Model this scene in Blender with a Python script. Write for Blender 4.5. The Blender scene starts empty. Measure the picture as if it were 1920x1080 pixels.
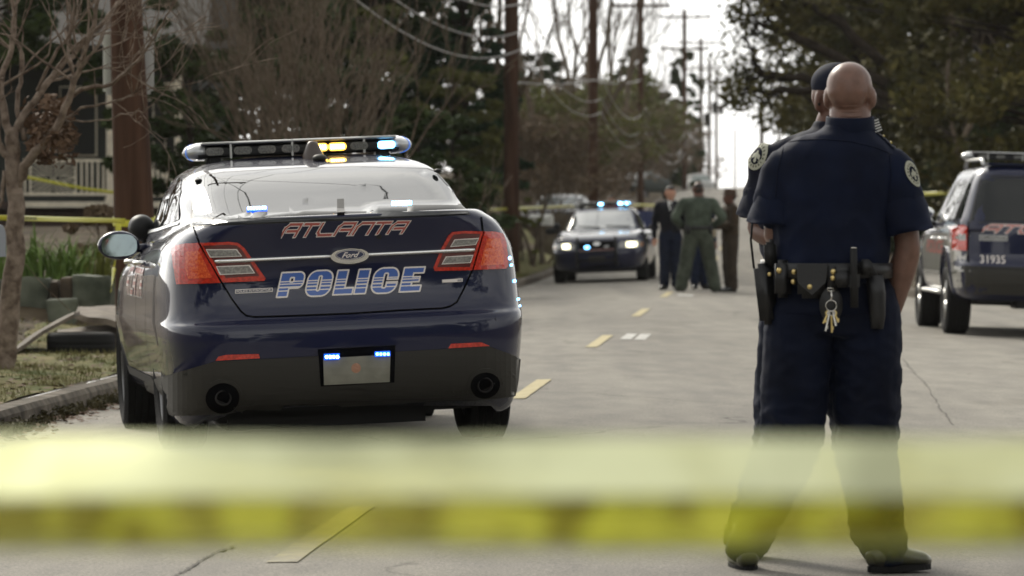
import bpy, bmesh, math, random
from mathutils import Vector, Matrix, noise
from mathutils.bvhtree import BVHTree
from math import radians as R, sin, cos, pi, sqrt, atan2, floor

# ---------------------------------------------------------------- camera, light, exposure
SC = bpy.context.scene
COL = SC.collection
FPX, CAMH, HY = 8333.0, 1.2, 400.0           # focal length in photo pixels, eye height, horizon row
PITCH = math.atan((540 - HY) / FPX)
cam_d = bpy.data.cameras.new("camera")
cam_d.sensor_width = 36.0
cam_d.lens = FPX / 1920.0 * 36.0
cam_d.clip_start = 0.05
cam_d.clip_end = 4000
cam_d.dof.use_dof = True
cam_d.dof.focus_distance = 20.5
cam_d.dof.aperture_fstop = 6.2
cam_d.dof.aperture_blades = 0
cam = bpy.data.objects.new("camera", cam_d)
cam.location = (0, 0, CAMH)
cam.rotation_euler = (pi / 2 - PITCH, 0, 0)
COL.objects.link(cam)
SC.camera = cam

SUN_EL, SUN_AZ = 32.0, -24.0                  # high, ahead and a little to the left, behind thin cloud
world = bpy.data.worlds.new("World")
SC.world = world
world.use_nodes = True
wn, wl = world.node_tree.nodes, world.node_tree.links
wn.clear()
w_out = wn.new('ShaderNodeOutputWorld'); w_bg = wn.new('ShaderNodeBackground')
w_sky = wn.new('ShaderNodeTexSky'); w_sky.sky_type = 'NISHITA'; w_sky.sun_disc = False
w_sky.sun_elevation = R(SUN_EL); w_sky.sun_rotation = R(SUN_AZ)
w_sky.air_density = 1.0; w_sky.dust_density = 1.0; w_sky.ozone_density = 1.0
w_hs = wn.new('ShaderNodeHueSaturation'); w_hs.inputs['Saturation'].default_value = 0.06
w_tc = wn.new('ShaderNodeTexCoord'); w_map = wn.new('ShaderNodeMapping'); w_map.inputs['Scale'].default_value = (1, 1, 2.6)
w_no = wn.new('ShaderNodeTexNoise'); w_no.inputs['Scale'].default_value = 2.2; w_no.inputs['Detail'].default_value = 7; w_no.inputs['Roughness'].default_value = 0.55
w_cr = wn.new('ShaderNodeValToRGB')
w_cr.color_ramp.elements[0].position = 0.33; w_cr.color_ramp.elements[0].color = (0.58, 0.585, 0.59, 1)
w_cr.color_ramp.elements[1].position = 0.72; w_cr.color_ramp.elements[1].color = (1.13, 1.10, 1.02, 1)
w_mul = wn.new('ShaderNodeMixRGB'); w_mul.blend_type = 'MULTIPLY'; w_mul.inputs[0].default_value = 1.0
wl.new(w_tc.outputs['Generated'], w_map.inputs['Vector']); wl.new(w_map.outputs[0], w_no.inputs['Vector'])
wl.new(w_no.outputs['Fac'], w_cr.inputs[0]); wl.new(w_sky.outputs[0], w_hs.inputs['Color'])
wl.new(w_hs.outputs[0], w_mul.inputs[1]); wl.new(w_cr.outputs[0], w_mul.inputs[2])
# an overcast sky is brighter overhead than the clear-sky model
w_sx = wn.new('ShaderNodeSeparateXYZ'); wl.new(w_tc.outputs['Generated'], w_sx.inputs[0])
w_mr = wn.new('ShaderNodeMapRange'); w_mr.inputs[1].default_value = 0.05; w_mr.inputs[2].default_value = 0.75; w_mr.inputs[3].default_value = 1.0; w_mr.inputs[4].default_value = 1.95
wl.new(w_sx.outputs['Z'], w_mr.inputs[0])
w_m2 = wn.new('ShaderNodeMixRGB'); w_m2.blend_type = 'MULTIPLY'; w_m2.inputs[0].default_value = 1.0
wl.new(w_mul.outputs[0], w_m2.inputs[1]); wl.new(w_mr.outputs[0], w_m2.inputs[2])
wl.new(w_m2.outputs[0], w_bg.inputs['Color']); wl.new(w_bg.outputs[0], w_out.inputs['Surface'])
w_bg.inputs['Strength'].default_value = 0.14

sun_d = bpy.data.lights.new("sun", 'SUN')
sun_d.energy = 1.9; sun_d.angle = R(15); sun_d.color = (1.0, 0.93, 0.80)
sun = bpy.data.objects.new("sun", sun_d)
_sv = Vector((sin(R(SUN_AZ)) * cos(R(SUN_EL)), cos(R(SUN_AZ)) * cos(R(SUN_EL)), sin(R(SUN_EL))))
sun.rotation_euler = _sv.to_track_quat('Z', 'Y').to_euler()
sun.location = _sv * 100
COL.objects.link(sun)

SC.view_settings.view_transform = 'Standard'
SC.view_settings.look = 'None'
SC.view_settings.exposure = 0.40
SC.view_settings.gamma = 1.0
SC.render.engine = 'CYCLES'
SC.cycles.use_denoising = True
SC.cycles.max_bounces = 6
SC.cycles.transparent_max_bounces = 12
SC.cycles.caustics_reflective = False
SC.cycles.caustics_refractive = False

# ---------------------------------------------------------------- helpers
CM = cam.rotation_euler.to_matrix()
CL = Vector((0, 0, CAMH))
def ray(px, py):
    return (CM @ Vector(((px - 960) / FPX, -(py - 540) / FPX, -1.0))).normalized()
def P(px, py, D):                              # world point seen at a photo pixel, D metres ahead
    d = ray(px, py); return CL + d * (D / d.y)

def mat(name, col, rough=0.6, metal=0.0, spec=0.5, coat=0.0, emit=None, es=0.0, var=0.0, vscale=8.0,
        bump=0.0, bscale=60.0, col2=None, alpha=1.0, coords='Object', stretch=(1, 1, 1), det=4.0, ior=None, subsurf=0.0, coat_rough=0.03, lo=0.35, hi=0.65, trans=0.0):
    m = bpy.data.materials.new(name); m.use_nodes = True
    n, l = m.node_tree.nodes, m.node_tree.links
    b = n['Principled BSDF']
    b.inputs['Base Color'].default_value = (*col, 1)
    b.inputs['Roughness'].default_value = rough
    b.inputs['Metallic'].default_value = metal
    b.inputs['Specular IOR Level'].default_value = spec
    b.inputs['Coat Weight'].default_value = coat
    b.inputs['Coat Roughness'].default_value = coat_rough
    b.inputs['Transmission Weight'].default_value = trans
    if ior: b.inputs['IOR'].default_value = ior
    if subsurf:
        b.inputs['Subsurface Weight'].default_value = subsurf; b.inputs['Subsurface Radius'].default_value = (0.02, 0.008, 0.004)
    if emit:
        b.inputs['Emission Color'].default_value = (*emit, 1); b.inputs['Emission Strength'].default_value = es
    if alpha < 1: b.inputs['Alpha'].default_value = alpha
    tc = n.new('ShaderNodeTexCoord'); mp = n.new('ShaderNodeMapping'); mp.inputs['Scale'].default_value = stretch
    l.new(tc.outputs[coords], mp.inputs['Vector'])
    if var > 0 or col2:
        t = n.new('ShaderNodeTexNoise'); t.inputs['Scale'].default_value = vscale; t.inputs['Detail'].default_value = det
        l.new(mp.outputs[0], t.inputs['Vector'])
        r = n.new('ShaderNodeValToRGB'); r.color_ramp.elements[0].position = lo; r.color_ramp.elements[1].position = hi
        c2 = col2 if col2 else tuple(min(1, c * (1 + var)) for c in col)
        c1 = col if col2 else tuple(c * (1 - var) for c in col)
        r.color_ramp.elements[0].color = (*c1, 1); r.color_ramp.elements[1].color = (*c2, 1)
        l.new(t.outputs['Fac'], r.inputs[0]); l.new(r.outputs[0], b.inputs['Base Color'])
    if bump > 0:
        t2 = n.new('ShaderNodeTexNoise'); t2.inputs['Scale'].default_value = bscale; t2.inputs['Detail'].default_value = 5
        l.new(mp.outputs[0], t2.inputs['Vector'])
        bp = n.new('ShaderNodeBump'); bp.inputs['Strength'].default_value = bump; bp.inputs['Distance'].default_value = 0.02
        l.new(t2.outputs['Fac'], bp.inputs['Height']); l.new(bp.outputs[0], b.inputs['Normal'])
    return m

def tag(o, label=None, cat=None, group=None, kind=None):
    if label: o['label'] = label
    if cat: o['category'] = cat
    if group: o['group'] = group
    if kind: o['kind'] = kind
    return o
def empty(name, loc=(0, 0, 0), rz=0, label=None, cat=None, group=None):
    o = bpy.data.objects.new(name, None); o.location = loc; o.rotation_euler = (0, 0, rz); o.empty_display_size = 0.2
    COL.objects.link(o); return tag(o, label, cat, group)
def mk(name, bm, m, parent=None, smooth=False, world_space=False):
    me = bpy.data.meshes.new(name)
    bm.normal_update(); bm.to_mesh(me); bm.free()
    for mm in (m if isinstance(m, (list, tuple)) else [m]): me.materials.append(mm)
    if smooth:
        for p in me.polygons: p.use_smooth = True
    o = bpy.data.objects.new(name, me); COL.objects.link(o)
    if parent: o.parent = parent
    return o
def pyd(name, verts, faces, m, parent=None, smooth=False, mi=None):
    me = bpy.data.meshes.new(name); me.from_pydata([tuple(v) for v in verts], [], faces); me.update()
    for mm in (m if isinstance(m, (list, tuple)) else [m]): me.materials.append(mm)
    if mi: me.polygons.foreach_set('material_index', mi)
    if smooth: me.polygons.foreach_set('use_smooth', [True] * len(me.polygons))
    o = bpy.data.objects.new(name, me); COL.objects.link(o)
    if parent: o.parent = parent
    return o
def copy_tree(o, parent=None):
    c = o.copy(); COL.objects.link(c)
    if parent: c.parent = parent
    for ch in o.children: copy_tree(ch, c)
    return c

def box(bm, c, s, rot=None, bev=0.0):
    """axis box: centre c, size s"""
    M = Matrix.Translation(Vector(c))
    if rot is not None: M = M @ rot.to_4x4()
    g = bmesh.ops.create_cube(bm, size=1.0, matrix=M @ Matrix.Diagonal((s[0], s[1], s[2], 1)))
    if bev > 0:
        es = {e for v in g['verts'] for e in v.link_edges}
        bmesh.ops.bevel(bm, geom=list(es), offset=bev, segments=2, affect='EDGES', clamp_overlap=True)
def tube(bm, pts, rad, seg=8, cap=True, squash=None, up=None):
    """tube along pts; rad number or list of number / (rx, ry). rings use a transported frame"""
    pts = [Vector(p) for p in pts]; n = len(pts)
    if not isinstance(rad, (list, tuple)): rad = [rad] * n
    rings = []; prev = None
    for i, p in enumerate(pts):
        t = (pts[min(i + 1, n - 1)] - pts[max(i - 1, 0)])
        if t.length < 1e-9: t = Vector((0, 0, 1))
        t.normalize()
        if prev is None:
            a = Vector(up) if up is not None else (Vector((1, 0, 0)) if abs(t.x) < 0.8 else Vector((0, 1, 0)))
            u = (a - t * a.dot(t)).normalized()
        else:
            u = (prev - t * prev.dot(t)).normalized()
        prev = u; v = t.cross(u)
        r = rad[i]; rx, ry = (r if isinstance(r, (list, tuple)) else (r, r))
        rings.append([bm.verts.new(p + u * (rx * cos(2 * pi * k / seg)) + v * (ry * sin(2 * pi * k / seg))) for k in range(seg)])
    for a, b in zip(rings, rings[1:]):
        for k in range(seg):
            bm.faces.new((a[k], a[(k + 1) % seg], b[(k + 1) % seg], b[k]))
    if cap:
        bm.faces.new(list(reversed(rings[0]))); bm.faces.new(rings[-1])
    return rings
def ell(bm, c, r, rot=None, u=16, v=10):
    M = Matrix.Translation(Vector(c))
    if rot is not None: M = M @ rot.to_4x4()
    bmesh.ops.create_uvsphere(bm, u_segments=u, v_segments=v, radius=1.0, matrix=M @ Matrix.Diagonal((r[0], r[1], r[2], 1)))
def lathe(bm, prof, seg=32, M=Matrix.Identity(4)):
    """profile [(radius, height)] turned round local z, placed by M"""
    rings = []
    for r, h in prof:
        rings.append([bm.verts.new(M @ Vector((r * cos(2 * pi * k / seg), r * sin(2 * pi * k / seg), h))) for k in range(seg)])
    for a, b in zip(rings, rings[1:]):
        for k in range(seg): bm.faces.new((a[k], a[(k + 1) % seg], b[(k + 1) % seg], b[k]))
    return rings
def interp(tbl, x):
    """piecewise cubic (monotone-ish) through [(x, y...)] rows"""
    n = len(tbl)
    if x <= tbl[0][0]: return tbl[0][1:]
    if x >= tbl[-1][0]: return tbl[-1][1:]
    for i in range(n - 1):
        if tbl[i][0] <= x <= tbl[i + 1][0]: break
    x0, x1 = tbl[i][0], tbl[i + 1][0]; t = (x - x0) / (x1 - x0); out = []
    for k in range(1, len(tbl[0])):
        y0, y1 = tbl[i][k], tbl[i + 1][k]; s = (y1 - y0) / (x1 - x0)
        def sl(j):
            if j <= 0 or j >= n - 1: return s
            a = (tbl[j][k] - tbl[j - 1][k]) / (tbl[j][0] - tbl[j - 1][0]); b = (tbl[j + 1][k] - tbl[j][k]) / (tbl[j + 1][0] - tbl[j][0])
            return 0 if a * b <= 0 else 2 * a * b / (a + b)
        m0, m1 = sl(i), sl(i + 1); h = x1 - x0
        out.append(y0 * (2 * t**3 - 3 * t * t + 1) + h * m0 * (t**3 - 2 * t * t + t) + y1 * (-2 * t**3 + 3 * t * t) + h * m1 * (t**3 - t * t))
    return tuple(out)
def smooth01(t): t = max(0.0, min(1.0, t)); return t * t * (3 - 2 * t)
def fbm(x, y, z=0.0, o=4): return noise.fractal(Vector((x, y, z)), 1.0, 2.0, o)
def evaluated(o, name=None):
    """bake an object's modifiers into its mesh"""
    dg = bpy.context.evaluated_depsgraph_get(); dg.update()
    me = bpy.data.meshes.new_from_object(o.evaluated_get(dg))
    old = o.data; o.modifiers.clear(); o.data = me
    return o
def remesh(o, vox, smooth_it=4, fac=0.5):
    md = o.modifiers.new('r', 'REMESH'); md.mode = 'VOXEL'; md.voxel_size = vox; md.use_smooth_shade = True
    if smooth_it:
        s = o.modifiers.new('s', 'SMOOTH'); s.iterations = smooth_it; s.factor = fac
    return evaluated(o)
_text_cache = {}
def text_mesh(s, shear=0.0, bold=0.0):
    key = (s, shear, bold)
    if key in _text_cache: return _text_cache[key]
    cu = bpy.data.curves.new('t', 'FONT'); cu.body = s; cu.size = 1.0; cu.shear = shear; cu.offset = bold; cu.resolution_u = 4
    o = bpy.data.objects.new('t', cu); COL.objects.link(o)
    dg = bpy.context.evaluated_depsgraph_get(); dg.update()
    me = o.evaluated_get(dg).to_mesh()
    vs = [v.co.copy() for v in me.vertices]; fs = [tuple(p.vertices) for p in me.polygons]
    bpy.data.objects.remove(o)
    x0 = min(v.x for v in vs); x1 = max(v.x for v in vs); y0 = min(v.y for v in vs); y1 = max(v.y for v in vs)
    out = ([((v.x - x0) / (x1 - x0), (v.y - y0) / (y1 - y0)) for v in vs], fs, (x1 - x0) / (y1 - y0))
    _text_cache[key] = out
    return out
# ---------------------------------------------------------------- the lie of the land
def roadc(y): return -0.79 + 0.061 * (y - 16.1)
def edge_l(y): return -2.95 - 0.008 * max(0, min(y, 120) - 26)
def edge_r(y): return 7.2 - 3.5 * smooth01((y - 58) / 14)
def prof(y):
    if y < 92: return -0.03 - 0.12 * smooth01((y - 70) / 20.0)
    if y < 262: return -0.15 + 2.87 * smooth01((y - 92) / 170.0)
    return 2.72 - 0.0006 * (y - 262) ** 2 if y < 300 else 2.72 - 0.87 - 0.03 * (y - 300)
def road_z(x, y):
    o = x - roadc(y)
    c = -0.036 * sqrt(o * o + 0.04) if o < 0 else -0.028 * sqrt(o * o + 0.04)
    return prof(y) + c
def gz(x, y):
    """height of whatever ground is at x, y"""
    o = x - roadc(y); el = edge_l(y)
    if el <= o <= edge_r(y): return road_z(x, y)
    if o < el:
        t = el - o; z = road_z(roadc(y) + el, y) + 0.14 + 0.025 * min(t, 3.0)
        # bank behind the retaining wall, rising towards the house
        k = smooth01((y - 41.6) / 0.9) * smooth01((t - 0.9) / 0.8) * (1 - smooth01((y - 100) / 30))
        z += k * (0.42 + 0.5 * smooth01((y - 44) / 14))
        z += 0.22 * smooth01((t - 0.5) / 2.5) * smooth01((y - 36) / 5) * (1 - k)
        z += (1.25 - .75 * smooth01((y - 140) / 45)) * smooth01((t - 1.0) / 4.5) * smooth01((y - 92) / 28)
        if t > 0.15: z += 0.03 * fbm(x * 0.8, y * 0.5)
        return z
    t = o - edge_r(y); z = road_z(roadc(y) + edge_r(y), y) + 0.14 + 0.02 * min(t, 8)
    if t > 0.15: z += 0.03 * fbm(x * 0.8, y * 0.5)
    return z

def asphalt_mat():
    m = bpy.data.materials.new('worn_asphalt'); m.use_nodes = True
    n, l = m.node_tree.nodes, m.node_tree.links; b = n['Principled BSDF']; b.inputs['Roughness'].default_value = 0.85
    b.inputs['Specular IOR Level'].default_value = 0.25
    tc = n.new('ShaderNodeTexCoord')
    def nz(s, d, st=(1, 1, 1)):
        mp = n.new('ShaderNodeMapping'); mp.inputs['Scale'].default_value = st; l.new(tc.outputs['Object'], mp.inputs[0])
        t = n.new('ShaderNodeTexNoise'); t.inputs['Scale'].default_value = s; t.inputs['Detail'].default_value = d; l.new(mp.outputs[0], t.inputs['Vector']); return t
    def ramp(src, p0, c0, p1, c1):
        r = n.new('ShaderNodeValToRGB'); e = r.color_ramp.elements; e[0].position = p0; e[1].position = p1; e[0].color = (*c0, 1); e[1].color = (*c1, 1)
        l.new(src, r.inputs[0]); return r
    big = ramp(nz(0.35, 4, (1, 0.25, 1)).outputs['Fac'], 0.3, (0.222, 0.208, 0.184), 0.7, (0.288, 0.271, 0.240))
    grit = ramp(nz(95, 3).outputs['Fac'], 0.3, (0.55, 0.55, 0.55), 0.7, (1.35, 1.34, 1.3))
    mid = ramp(nz(4.0, 6, (1, 0.3, 1)).outputs['Fac'], 0.25, (0.78, 0.78, 0.79), 0.65, (1.08, 1.07, 1.05))
    m1 = n.new('ShaderNodeMixRGB'); m1.blend_type = 'MULTIPLY'; m1.inputs[0].default_value = 1; l.new(big.outputs[0], m1.inputs[1]); l.new(grit.outputs[0], m1.inputs[2])
    m2 = n.new('ShaderNodeMixRGB'); m2.blend_type = 'MULTIPLY'; m2.inputs[0].default_value = 1; l.new(m1.outputs[0], m2.inputs[1]); l.new(mid.outputs[0], m2.inputs[2])
    trk = ramp(nz(1.5, 3, (1, .012, 1)).outputs['Fac'], 0.35, (0.86, 0.86, 0.87), 0.62, (1.04, 1.04, 1.03))
    stn = ramp(nz(.9, 7, (1, .35, 1)).outputs['Fac'], 0.30, (0.76, 0.75, 0.74), 0.42, (1, 1, 1))
    for tx in (trk, stn):
        mx = n.new('ShaderNodeMixRGB'); mx.blend_type = 'MULTIPLY'; mx.inputs[0].default_value = 1; l.new(m2.outputs[0], mx.inputs[1]); l.new(tx.outputs[0], mx.inputs[2]); m2 = mx
    # cracks: warped voronoi edges, thin and only in places
    mp = n.new('ShaderNodeMapping'); mp.inputs['Scale'].default_value = (0.42, 0.16, 1); l.new(tc.outputs['Object'], mp.inputs[0])
    wz = nz(1.6, 5); add = n.new('ShaderNodeMixRGB'); add.inputs[0].default_value = 0.22; l.new(mp.outputs[0], add.inputs[1]); l.new(wz.outputs['Color'], add.inputs[2])
    vo = n.new('ShaderNodeTexVoronoi'); vo.feature = 'DISTANCE_TO_EDGE'; vo.inputs['Scale'].default_value = 1.0; l.new(add.outputs[0], vo.inputs['Vector'])
    ck = ramp(vo.outputs['Distance'], 0.0, (0.38, 0.37, 0.36), 0.006, (1, 1, 1))
    m3 = n.new('ShaderNodeMixRGB'); m3.blend_type = 'MULTIPLY'; l.new(m2.outputs[0], m3.inputs[1]); l.new(ck.outputs[0], m3.inputs[2])
    msk = ramp(nz(0.5, 3).outputs['Fac'], 0.48, (0, 0, 0), 0.6, (1, 1, 1)); l.new(msk.outputs[0], m3.inputs[0])
    l.new(m3.outputs[0], b.inputs['Base Color'])
    bp = n.new('ShaderNodeBump'); bp.inputs['Strength'].default_value = 0.35; bp.inputs['Distance'].default_value = 0.01
    l.new(nz(110, 4).outputs['Fac'], bp.inputs['Height']); l.new(bp.outputs[0], b.inputs['Normal'])
    return m
M_ASPH = asphalt_mat()
M_GROUND = mat('leafy_ground', (0.045, 0.033, 0.02), 0.95, col2=(0.11, 0.085, 0.055), vscale=1.3, det=8, bump=0.8, bscale=14, spec=0.1)
M_VERGE = mat('verge_grass', (0.075, 0.09, 0.026), 0.95, col2=(0.19, 0.16, 0.075), vscale=3.0, det=8, bump=0.6, bscale=40, spec=0.1)
M_KERB = mat('kerb_concrete', (0.07, 0.06, 0.045), 0.9, col2=(0.20, 0.17, 0.135), vscale=5, det=8, bump=0.5, bscale=30, spec=0.2)
M_LINE_Y = mat('worn_yellow_paint', (0.38, 0.31, 0.15), 0.8, col2=(0.50, 0.43, 0.23), vscale=14, det=6, lo=0.3, hi=0.7)
M_LINE_W = mat('worn_white_paint', (0.40, 0.39, 0.36), 0.8, col2=(0.55, 0.54, 0.5), vscale=14, det=6)

def strip(name, ys, xs_fn, zf, m, kind='structure'):
    vs, fs = [], []
    for y in ys:
        xs = xs_fn(y)
        for x in xs: vs.append((x, y, zf(x, y)))
    w = len(xs)
    for j in range(len(ys) - 1):
        for i in range(w - 1):
            a = j * w + i; fs.append((a, a + 1, a + w + 1, a + w))
    o = pyd(name, vs, fs, m, smooth=True); tag(o, kind=kind); return o
ys_road = [-12 + 1.5 * i for i in range(60)] + [78 + 4 * i for i in range(60)] + [318 + 30 * i for i in range(30)]
strip('road', ys_road, lambda y: [roadc(y) + edge_l(y) + (edge_r(y) - edge_l(y)) * i / 24 for i in range(25)], road_z, M_ASPH)
ys_g = [-12 + 2 * i for i in range(17)] + [22 + 0.5 * i for i in range(110)] + [77 + 3 * i for i in range(75)] + [302 + 60 * i for i in range(20)]
offs_l = [0.15, 0.3, 0.6, 0.9, 1.2, 1.6, 2.0, 2.5, 3, 3.6, 4.5, 6, 8, 11, 15, 22, 35, 60, 120, 400, 900]
strip('ground', ys_g, lambda y: [roadc(y) + edge_l(y) - t for t in reversed(offs_l)], gz, M_GROUND)
strip('ground', ys_g, lambda y: [roadc(y) + edge_r(y) + t for t in offs_l], gz, M_GROUND)
# grass strip between kerb and bank (4 mm proud)
strip('verge', [18 + 0.4 * i for i in range(70)], lambda y: [roadc(y) + edge_l(y) - t for t in (1.9 + 0.3 * fbm(y * 0.4, 0), 1.2, 0.6, 0.3, 0.16)], lambda x, y: gz(x, y) + 0.006, M_VERGE)
strip('verge', [60 + 0.8 * i for i in range(95)], lambda y: [roadc(y) + edge_l(y) - t for t in (2.6, 1.2, 0.6, 0.3, 0.16)], lambda x, y: gz(x, y) + 0.006, M_VERGE)
# kerbs: a real step, butted between road and ground sheets
def kerb(side):
    vs, fs, ys = [], [], [-12 + 0.75 * i for i in range(120)] + [78 + 4 * i for i in range(60)]
    for y in ys:
        e = roadc(y) + (edge_l(y) if side < 0 else edge_r(y)); zr = road_z(e, y)
        j = 0.012 * fbm(y * 1.7, 3.0) if y < 80 else 0; j2 = 0.008 * fbm(y * 2.3, 9.0) if y < 80 else 0
        for dx, dz in ((0.0, -0.05), (0.012 + j, 0.10 + j2), (0.035 + j, 0.135 + j2), (0.15, 0.142 + j2), (0.16, -0.05)):
            vs.append((e + side * dx, y, zr + dz))
    for k in range(len(ys) - 1):
        for i in range(4):
            a = k * 5 + i; fs.append((a, a + 1, a + 6, a + 5))
    tag(pyd('kerb', vs, fs, M_KERB), kind='structure')
kerb(-1); kerb(1)
# centre-line dashes
def mark(name, y0, y1, o0, o1, m):
    n = max(2, int((y1 - y0) / 0.3)); vs, fs = [], []
    for i in range(n + 1):
        y = y0 + (y1 - y0) * i / n
        for o in (o0, o1):
            x = roadc(y) + o + 0.004 * fbm(y * 9, o * 7); vs.append((x, y, road_z(x, y) + 0.004))
    for i in range(n): fs.append((2 * i, 2 * i + 1, 2 * i + 3, 2 * i + 2))
    tag(pyd(name, vs, fs, m), kind='structure')
M_LINE_F = mat('faded_yellow_paint', (0.23, 0.21, 0.16), 0.8, col2=(0.34, 0.30, 0.19), vscale=16, det=6)
mark('road_marking', 15.7, 18.7, -.055, .055, M_LINE_F)
for y0, ln in ((29.6, 3.4), (41.0, 4.0), (53.3, 4.2), (65.6, 4.2), (78, 4.2), (90.3, 4.2), (102.5, 4.2), (115, 4.2), (127, 4.2)):
    mark('road_marking', y0, y0 + ln, -0.055, 0.055, M_LINE_Y)
for x0, x1 in ((0.17, 0.28), (0.31, 0.42)): mark('road_marking', 43.6, 45.6, x0, x1, M_LINE_W)
mark('road_marking', 66.6, 67.6, 0.18, 0.42, M_LINE_W)

# long cracks in the asphalt, drawn as thin dark strips
M_CRACK = mat('crack_dark', (0.11, 0.10, 0.085), 1.0)
def crack(name, pix, w, seed):
    rng = random.Random(seed); q = []
    for (x, y), (x2, y2) in zip(pix, pix[1:]):
        for i in range(14): t = i / 14; q.append((x + (x2 - x) * t + rng.gauss(0, 1.6), y + (y2 - y) * t + rng.gauss(0, 1.1)))
    vs, fs = [], []
    for x, y in q:
        d = ray(x, y); t = (CAMH + .06) / -d.z; p = CL + d * t; z = road_z(p.x, p.y); t = (CAMH - z) / -d.z; p = CL + d * t; z = road_z(p.x, p.y) + .0045; k = w * rng.uniform(.3, 1.2)
        vs += [(p.x - k, p.y, z), (p.x + k, p.y + k * .6, z)]
    for i in range(len(q) - 1): fs.append((2 * i, 2 * i + 1, 2 * i + 3, 2 * i + 2))
    tag(pyd(name, vs, fs, M_CRACK), kind='structure')
crack('road_crack', [(1692, 672), (1715, 700), (1740, 726), (1762, 765), (1790, 800)], .005, 1)
crack('road_crack', [(325, 1084), (352, 1070), (382, 1050), (410, 1036), (438, 1026)], .006, 2)
# ---------------------------------------------------------------- vehicle toolkit
M_NAVY = mat('navy_car_paint', (0.004, 0.007, 0.036), 0.45, spec=0.15, coat=1.0, coat_rough=0.035, bump=0.012, bscale=4)
M_BLACKPL = mat('black_plastic', (0.012, 0.012, 0.012), 0.55, spec=0.3)
M_CLAD = mat('charcoal_bumper_plastic', (0.034, 0.032, 0.027), 0.55, spec=0.3, bump=0.08, bscale=220)
M_GAP = mat('panel_gap', (0.003, 0.003, 0.004), 0.9, spec=0.05)
M_CHROME = mat('chrome', (0.9, 0.9, 0.88), 0.22, metal=1.0)
M_ALU = mat('brushed_aluminium', (0.55, 0.55, 0.53), 0.35, metal=1.0)
M_RUBBER = mat('tyre_rubber', (0.012, 0.012, 0.012), 0.85, spec=0.2, bump=0.3, bscale=90)
M_RIM = mat('steel_rim', (0.16, 0.16, 0.165), 0.35, metal=0.9)
M_GLASS = mat('tinted_car_glass', (0.006, 0.008, 0.008), 0.0, spec=0.62, ior=1.5)
M_GLASSF = mat('windscreen_glass', (0.10, 0.12, 0.112), 0.03, spec=1.0, ior=2.0)
M_GASKET = mat('window_gasket', (0.006, 0.006, 0.006), 0.5)
M_RED = mat('red_lens', (0.55, 0.03, 0.015), 0.12, coat=1.0, var=0.25, vscale=60, spec=0.6)
M_REDLIT = mat('red_lens_bright', (0.62, 0.05, 0.018), 0.15, coat=1.0, col2=(0.85, 0.16, 0.04), vscale=90, det=2, spec=0.6)
M_REDDK = mat('dark_red_lens', (0.11, 0.02, 0.02), 0.15, coat=1.0)
M_CLEAR = mat('clear_lens', (0.30, 0.30, 0.29), 0.2, metal=0.4, var=0.35, vscale=90, coat=1.0)
M_PALE = mat('pale_decal', (0.80, 0.74, 0.70), 0.45, coat=0.5)
M_DRED = mat('red_decal', (0.42, 0.08, 0.06), 0.45, coat=0.5)
M_DBLUE = mat('blue_decal', (0.05, 0.13, 0.44), 0.4, coat=0.5)
M_EMBL = mat('emblem_blue', (0.02, 0.03, 0.09), 0.3, coat=1.0)
M_LBLUE = mat('lit_blue_led', (0.1, 0.4, 0.9), 0.3, emit=(0.18, 0.55, 1.0), es=5.5)
M_LBLUEC = mat('lit_blue_led_core', (0.5, 0.8, 0.9), 0.3, emit=(0.45, 0.85, 1.0), es=9)
M_LBLUED = mat('blue_lens_glow', (0.02, 0.1, 0.8), 0.3, emit=(0.01, 0.12, 1.0), es=1.3)
M_LAMB = mat('lit_amber_led', (0.9, 0.5, 0.1), 0.3, emit=(1.0, 0.55, 0.06), es=3.5)
M_LAMBC = mat('lit_amber_led_core', (0.9, 0.7, 0.3), 0.3, emit=(1.0, 0.8, 0.35), es=8)
M_LWARM = mat('lit_headlamp', (0.9, 0.85, 0.6), 0.3, emit=(1.0, 0.93, 0.62), es=2.2)
M_LWARMC = mat('lit_headlamp_core', (0.9, 0.85, 0.6), 0.3, emit=(1.0, 0.95, 0.75), es=5)
M_LEDOFF = mat('led_module_unlit', (0.16, 0.155, 0.14), 0.3, var=0.5, vscale=130, coat=1.0)
M_BARCLR = mat('clear_bar_dome', (0.55, 0.56, 0.56), 0.12, coat=1.0, metal=0.3)
M_PLATE = mat('licence_plate', (0.24, 0.235, 0.19), 0.5, var=0.15, vscale=9)
M_ORANGE = mat('plate_orange', (0.42, 0.22, 0.14), 0.5)

def footprint(yr, yf, hw, nr, mr, nf, mf, Q=44):
    yc = (yr + yf) / 2; L = (yf - yr) / 2
    def quarter(n, m):
        d = [(hw * sin(pi / 2 * i / 260) ** (2 / n), L * cos(pi / 2 * i / 260) ** (2 / m)) for i in range(261)]
        s = [0.0]
        for a, b in zip(d, d[1:]): s.append(s[-1] + math.hypot(b[0] - a[0], b[1] - a[1]))
        out = []; j = 0
        for k in range(Q + 1):
            # denser towards the end face and its corner
            f = (k / Q) ** 1.25; t = s[-1] * f
            while j < 259 and s[j + 1] < t: j += 1
            w = (t - s[j]) / max(1e-9, s[j + 1] - s[j]); out.append((d[j][0] + (d[j + 1][0] - d[j][0]) * w, d[j][1] + (d[j + 1][1] - d[j][1]) * w))
        return out                                    # from end-face centre to the flank
    r, f = quarter(nr, mr), quarter(nf, mf)
    pts = [(x, yc - y) for x, y in r] + [(x, yc + y) for x, y in reversed(f[:-1])]
    left = [(-x, y) for x, y in reversed(pts[1:-1])]
    return pts + left
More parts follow.
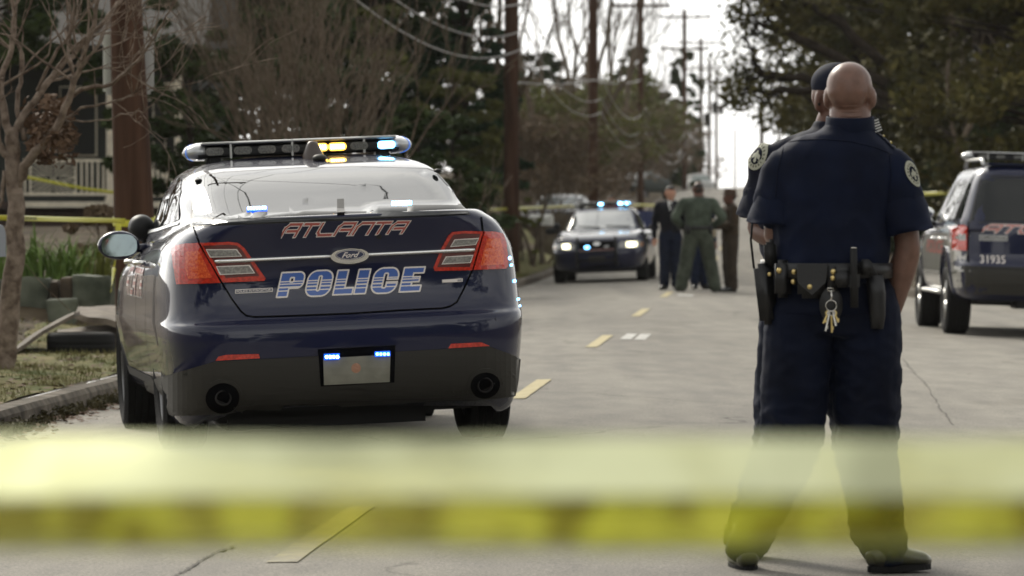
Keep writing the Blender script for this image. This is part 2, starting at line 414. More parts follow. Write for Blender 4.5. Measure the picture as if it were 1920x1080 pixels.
def slice_body(rows, sub=3, warp=None, Q=44):
    tbl = [(i, *r) for i, r in enumerate(rows)]
    n = (len(rows) - 1) * sub; rings = []
    for k in range(n + 1):
        z, yr, yf, hw, nr, mr, nf, mf = interp(tbl, k / sub)
        rings.append([(x, y, warp(x, y, z) if warp else z) for x, y in footprint(yr, yf, max(hw, 1e-4), nr, mr, nf, mf, Q)])
    bm = bmesh.new(); R_ = [[bm.verts.new(p) for p in r] for r in rings]; m = len(rings[0])
    for a, b in zip(R_, R_[1:]):
        for k in range(m): bm.faces.new((a[k], a[(k + 1) % m], b[(k + 1) % m], b[k]))
    bm.faces.new(list(reversed(R_[0])))
    bmesh.ops.remove_doubles(bm, verts=bm.verts, dist=0.0006)
    bmesh.ops.recalc_face_normals(bm, faces=bm.faces)
    return bm

class Car:
    def __init__(s, name, loc, phi, roll, label, group, cat='police car'):
        s.root = empty(name, loc, 0, label, cat, group)
        s.root.rotation_euler = Matrix.Rotation(phi, 3, 'Z').to_4x4().__matmul__(Matrix.Rotation(roll, 4, 'Y')).to_euler()
        s.M = Matrix.Translation(Vector(loc)) @ Matrix.Rotation(phi, 4, 'Z') @ Matrix.Rotation(roll, 4, 'Y')
        s.Mi = s.M.inverted(); s.R3 = s.Mi.to_3x3()
        s.bvh = None; s.meshes = []
    def surf(s, o):
        s.meshes.append(o); s.rebuild()
    def rebuild(s):
        vs, fs = [], []
        for o in s.meshes:
            b = len(vs); vs += [v.co.copy() for v in o.data.vertices]; fs += [tuple(b + i for i in p.vertices) for p in o.data.polygons]
        s.bvh = BVHTree.FromPolygons(vs, fs)
    def hit(s, o, d, gap):
        loc, nor, idx, dist = s.bvh.ray_cast(o, d)
        if loc is None and s.strict: return None
        if loc is None:
            # off the silhouette: nearest surface to the closest approach
            p = o + d * max(0.0, (Vector((0, 2.0, 0.8)) - o).dot(d)) if s.last is None else o + d * (s.last - o).dot(d)
            loc, nor, idx, dist = s.bvh.find_nearest(p)
            if s.last is not None and (loc - s.last).length > .25: loc, nor, idx, dist = s.bvh.find_nearest(s.last)
        if nor.dot(d) > 0: nor = -nor
        s.last = loc
        return loc + nor * gap, nor
    last = None; strict = False
    def px(s, u, v, gap):                                   # through a pixel of the photograph
        o = s.Mi @ CL; d = (s.R3 @ ray(u, v)).normalized(); return s.hit(o, d, gap)
    def side(s, sgn):                                       # straight in from one flank: (y, z)
        return lambda u, v, gap: s.hit(Vector((sgn * 3, u, v)), Vector((-sgn, 0, 0)), gap)
    def end(s, y0):                                         # straight in from front or back: (x, z)
        return lambda u, v, gap: s.hit(Vector((u, y0, v)), Vector((0, 1 if y0 < 0 else -1, 0)), gap)
    def patch(s, name, poly, m, gap=0.003, th=0.0, step=7.0, f=None, parent=None, smooth=True):
        """outline laid on the bodywork, its rim turned down by th"""
        f = f or s.px
        bm = bmesh.new(); vs = [bm.verts.new((x, y, 0)) for x, y in poly]; bm.faces.new(vs)
        bmesh.ops.triangulate(bm, faces=bm.faces, ngon_method='EAR_CLIP')
        for ax in (0, 1):
            lo = min(p[ax] for p in poly); hi = max(p[ax] for p in poly); k = lo + step
            while k < hi:
                bmesh.ops.bisect_plane(bm, geom=bm.verts[:] + bm.edges[:] + bm.faces[:], plane_co=(k if ax == 0 else 0, k if ax == 1 else 0, 0), plane_no=(1 if ax == 0 else 0, 1 if ax == 1 else 0, 0))
                k += step
        bm.verts.ensure_lookup_table(); nrm = {}
        s.last = None
        hits, miss = [], []
        s.strict = True
        for v in bm.verts:
            q = f(v.co.x, v.co.y, gap + th)
            (miss if q is None else hits).append((v, v.co.x, v.co.y, q))
        for v, x, y, _ in miss:                              # beyond the silhouette: slide in to the nearest point that lies on the body
            _, hx, hy, hq = min(hits, key=lambda h: (h[1] - x) ** 2 + (h[2] - y) ** 2); q = hq
            a, b_ = 0.0, 1.0
            for _i in range(7):
                m_ = (a + b_) / 2; r = f(x + (hx - x) * m_, y + (hy - y) * m_, gap + th)
                if r is None: a = m_
                else: b_ = m_; q = r
            hits.append((v, x, y, q))
        s.strict = False
        for v, x, y, (loc, n) in hits: v.co = loc; nrm[v] = n
        fl = bm.faces[:]; flip = sum(1 if fc.calc_area() and (fc.normal_update() or fc.normal.dot(nrm[fc.verts[0]])) < 0 else -1 for fc in fl)
        if flip > 0: bmesh.ops.reverse_faces(bm, faces=fl)
        if th > 0:
            be = [e for e in bm.edges if e.is_boundary]; low = {}
            for e in be:
                for v in e.verts:
                    if v not in low: low[v] = bm.verts.new(v.co - nrm[v] * (th + gap + 0.002))
            for e in be:
                a, b = e.verts; bm.faces.new((a, b, low[b], low[a]))
            bmesh.ops.recalc_face_normals(bm, faces=bm.faces)
        return mk(name, bm, m, parent or s.root, smooth=smooth and th == 0)
    def line(s, name, pts, w, m, gap=0.0035, f=None, parent=None, step=6.0, closed=False):
        """narrow band following pts on the bodywork"""
        f = f or s.px; d = []
        P2 = [Vector(p) for p in pts]
        for a, b in zip(P2, P2[1:]):
            n = max(1, int((b - a).length / step)); d += [a.lerp(b, i / n) for i in range(n)]
        d.append(P2[-1]); vs, fs = [], []; s.last = None
        for i, p in enumerate(d):
            t = (d[min(i + 1, len(d) - 1)] - d[max(0, i - 1)]).normalized(); q = Vector((-t.y, t.x)) * w / 2
            vs += [f(p.x + q.x, p.y + q.y, gap)[0], f(p.x - q.x, p.y - q.y, gap)[0]]
        for i in range(len(d) - 1): fs.append((2 * i, 2 * i + 1, 2 * i + 3, 2 * i + 2))
        return pyd(name, vs, fs, m, parent or s.root, smooth=True)
    def rod(s, name, pts, r, m, gap=0.004, f=None, parent=None, step=12.0, seg=10):
        f = f or s.px; d = []; P2 = [Vector(p) for p in pts]
        for a, b in zip(P2, P2[1:]):
            n = max(1, int((b - a).length / step)); d += [a.lerp(b, i / n) for i in range(n)]
        d.append(P2[-1]); s.last = None; bm = bmesh.new()
        tube(bm, [f(p.x, p.y, gap)[0] for p in d], r, seg); return mk(name, bm, m, parent or s.root, True)
    def raster(s, name, quad, nx, ny, fn, mats, gap=0.004, f=None, parent=None, asp=1.0):
        """a decal cut out of a fine grid: quad = bottom-left, bottom-right, top-right, top-left; fn(u, v) -> material index or -1"""
        f = f or s.px; q = [Vector(p) for p in quad]; CX, CY = 24, 6; s.last = None
        def pos(u, v): return (q[0] * (1 - u) + q[1] * u) * (1 - v) + (q[3] * (1 - u) + q[2] * u) * v
        g = []
        for j in range(CY + 1):
            s.last = None; row = []
            for i in range(CX + 1):
                p = pos(i / CX, j / CY); row.append(f(p.x, p.y, gap)[0])
            g.append(row)
        def at(i, j):
            u, v = i / nx * CX, j / ny * CY; a, b = min(CX - 1, int(u)), min(CY - 1, int(v)); u -= a; v -= b
            return (g[b][a] * (1 - u) + g[b][a + 1] * u) * (1 - v) + (g[b + 1][a] * (1 - u) + g[b + 1][a + 1] * u) * v
        vid, vs, fs, mi = {}, [], [], []
        def V(i, j):
            if (i, j) not in vid: vid[(i, j)] = len(vs); vs.append(at(i, j))
            return vid[(i, j)]
        for j in range(ny):
            i = 0
            while i < nx:
                c = fn((i + 0.5) / nx, (j + 0.5) / ny)
                k = i + 1
                while k < nx and k - i < nx // CX and fn((k + 0.5) / nx, (j + 0.5) / ny) == c: k += 1
                if c >= 0: fs.append((V(i, j), V(k, j), V(k, j + 1), V(i, j + 1))); mi.append(c)
                i = k
        return pyd(name, vs, fs, mats, parent or s.root, mi=mi)
    def text(s, name, txt, quad, m, gap=0.004, f=None, parent=None, shear=0.0, bold=0.0):
        f = f or s.px; v2, fc, _ = text_mesh(txt, shear, bold); q = [Vector(p) for p in quad]; vs = []; s.last = None
        for u, v in v2:
            p = (q[0] * (1 - u) + q[1] * u) * (1 - v) + (q[3] * (1 - u) + q[2] * u) * v; vs.append(f(p.x, p.y, gap)[0])
        return pyd(name, vs, fc, m, parent or s.root)
    def wheel(s, x, y, r, w, rim_r, spokes=5, style='steel'):
        sg = 1 if x > 0 else -1
        wp = s.M @ Vector((x, y, 0)); zc = r + (road_z(wp.x, wp.y) - wp.z) - 0.004      # stands on the road
        M = Matrix.Translation(Vector((x, y, zc))) @ Matrix.Rotation(pi / 2 * sg, 4, 'Y')       # local z points outboard
        e = bpy.data.objects.new('wheel', None); e.empty_display_size = 0.1; COL.objects.link(e); e.parent = s.root
        h = w / 2; k = r - rim_r
        bm = bmesh.new()
        prof = [(rim_r * 0.97, -h * .78), (rim_r + .01, -h * .86), (rim_r + k * .5, -h), (r - .035, -h * .97), (r - .012, -h * .86)]
        for i in range(5):
            a = -h * .80 + i * h * .335; b = a + h * .25
            prof += [(r, a), (r + .001, b), (r - .011, b + .004), (r - .011, b + h * .075)]
        prof += [(r, h * .84), (r - .012, h * .88), (r - .035, h * .97), (rim_r + k * .5, h), (rim_r + .01, h * .86), (rim_r * 0.97, h * .78)]
        lathe(bm, prof, 48, M); bmesh.ops.recalc_face_normals(bm, faces=bm.faces)
        mk('tyre', bm, M_RUBBER, e, smooth=False)
        bm = bmesh.new()
        lathe(bm, [(rim_r * .985, -h * .75), (rim_r * .9, -h * .3), (rim_r * .88, h * .3), (rim_r * .98, h * .74), (rim_r * .99, h * .8), (rim_r * .93, h * .78), (rim_r * .86, h * .45)], 40, M)
        if style == 'steel':
            lathe(bm, [(rim_r * .88, h * .35), (rim_r * .7, h * .42), (rim_r * .5, h * .6), (rim_r * .3, h * .55), (.001, h * .62)], 40, M)
        else:
            for i in range(spokes):
                a = 2 * pi * i / spokes
                for da in (-.13, .13):
                    p = [M @ Vector((rr * cos(a + da * (1.2 - rr / rim_r)), rr * sin(a + da * (1.2 - rr / rim_r)), hh)) for rr, hh in ((.05, h * .7), (rim_r * .5, h * .72), (rim_r * .92, h * .6))]
                    tube(bm, p, [(.035, .012), (.028, .012), (.034, .014)], 6)
            lathe(bm, [(.09, h * .6), (.07, h * .78), (.001, h * .8)], 24, M)
            lathe(bm, [(rim_r * .88, -h * .1), (.001, -h * .1)], 24, M)
        mk('rim', bm, M_RIM if style == 'steel' else M_ALU, e, smooth=True)
        return e
    def arch_cut(s, body, spots, r, depth=0.34):
        """wheel openings cut clean out of the body, with dark liners"""
        for (x, y, z) in spots:
            bm = bmesh.new(); sg = 1 if x > 0 else -1
            M = Matrix.Translation(Vector((sg * (1.2 - depth / 2 - 0.0), y, z))) @ Matrix.Rotation(pi / 2, 4, 'Y')
            bmesh.ops.create_cone(bm, cap_ends=True, segments=48, radius1=r, radius2=r, depth=0.48 + depth, matrix=M)
            bmesh.ops.recalc_face_normals(bm, faces=bm.faces)
            c = mk('cutter', bm, M_GAP)
            md = body.modifiers.new('b', 'BOOLEAN'); md.operation = 'DIFFERENCE'; md.object = c; md.solver = 'EXACT'
            evaluated(body); bpy.data.objects.remove(c)
        # faces born of the cut take the liner material
        me = body.data
        for p in me.polygons:
            c = p.center
            for (x, y, z) in spots:
                if (c.x > 0) == (x > 0) and math.hypot(c.y - y, c.z - z) <= r + 0.004 and abs(c.x) > 0.5:
                    flat = abs(p.normal.x) > .9 and abs(c.x) < 0.8
                    wall = abs(math.hypot(c.y - y, c.z - z) - r) < .012 and abs(p.normal.x) < .35
                    if flat or wall: p.material_index = 1

# lettering -------------------------------------------------------
def seg_d(px, py, a, b):
    vx, vy = b[0] - a[0], b[1] - a[1]; t = max(0, min(1, ((px - a[0]) * vx + (py - a[1]) * vy) / max(1e-9, vx * vx + vy * vy)))
    return max(abs(px - a[0] - vx * t), abs(py - a[1] - vy * t)) if (abs(vx) < 1e-6 or abs(vy) < 1e-6) else math.hypot(px - a[0] - vx * t, py - a[1] - vy * t)
def city_strokes():
    S = []; x = 0.0; W = 1.42
    def A(x, w): S.extend([((x, 0), (x, .66)), ((x, .66), (x + .3, 1)), ((x + .3, 1), (x + w, 1)), ((x + w, 1), (x + w, 0)), ((x + .42, .42), (x + w, .42))])
    def T(x, w): S.extend([((x, 1), (x + w, 1)), ((x + .5 * w, 1), (x + .5 * w, 0))])
    def L(x, w): S.extend([((x, 1), (x, .3)), ((x, .3), (x + .26, 0)), ((x + .26, 0), (x + w, 0))])
    def N(x, w): S.extend([((x, 0), (x, .66)), ((x, .66), (x + .3, 1)), ((x + .3, 1), (x + w, 1)), ((x + w, 1), (x + w, 0))])
    A(0, 1.45); T(1.85, 1.35); L(3.62, 1.5); A(5.5, 1.5); N(7.4, 1.5); T(9.25, 1.35); A(10.98, 1.45)
    return S, 12.43
CITY_S, CITY_L = city_strokes()
def city_fn(u, v):
    x = u * (CITY_L + .9) - .30 - (v - .5) * 0.62 + 0.12; y = v * 1.36 - .18
    d = min(seg_d(x, y, a, b) for a, b in CITY_S if min(a[0], b[0]) - .4 < x < max(a[0], b[0]) + .4) if -0.3 < x < CITY_L + .3 and any(min(a[0], b[0]) - .4 < x < max(a[0], b[0]) + .4 for a, b in CITY_S) else 9
    return 1 if d < .105 else (0 if d < .18 else -1)
def rr(x, y, x0, x1, y0, y1, r=0.0):
    cx, cy, hx, hy = (x0 + x1) / 2, (y0 + y1) / 2, (x1 - x0) / 2 - r, (y1 - y0) / 2 - r
    dx, dy = abs(x - cx) - hx, abs(y - cy) - hy
    return math.hypot(max(dx, 0), max(dy, 0)) + min(max(dx, dy), 0) - r
def pol_sd(x, y):
    best = 9
    def w(v):
        nonlocal best
        best = min(best, v)
    w(max(min(rr(x, y, 0, .44, 0, 1, .02), rr(x, y, 0, 1.0, .34, 1, .24)), -rr(x, y, .42, .58, .60, .78, .03), ))
    X = x - 1.16; w(max(rr(X, y, 0, 1.04, -.02, 1.02, .36), -rr(X, y, .46, .58, .2, .8, .05)))
    X = x - 2.36; w(min(rr(X, y, 0, .44, 0, 1, .01), rr(X, y, 0, .80, 0, .26, .01)))
    X = x - 3.24; w(rr(X, y, 0, .48, 0, 1, .01))
    X = x - 3.92; w(max(rr(X, y, 0, 1.04, -.02, 1.02, .36), -rr(X, y, .44, .60, .2, .8, .05), -rr(X, y, .5, 1.3, .43, .55, .0)))
    X = x - 5.14; w(min(rr(X, y, 0, .44, 0, 1, .01), rr(X, y, 0, .86, .76, 1, .01), rr(X, y, 0, .74, .40, .60, .01), rr(X, y, 0, .86, 0, .24, .01)))
    return best
POL_L = 6.0
def pol_fn(u, v):
    y = v * 1.16 - .08; x = u * (POL_L + .36) - .06 - .23 * (y)
    d = pol_sd(x, y)
    if d > 0.035: return -1
    if d > -.03: return 0
    for a, b in ((.60, .645), (.50, .545), (.36, .42), (.22, .27)):
        if a < y < b: return 0
    return 1
# ---------------------------------------------------------------- foreground police sedan, seen from behind
def build_sedan():
    c = Car('police_car', (-0.805, 23.3, -0.035), R(9.0), R(-2.4),
            'dark blue police sedan with lit roof light bar, seen from behind, in the foreground', 'police vehicles in the street')
    n = (6.0, 14, 3.2, 6)
    rows = [(.22, .20, 4.95, .84), (.255, .09, 5.02, .90), (.34, .03, 5.1, .94), (.46, .004, 5.14, .957), (.58, .0, 5.15, .972), (.645, .004, 5.14, .976),
            (.675, .02, 5.12, .976), (.70, .062, 5.1, .974), (.76, .088, 5.05, .972), (.90, .105, 4.98, .964), (1.02, .098, 4.95, .944), (1.11, .078, 4.9, .902), (1.17, .06, 4.87, .852),
            (1.205, .05, 4.83, .80), (1.226, .058, 4.8, .765), (1.234, .085, 4.75, .73), (1.232, .15, 4.6, .66), (1.224, .3, 4.3, .45), (1.22, .4, 4.2, .2), (1.22, .45, 4.1, 0)]
    top = [(0, 1.237), (.7, 1.232), (1.6, 1.19), (2.6, 1.13), (3.7, 1.08), (4.3, 1.03), (4.8, .93), (5.15, .8)]
    def warp(x, y, z):
        if z < .42 and y < .85: return z - .10 * smooth01((.42 - z) / .16) * smooth01((abs(x) - .5) / .35) * smooth01((y - .1) / .45)
        return z if z < .6 else .6 + (z - .6) * (interp(top, y)[0] - .6) / .637
    body = mk('body', slice_body([r + n for r in rows], 3, warp, 52), [M_NAVY, M_BLACKPL], c.root, smooth=True)
    c.arch_cut(body, [(sx, y, .35) for sx in (-1, 1) for y in (1.13, 4.0)], .395)
    c.surf(body)
    g = (9.0, 5.0, 2.8, 6)
    cab = [(1.0, .42, 4.15, .85), (1.12, .47, 3.95, .835), (1.20, .58, 3.78, .80), (1.26, .76, 3.62, .775), (1.33, .98, 3.42, .765), (1.40, 1.20, 3.2, .735), (1.46, 1.42, 3.02, .70), (1.505, 1.66, 2.88, .64),
           (1.54, 1.95, 2.75, .54), (1.558, 2.15, 2.65, .42), (1.568, 2.3, 2.55, .22), (1.57, 2.38, 2.48, 0)]
    roof = mk('roof', slice_body([r + g for r in cab], 3, None, 44), M_NAVY, c.root, smooth=True)
    c.surf(roof)
    # rear glass
    rg = [(367, 335), (383, 330), (422, 325), (560, 317), (680, 315), (798, 318), (812, 323), (845, 359), (877, 401), (800, 404), (700, 406), (560, 410), (450, 416), (362, 423)]
    cx, cy = 620, 368
    rim = [(cx + (x - cx) * 1.012 + (2 if x > cx else -2), cy + (y - cy) * 1.05) for x, y in rg]
    c.patch('window_gasket', rim, M_GASKET, .002, 0, 12)
    w = c.patch('rear_window', rg, M_GLASS, .006, 0, 12)
    for x0, y0, m in ((463, 396, M_LBLUEC), (734, 385.5, M_LBLUEC)):
        l = c.patch('deck_light', [(x0, y0 + 4), (x0 + 38, y0 + 2.5), (x0 + 38, y0 - 5), (x0, y0 - 3.5)], M_LBLUED if x0 < 600 else M_LBLUE, .008, .006, 9, parent=w)
        for k in range(7):
            xx = x0 + 3 + k * 5.2; yy = y0 - 0.4 - k * .22
            c.patch('diode', [(xx + 2.3 * cos(a), yy + 2.8 * sin(a)) for a in [i * pi / 3 for i in range(6)]], m, .0165, 0, 9, parent=l)
    c.patch('window_device', [(632, 404), (646, 403.5), (645, 379), (632, 379.5)], M_BLACKPL, .008, .012, 9, parent=w)
    # side glass, pillars, seams, handles
    for sg in (-1, 1):
        f = c.side(sg)
        c.patch('side_window', [(1.34, 1.235), (1.62, 1.385), (1.95, 1.455), (2.22, 1.47), (2.18, 1.20), (1.6, 1.215)], M_GLASS, .004, 0, .16, f=f)
        c.patch('side_window', [(2.28, 1.47), (2.75, 1.46), (3.05, 1.39), (3.42, 1.22), (3.4, 1.17), (2.25, 1.195)], M_GLASS, .004, 0, .16, f=f)
        c.line('window_trim', [(1.25, 1.215), (1.7, 1.20), (2.4, 1.175), (3.4, 1.15)], .018, M_CHROME, .006, f=f, step=.1)
        for pts in ([(1.55, 1.14), (1.5, .8), (1.62, .35)], [(2.22, 1.13), (2.25, .7), (2.25, .3)], [(3.42, 1.08), (3.45, .7), (3.42, .3)]):
            c.line('door_seam', pts, .008, M_GAP, .002, f=f, step=.05)
        c.line('sill_trim', [(1.62, .34), (3.55, .34)], .05, M_BLACKPL, .004, f=f, step=.15)
        for hy in (1.72, 2.42):
            bm = bmesh.new(); x = sg * .968
            tube(bm, [(x - sg * .02, hy, 1.0), (x + sg * .025, hy + .02, 1.0), (x + sg * .03, hy + .12, 1.0), (x + sg * .025, hy + .2, .995), (x - sg * .02, hy + .22, .995)], .013, 8)
            mk('door_handle', bm, M_CHROME, c.root, True)
        c.raster('side_lettering', [(1.75, .80), (3.05, .80), (3.05, .97), (1.75, .97)] if sg > 0 else [(3.05, .80), (1.75, .80), (1.75, .97), (3.05, .97)], 160, 24, city_fn, [M_PALE, M_DRED], f=f)
        # mirror
        bm = bmesh.new()
        ell(bm, (sg * 1.0, 3.05, 1.09), (.125, .075, .085), None, 24, 14)
        tube(bm, [(sg * .80, 3.12, 1.07), (sg * .93, 3.09, 1.065)], [(.045, .03), (.03, .025)], 10)
        for v in bm.verts:
            if v.co.y < 3.015: v.co.y = 3.015 + (v.co.y - 3.015) * .15
        h = mk('mirror_housing', bm, M_NAVY, c.root, True)
        bm = bmesh.new(); ps = []
        for i in range(28):
            a = 2 * pi * i / 28; ps.append(bm.verts.new((sg * 1.0 + .104 * abs(cos(a)) ** .7 * (1 if cos(a) > 0 else -1), 3.0, 1.09 + .066 * abs(sin(a)) ** .7 * (1 if sin(a) > 0 else -1))))
        fa = bm.faces.new(ps); r_ = bmesh.ops.extrude_face_region(bm, geom=[fa])
        for v in [q for q in r_['geom'] if isinstance(q, bmesh.types.BMVert)]: v.co.y += .012
        bmesh.ops.recalc_face_normals(bm, faces=bm.faces)
        mk('mirror_glass', bm, mat('mirror_glass', (0.35, 0.42, 0.43), .04, metal=1.0), h)
    bm = bmesh.new(); ell(bm, (-.84, 3.3, 1.185), (.075, .08, .075), None, 28, 18); tube(bm, [(-.84, 3.3, 1.12), (-.80, 3.32, 1.04)], .014, 8)
    lathe(bm, [(.073, 0), (.08, .03), (.076, .05), (.001, .055)], 28, Matrix.Translation(Vector((-.84, 3.33, 1.185))) @ Matrix.Rotation(-pi / 2, 4, 'X'))
    mk('spot_lamp', bm, M_BLACKPL, c.root, True)
    # tail lamps
    lo = c.patch('tail_lamp', [(324, 467), (330, 461.5), (350, 458), (373, 456), (385, 479), (400, 504), (414, 530), (374, 532), (334, 533), (329, 505)], M_RED, .0, .012, 8)
    c.patch('lens', [(352, 473), (374, 470), (386, 493), (398, 519), (394, 521), (356, 523), (350, 500)], M_REDLIT, .0125, .002, 6, parent=lo)
    li = c.patch('tail_lamp', [(377, 456), (430, 453), (447, 455), (458, 464), (475, 490), (490, 511), (498, 522), (495, 526.5), (418, 529.5), (403, 504), (389, 480)], M_RED, .0, .010, 8)
    c.patch('lens', [(382, 460.5), (428, 458), (444, 459.5), (453, 467), (468, 489), (486, 517), (424, 521), (410, 503), (394, 478)], M_REDDK, .0105, .001, 8, parent=li)
    def clear(par, quad):
        cxx = sum(p[0] for p in quad) / 4; cyy = sum(p[1] for p in quad) / 4
        a = c.patch('reversing_lamp', quad, M_PALE, .012, .003, 8, parent=par)
        c.patch('reflector', [(cxx + (x - cxx) * .93, cyy + (y - cyy) * .78) for x, y in quad], M_CLEAR, .0155, .001, 8, parent=par)
    clear(li, [(388, 467), (444, 466), (454, 480), (395, 482.5)]); clear(li, [(406, 499), (468, 496), (478, 512), (413, 515.5)])
    ro = c.patch('tail_lamp', [(907, 434), (925, 435), (940, 439), (946, 455), (949.5, 485), (949, 500), (945, 504), (887, 506), (897, 470)], M_RED, .0, .012, 8)
    c.patch('lens', [(911, 447), (934, 448), (939, 470), (941, 492), (938, 496), (899, 498), (905, 470)], M_REDLIT, .0125, .002, 6, parent=ro)
    ri = c.patch('tail_lamp', [(904, 434), (870, 432.5), (848, 434.5), (840, 442), (826, 467), (812, 502), (815, 508), (884, 506.5), (894, 470)], M_RED, .0, .010, 8)
    c.patch('lens', [(899, 438), (868, 437), (850, 439), (844, 447), (831, 470), (819, 501), (880, 500.5), (889, 470)], M_REDDK, .0105, .001, 8, parent=ri)
    clear(ri, [(851, 448), (896, 445.5), (890, 458.5), (843, 462.5)]); clear(ri, [(835, 480.5), (886, 477.5), (881, 492.5), (827, 495.5)])
    # trunk shut line and bright trim
    c.line('trunk_seam', [(363, 426), (368, 440), (374, 456), (388, 480), (402, 504), (416, 530), (435, 561), (452, 584), (462, 592), (478, 594.5), (560, 592), (660, 588), (749, 582), (830, 578), (845, 574), (857, 566), (870, 541), (885, 507), (896, 470), (905, 434), (902, 407)], 3.2, M_GAP, .0025)
    for a_, b_ in (((404, 490), (620, 480.3)), ((687, 477.3), (888, 468))): c.rod('trim_strip', [a_, b_], [.0105 for _ in range(int((b_[0] - a_[0]) / 12) + 5)][:int(Vector((b_[0] - a_[0], b_[1] - a_[1])).length / 12) + 1], M_CHROME, .012)
    oval = lambda ox, oy, a, b, n=36: [(ox + a * cos(2 * pi * i / n), oy + b * sin(2 * pi * i / n) - a * cos(2 * pi * i / n) * .042) for i in range(n)]
    em = c.patch('emblem', oval(654.5, 478.5, 36, 15.5), M_CHROME, .014, .020, 7)
    c.patch('emblem_field', oval(655, 476, 27.5, 10), M_EMBL, .036, .001, 7, parent=em)
    c.line('emblem_ring', [(655 + 25.6 * cos(t), 476 + 8.7 * sin(t) - 25.6 * cos(t) * .042) for t in [2 * pi * i / 40 for i in range(41)]], .8, M_PALE, .0385, parent=em)
    c.text('emblem_script', 'Ford', [(639, 482.5), (671, 481), (673, 469.5), (641, 471)], M_PALE, .0388, parent=em, shear=.35, bold=.02)
    c.raster('city_lettering', [(526.5, 447), (770, 438.5), (776, 412.5), (532.5, 417)], 420, 56, city_fn, [M_PALE, M_DRED])
    c.raster('police_lettering', [(515.5, 561.5), (800, 549), (800, 496.5), (515.5, 508)], 520, 104, pol_fn, [M_PALE, M_DBLUE], gap=.005)
    b = c.patch('badge', [(441, 551), (511, 547.5), (511, 539.5), (441, 543)], M_PALE, .003, .003, 12)
    c.patch('badge_field', [(442.5, 549.8), (509.5, 546.3), (509.5, 540.8), (442.5, 544.3)], M_NAVY, .0065, 0, 12, parent=b)
    c.text('badge_lettering', 'POLICE INTERCEPTOR', [(444, 549), (508, 545.6), (508, 541.6), (444, 545)], M_PALE, .0085, parent=b, bold=.015)
    b = c.patch('badge', [(829, 530), (855, 529), (867, 528.5), (867, 522), (829, 524.5)], M_PALE, .003, .003, 12)
    c.text('badge_lettering', 'AWD', [(857, 528), (866, 527.5), (866, 523.2), (857, 523.7)], M_NAVY, .0085, parent=b, bold=.01)
    c.patch('trunk_lock', oval(710.5, 443.5, 5, 4.5, 14), M_BLACKPL, .001, .004, 5)
    # bumper
    cl = c.patch('bumper_cladding', [(272, 716), (300, 712.5), (335, 709), (362, 703), (383, 691), (402, 678), (488, 674.5), (592, 669.5), (742, 660), (840, 654), (917, 649.5), (938, 664), (969, 673), (984, 674.5),
                                  (982, 727), (964, 742), (944, 733), (930, 744), (906, 748), (860, 742), (846, 728), (831, 718), (700, 724.5), (560, 732), (501, 737), (490, 748), (455, 756), (400, 760), (340, 768), (310, 780), (286, 764)], M_CLAD, .0, .007, 9)
    c.patch('diffuser', [(503, 739), (560, 734), (700, 726.5), (830, 720), (843, 730), (850, 741), (700, 748), (497, 758)], M_BLACKPL, .0, .003, 10)
    c.patch('reflector', [(405, 676), (411, 668), (425, 665), (485, 663.5), (487, 671.5)], M_RED, .004, .006, 9)
    c.patch('reflector', [(840, 653), (845, 644.5), (901, 641.5), (917, 648.5)], M_RED, .004, .006, 9)
    c.patch('parking_sensor', oval(932, 597, 4, 4.5, 14), M_NAVY, .0, .003, 5)
    for ox_, oy_, a_ in ((955, 484, 2.2), (958, 497, 1.6), (964, 527, 2.0), (971, 561, 1.6), (975, 573, 1.4)):
        c.patch('side_diode', oval(ox_, oy_, a_, a_ * 1.6, 10), M_LBLUE, .002, .004, 5)
    hp = c.patch('plate_recess', [(596, 655), (741, 647), (739, 716), (601, 723)], M_GAP, .008, .002, 12)
    pl = c.patch('number_plate', [(605.5, 671.5), (731.5, 664.5), (730, 714.5), (607, 720.5)], M_PLATE, .011, .004, 12, parent=hp)
    c.patch('plate_emblem', oval(667, 689, 9, 9, 16), M_ORANGE, .0155, 0, 9, parent=pl)
    for x0, y0, x1, y1, ma in ((607, 663.5, 635.5, 674, M_LBLUEC), (702, 659, 730, 668, M_LBLUE)):
        k = c.patch('plate_light', [(x0, y1), (x1, y1 - 1.3), (x1, y0 - 1.3), (x0, y0)], M_LBLUED, .011, .02, 12, parent=hp)
        for q in range(4):
            xx = x0 + 4 + q * 6.8; c.patch('diode', [(xx + 3 * cos(a), (y0 + y1) / 2 - .5 + 3.4 * sin(a)) for a in [i * pi / 3 for i in range(6)]], ma, .0318, 0, 9, parent=k)
    for ox, oy, a, bb in ((418, 742, 31, 27), (908, 718, 27, 23)):
        sx = -.62 if ox < 600 else .66
        k = c.patch('exhaust_surround', oval(ox, oy, a + 5, bb + 5, 30), M_CLAD, .006, .006, 8)
        c.patch('exhaust_opening', oval(ox, oy + 2, a, bb, 30), M_GAP, .0135, 0, 8, parent=k)
        p0, nn = c.px(ox, oy + 4, 0)
        bm = bmesh.new(); lathe(bm, [(.034, .3), (.034, -.035), (.038, -.04), (.042, -.035), (.042, .3)], 28, Matrix.Translation(p0) @ Matrix.Rotation(-pi / 2, 4, 'X'))
        lathe(bm, [(.034, 0.0), (.001, 0.0)], 20, Matrix.Translation(p0) @ Matrix.Rotation(-pi / 2, 4, 'X'))
        mk('exhaust_pipe', bm, mat('sooty_steel', (.010, .008, .007), .7, metal=.3), c.root, True)
    # running gear under the tail
    bm = bmesh.new(); box(bm, (0, 2.7, .24), (1.36, 4.4, .16)); box(bm, (-.1, .95, .18), (1.15, .9, .16), bev=.04); box(bm, (0, .55, .26), (1.2, .5, .12), bev=.03); tube(bm, [(-.75, 1.13, .3), (.75, 1.13, .3)], .04, 10)
    tube(bm, [(.45, 1.0, .26), (.62, .95, .17), (.7, 1.1, .2)], .016, 8)
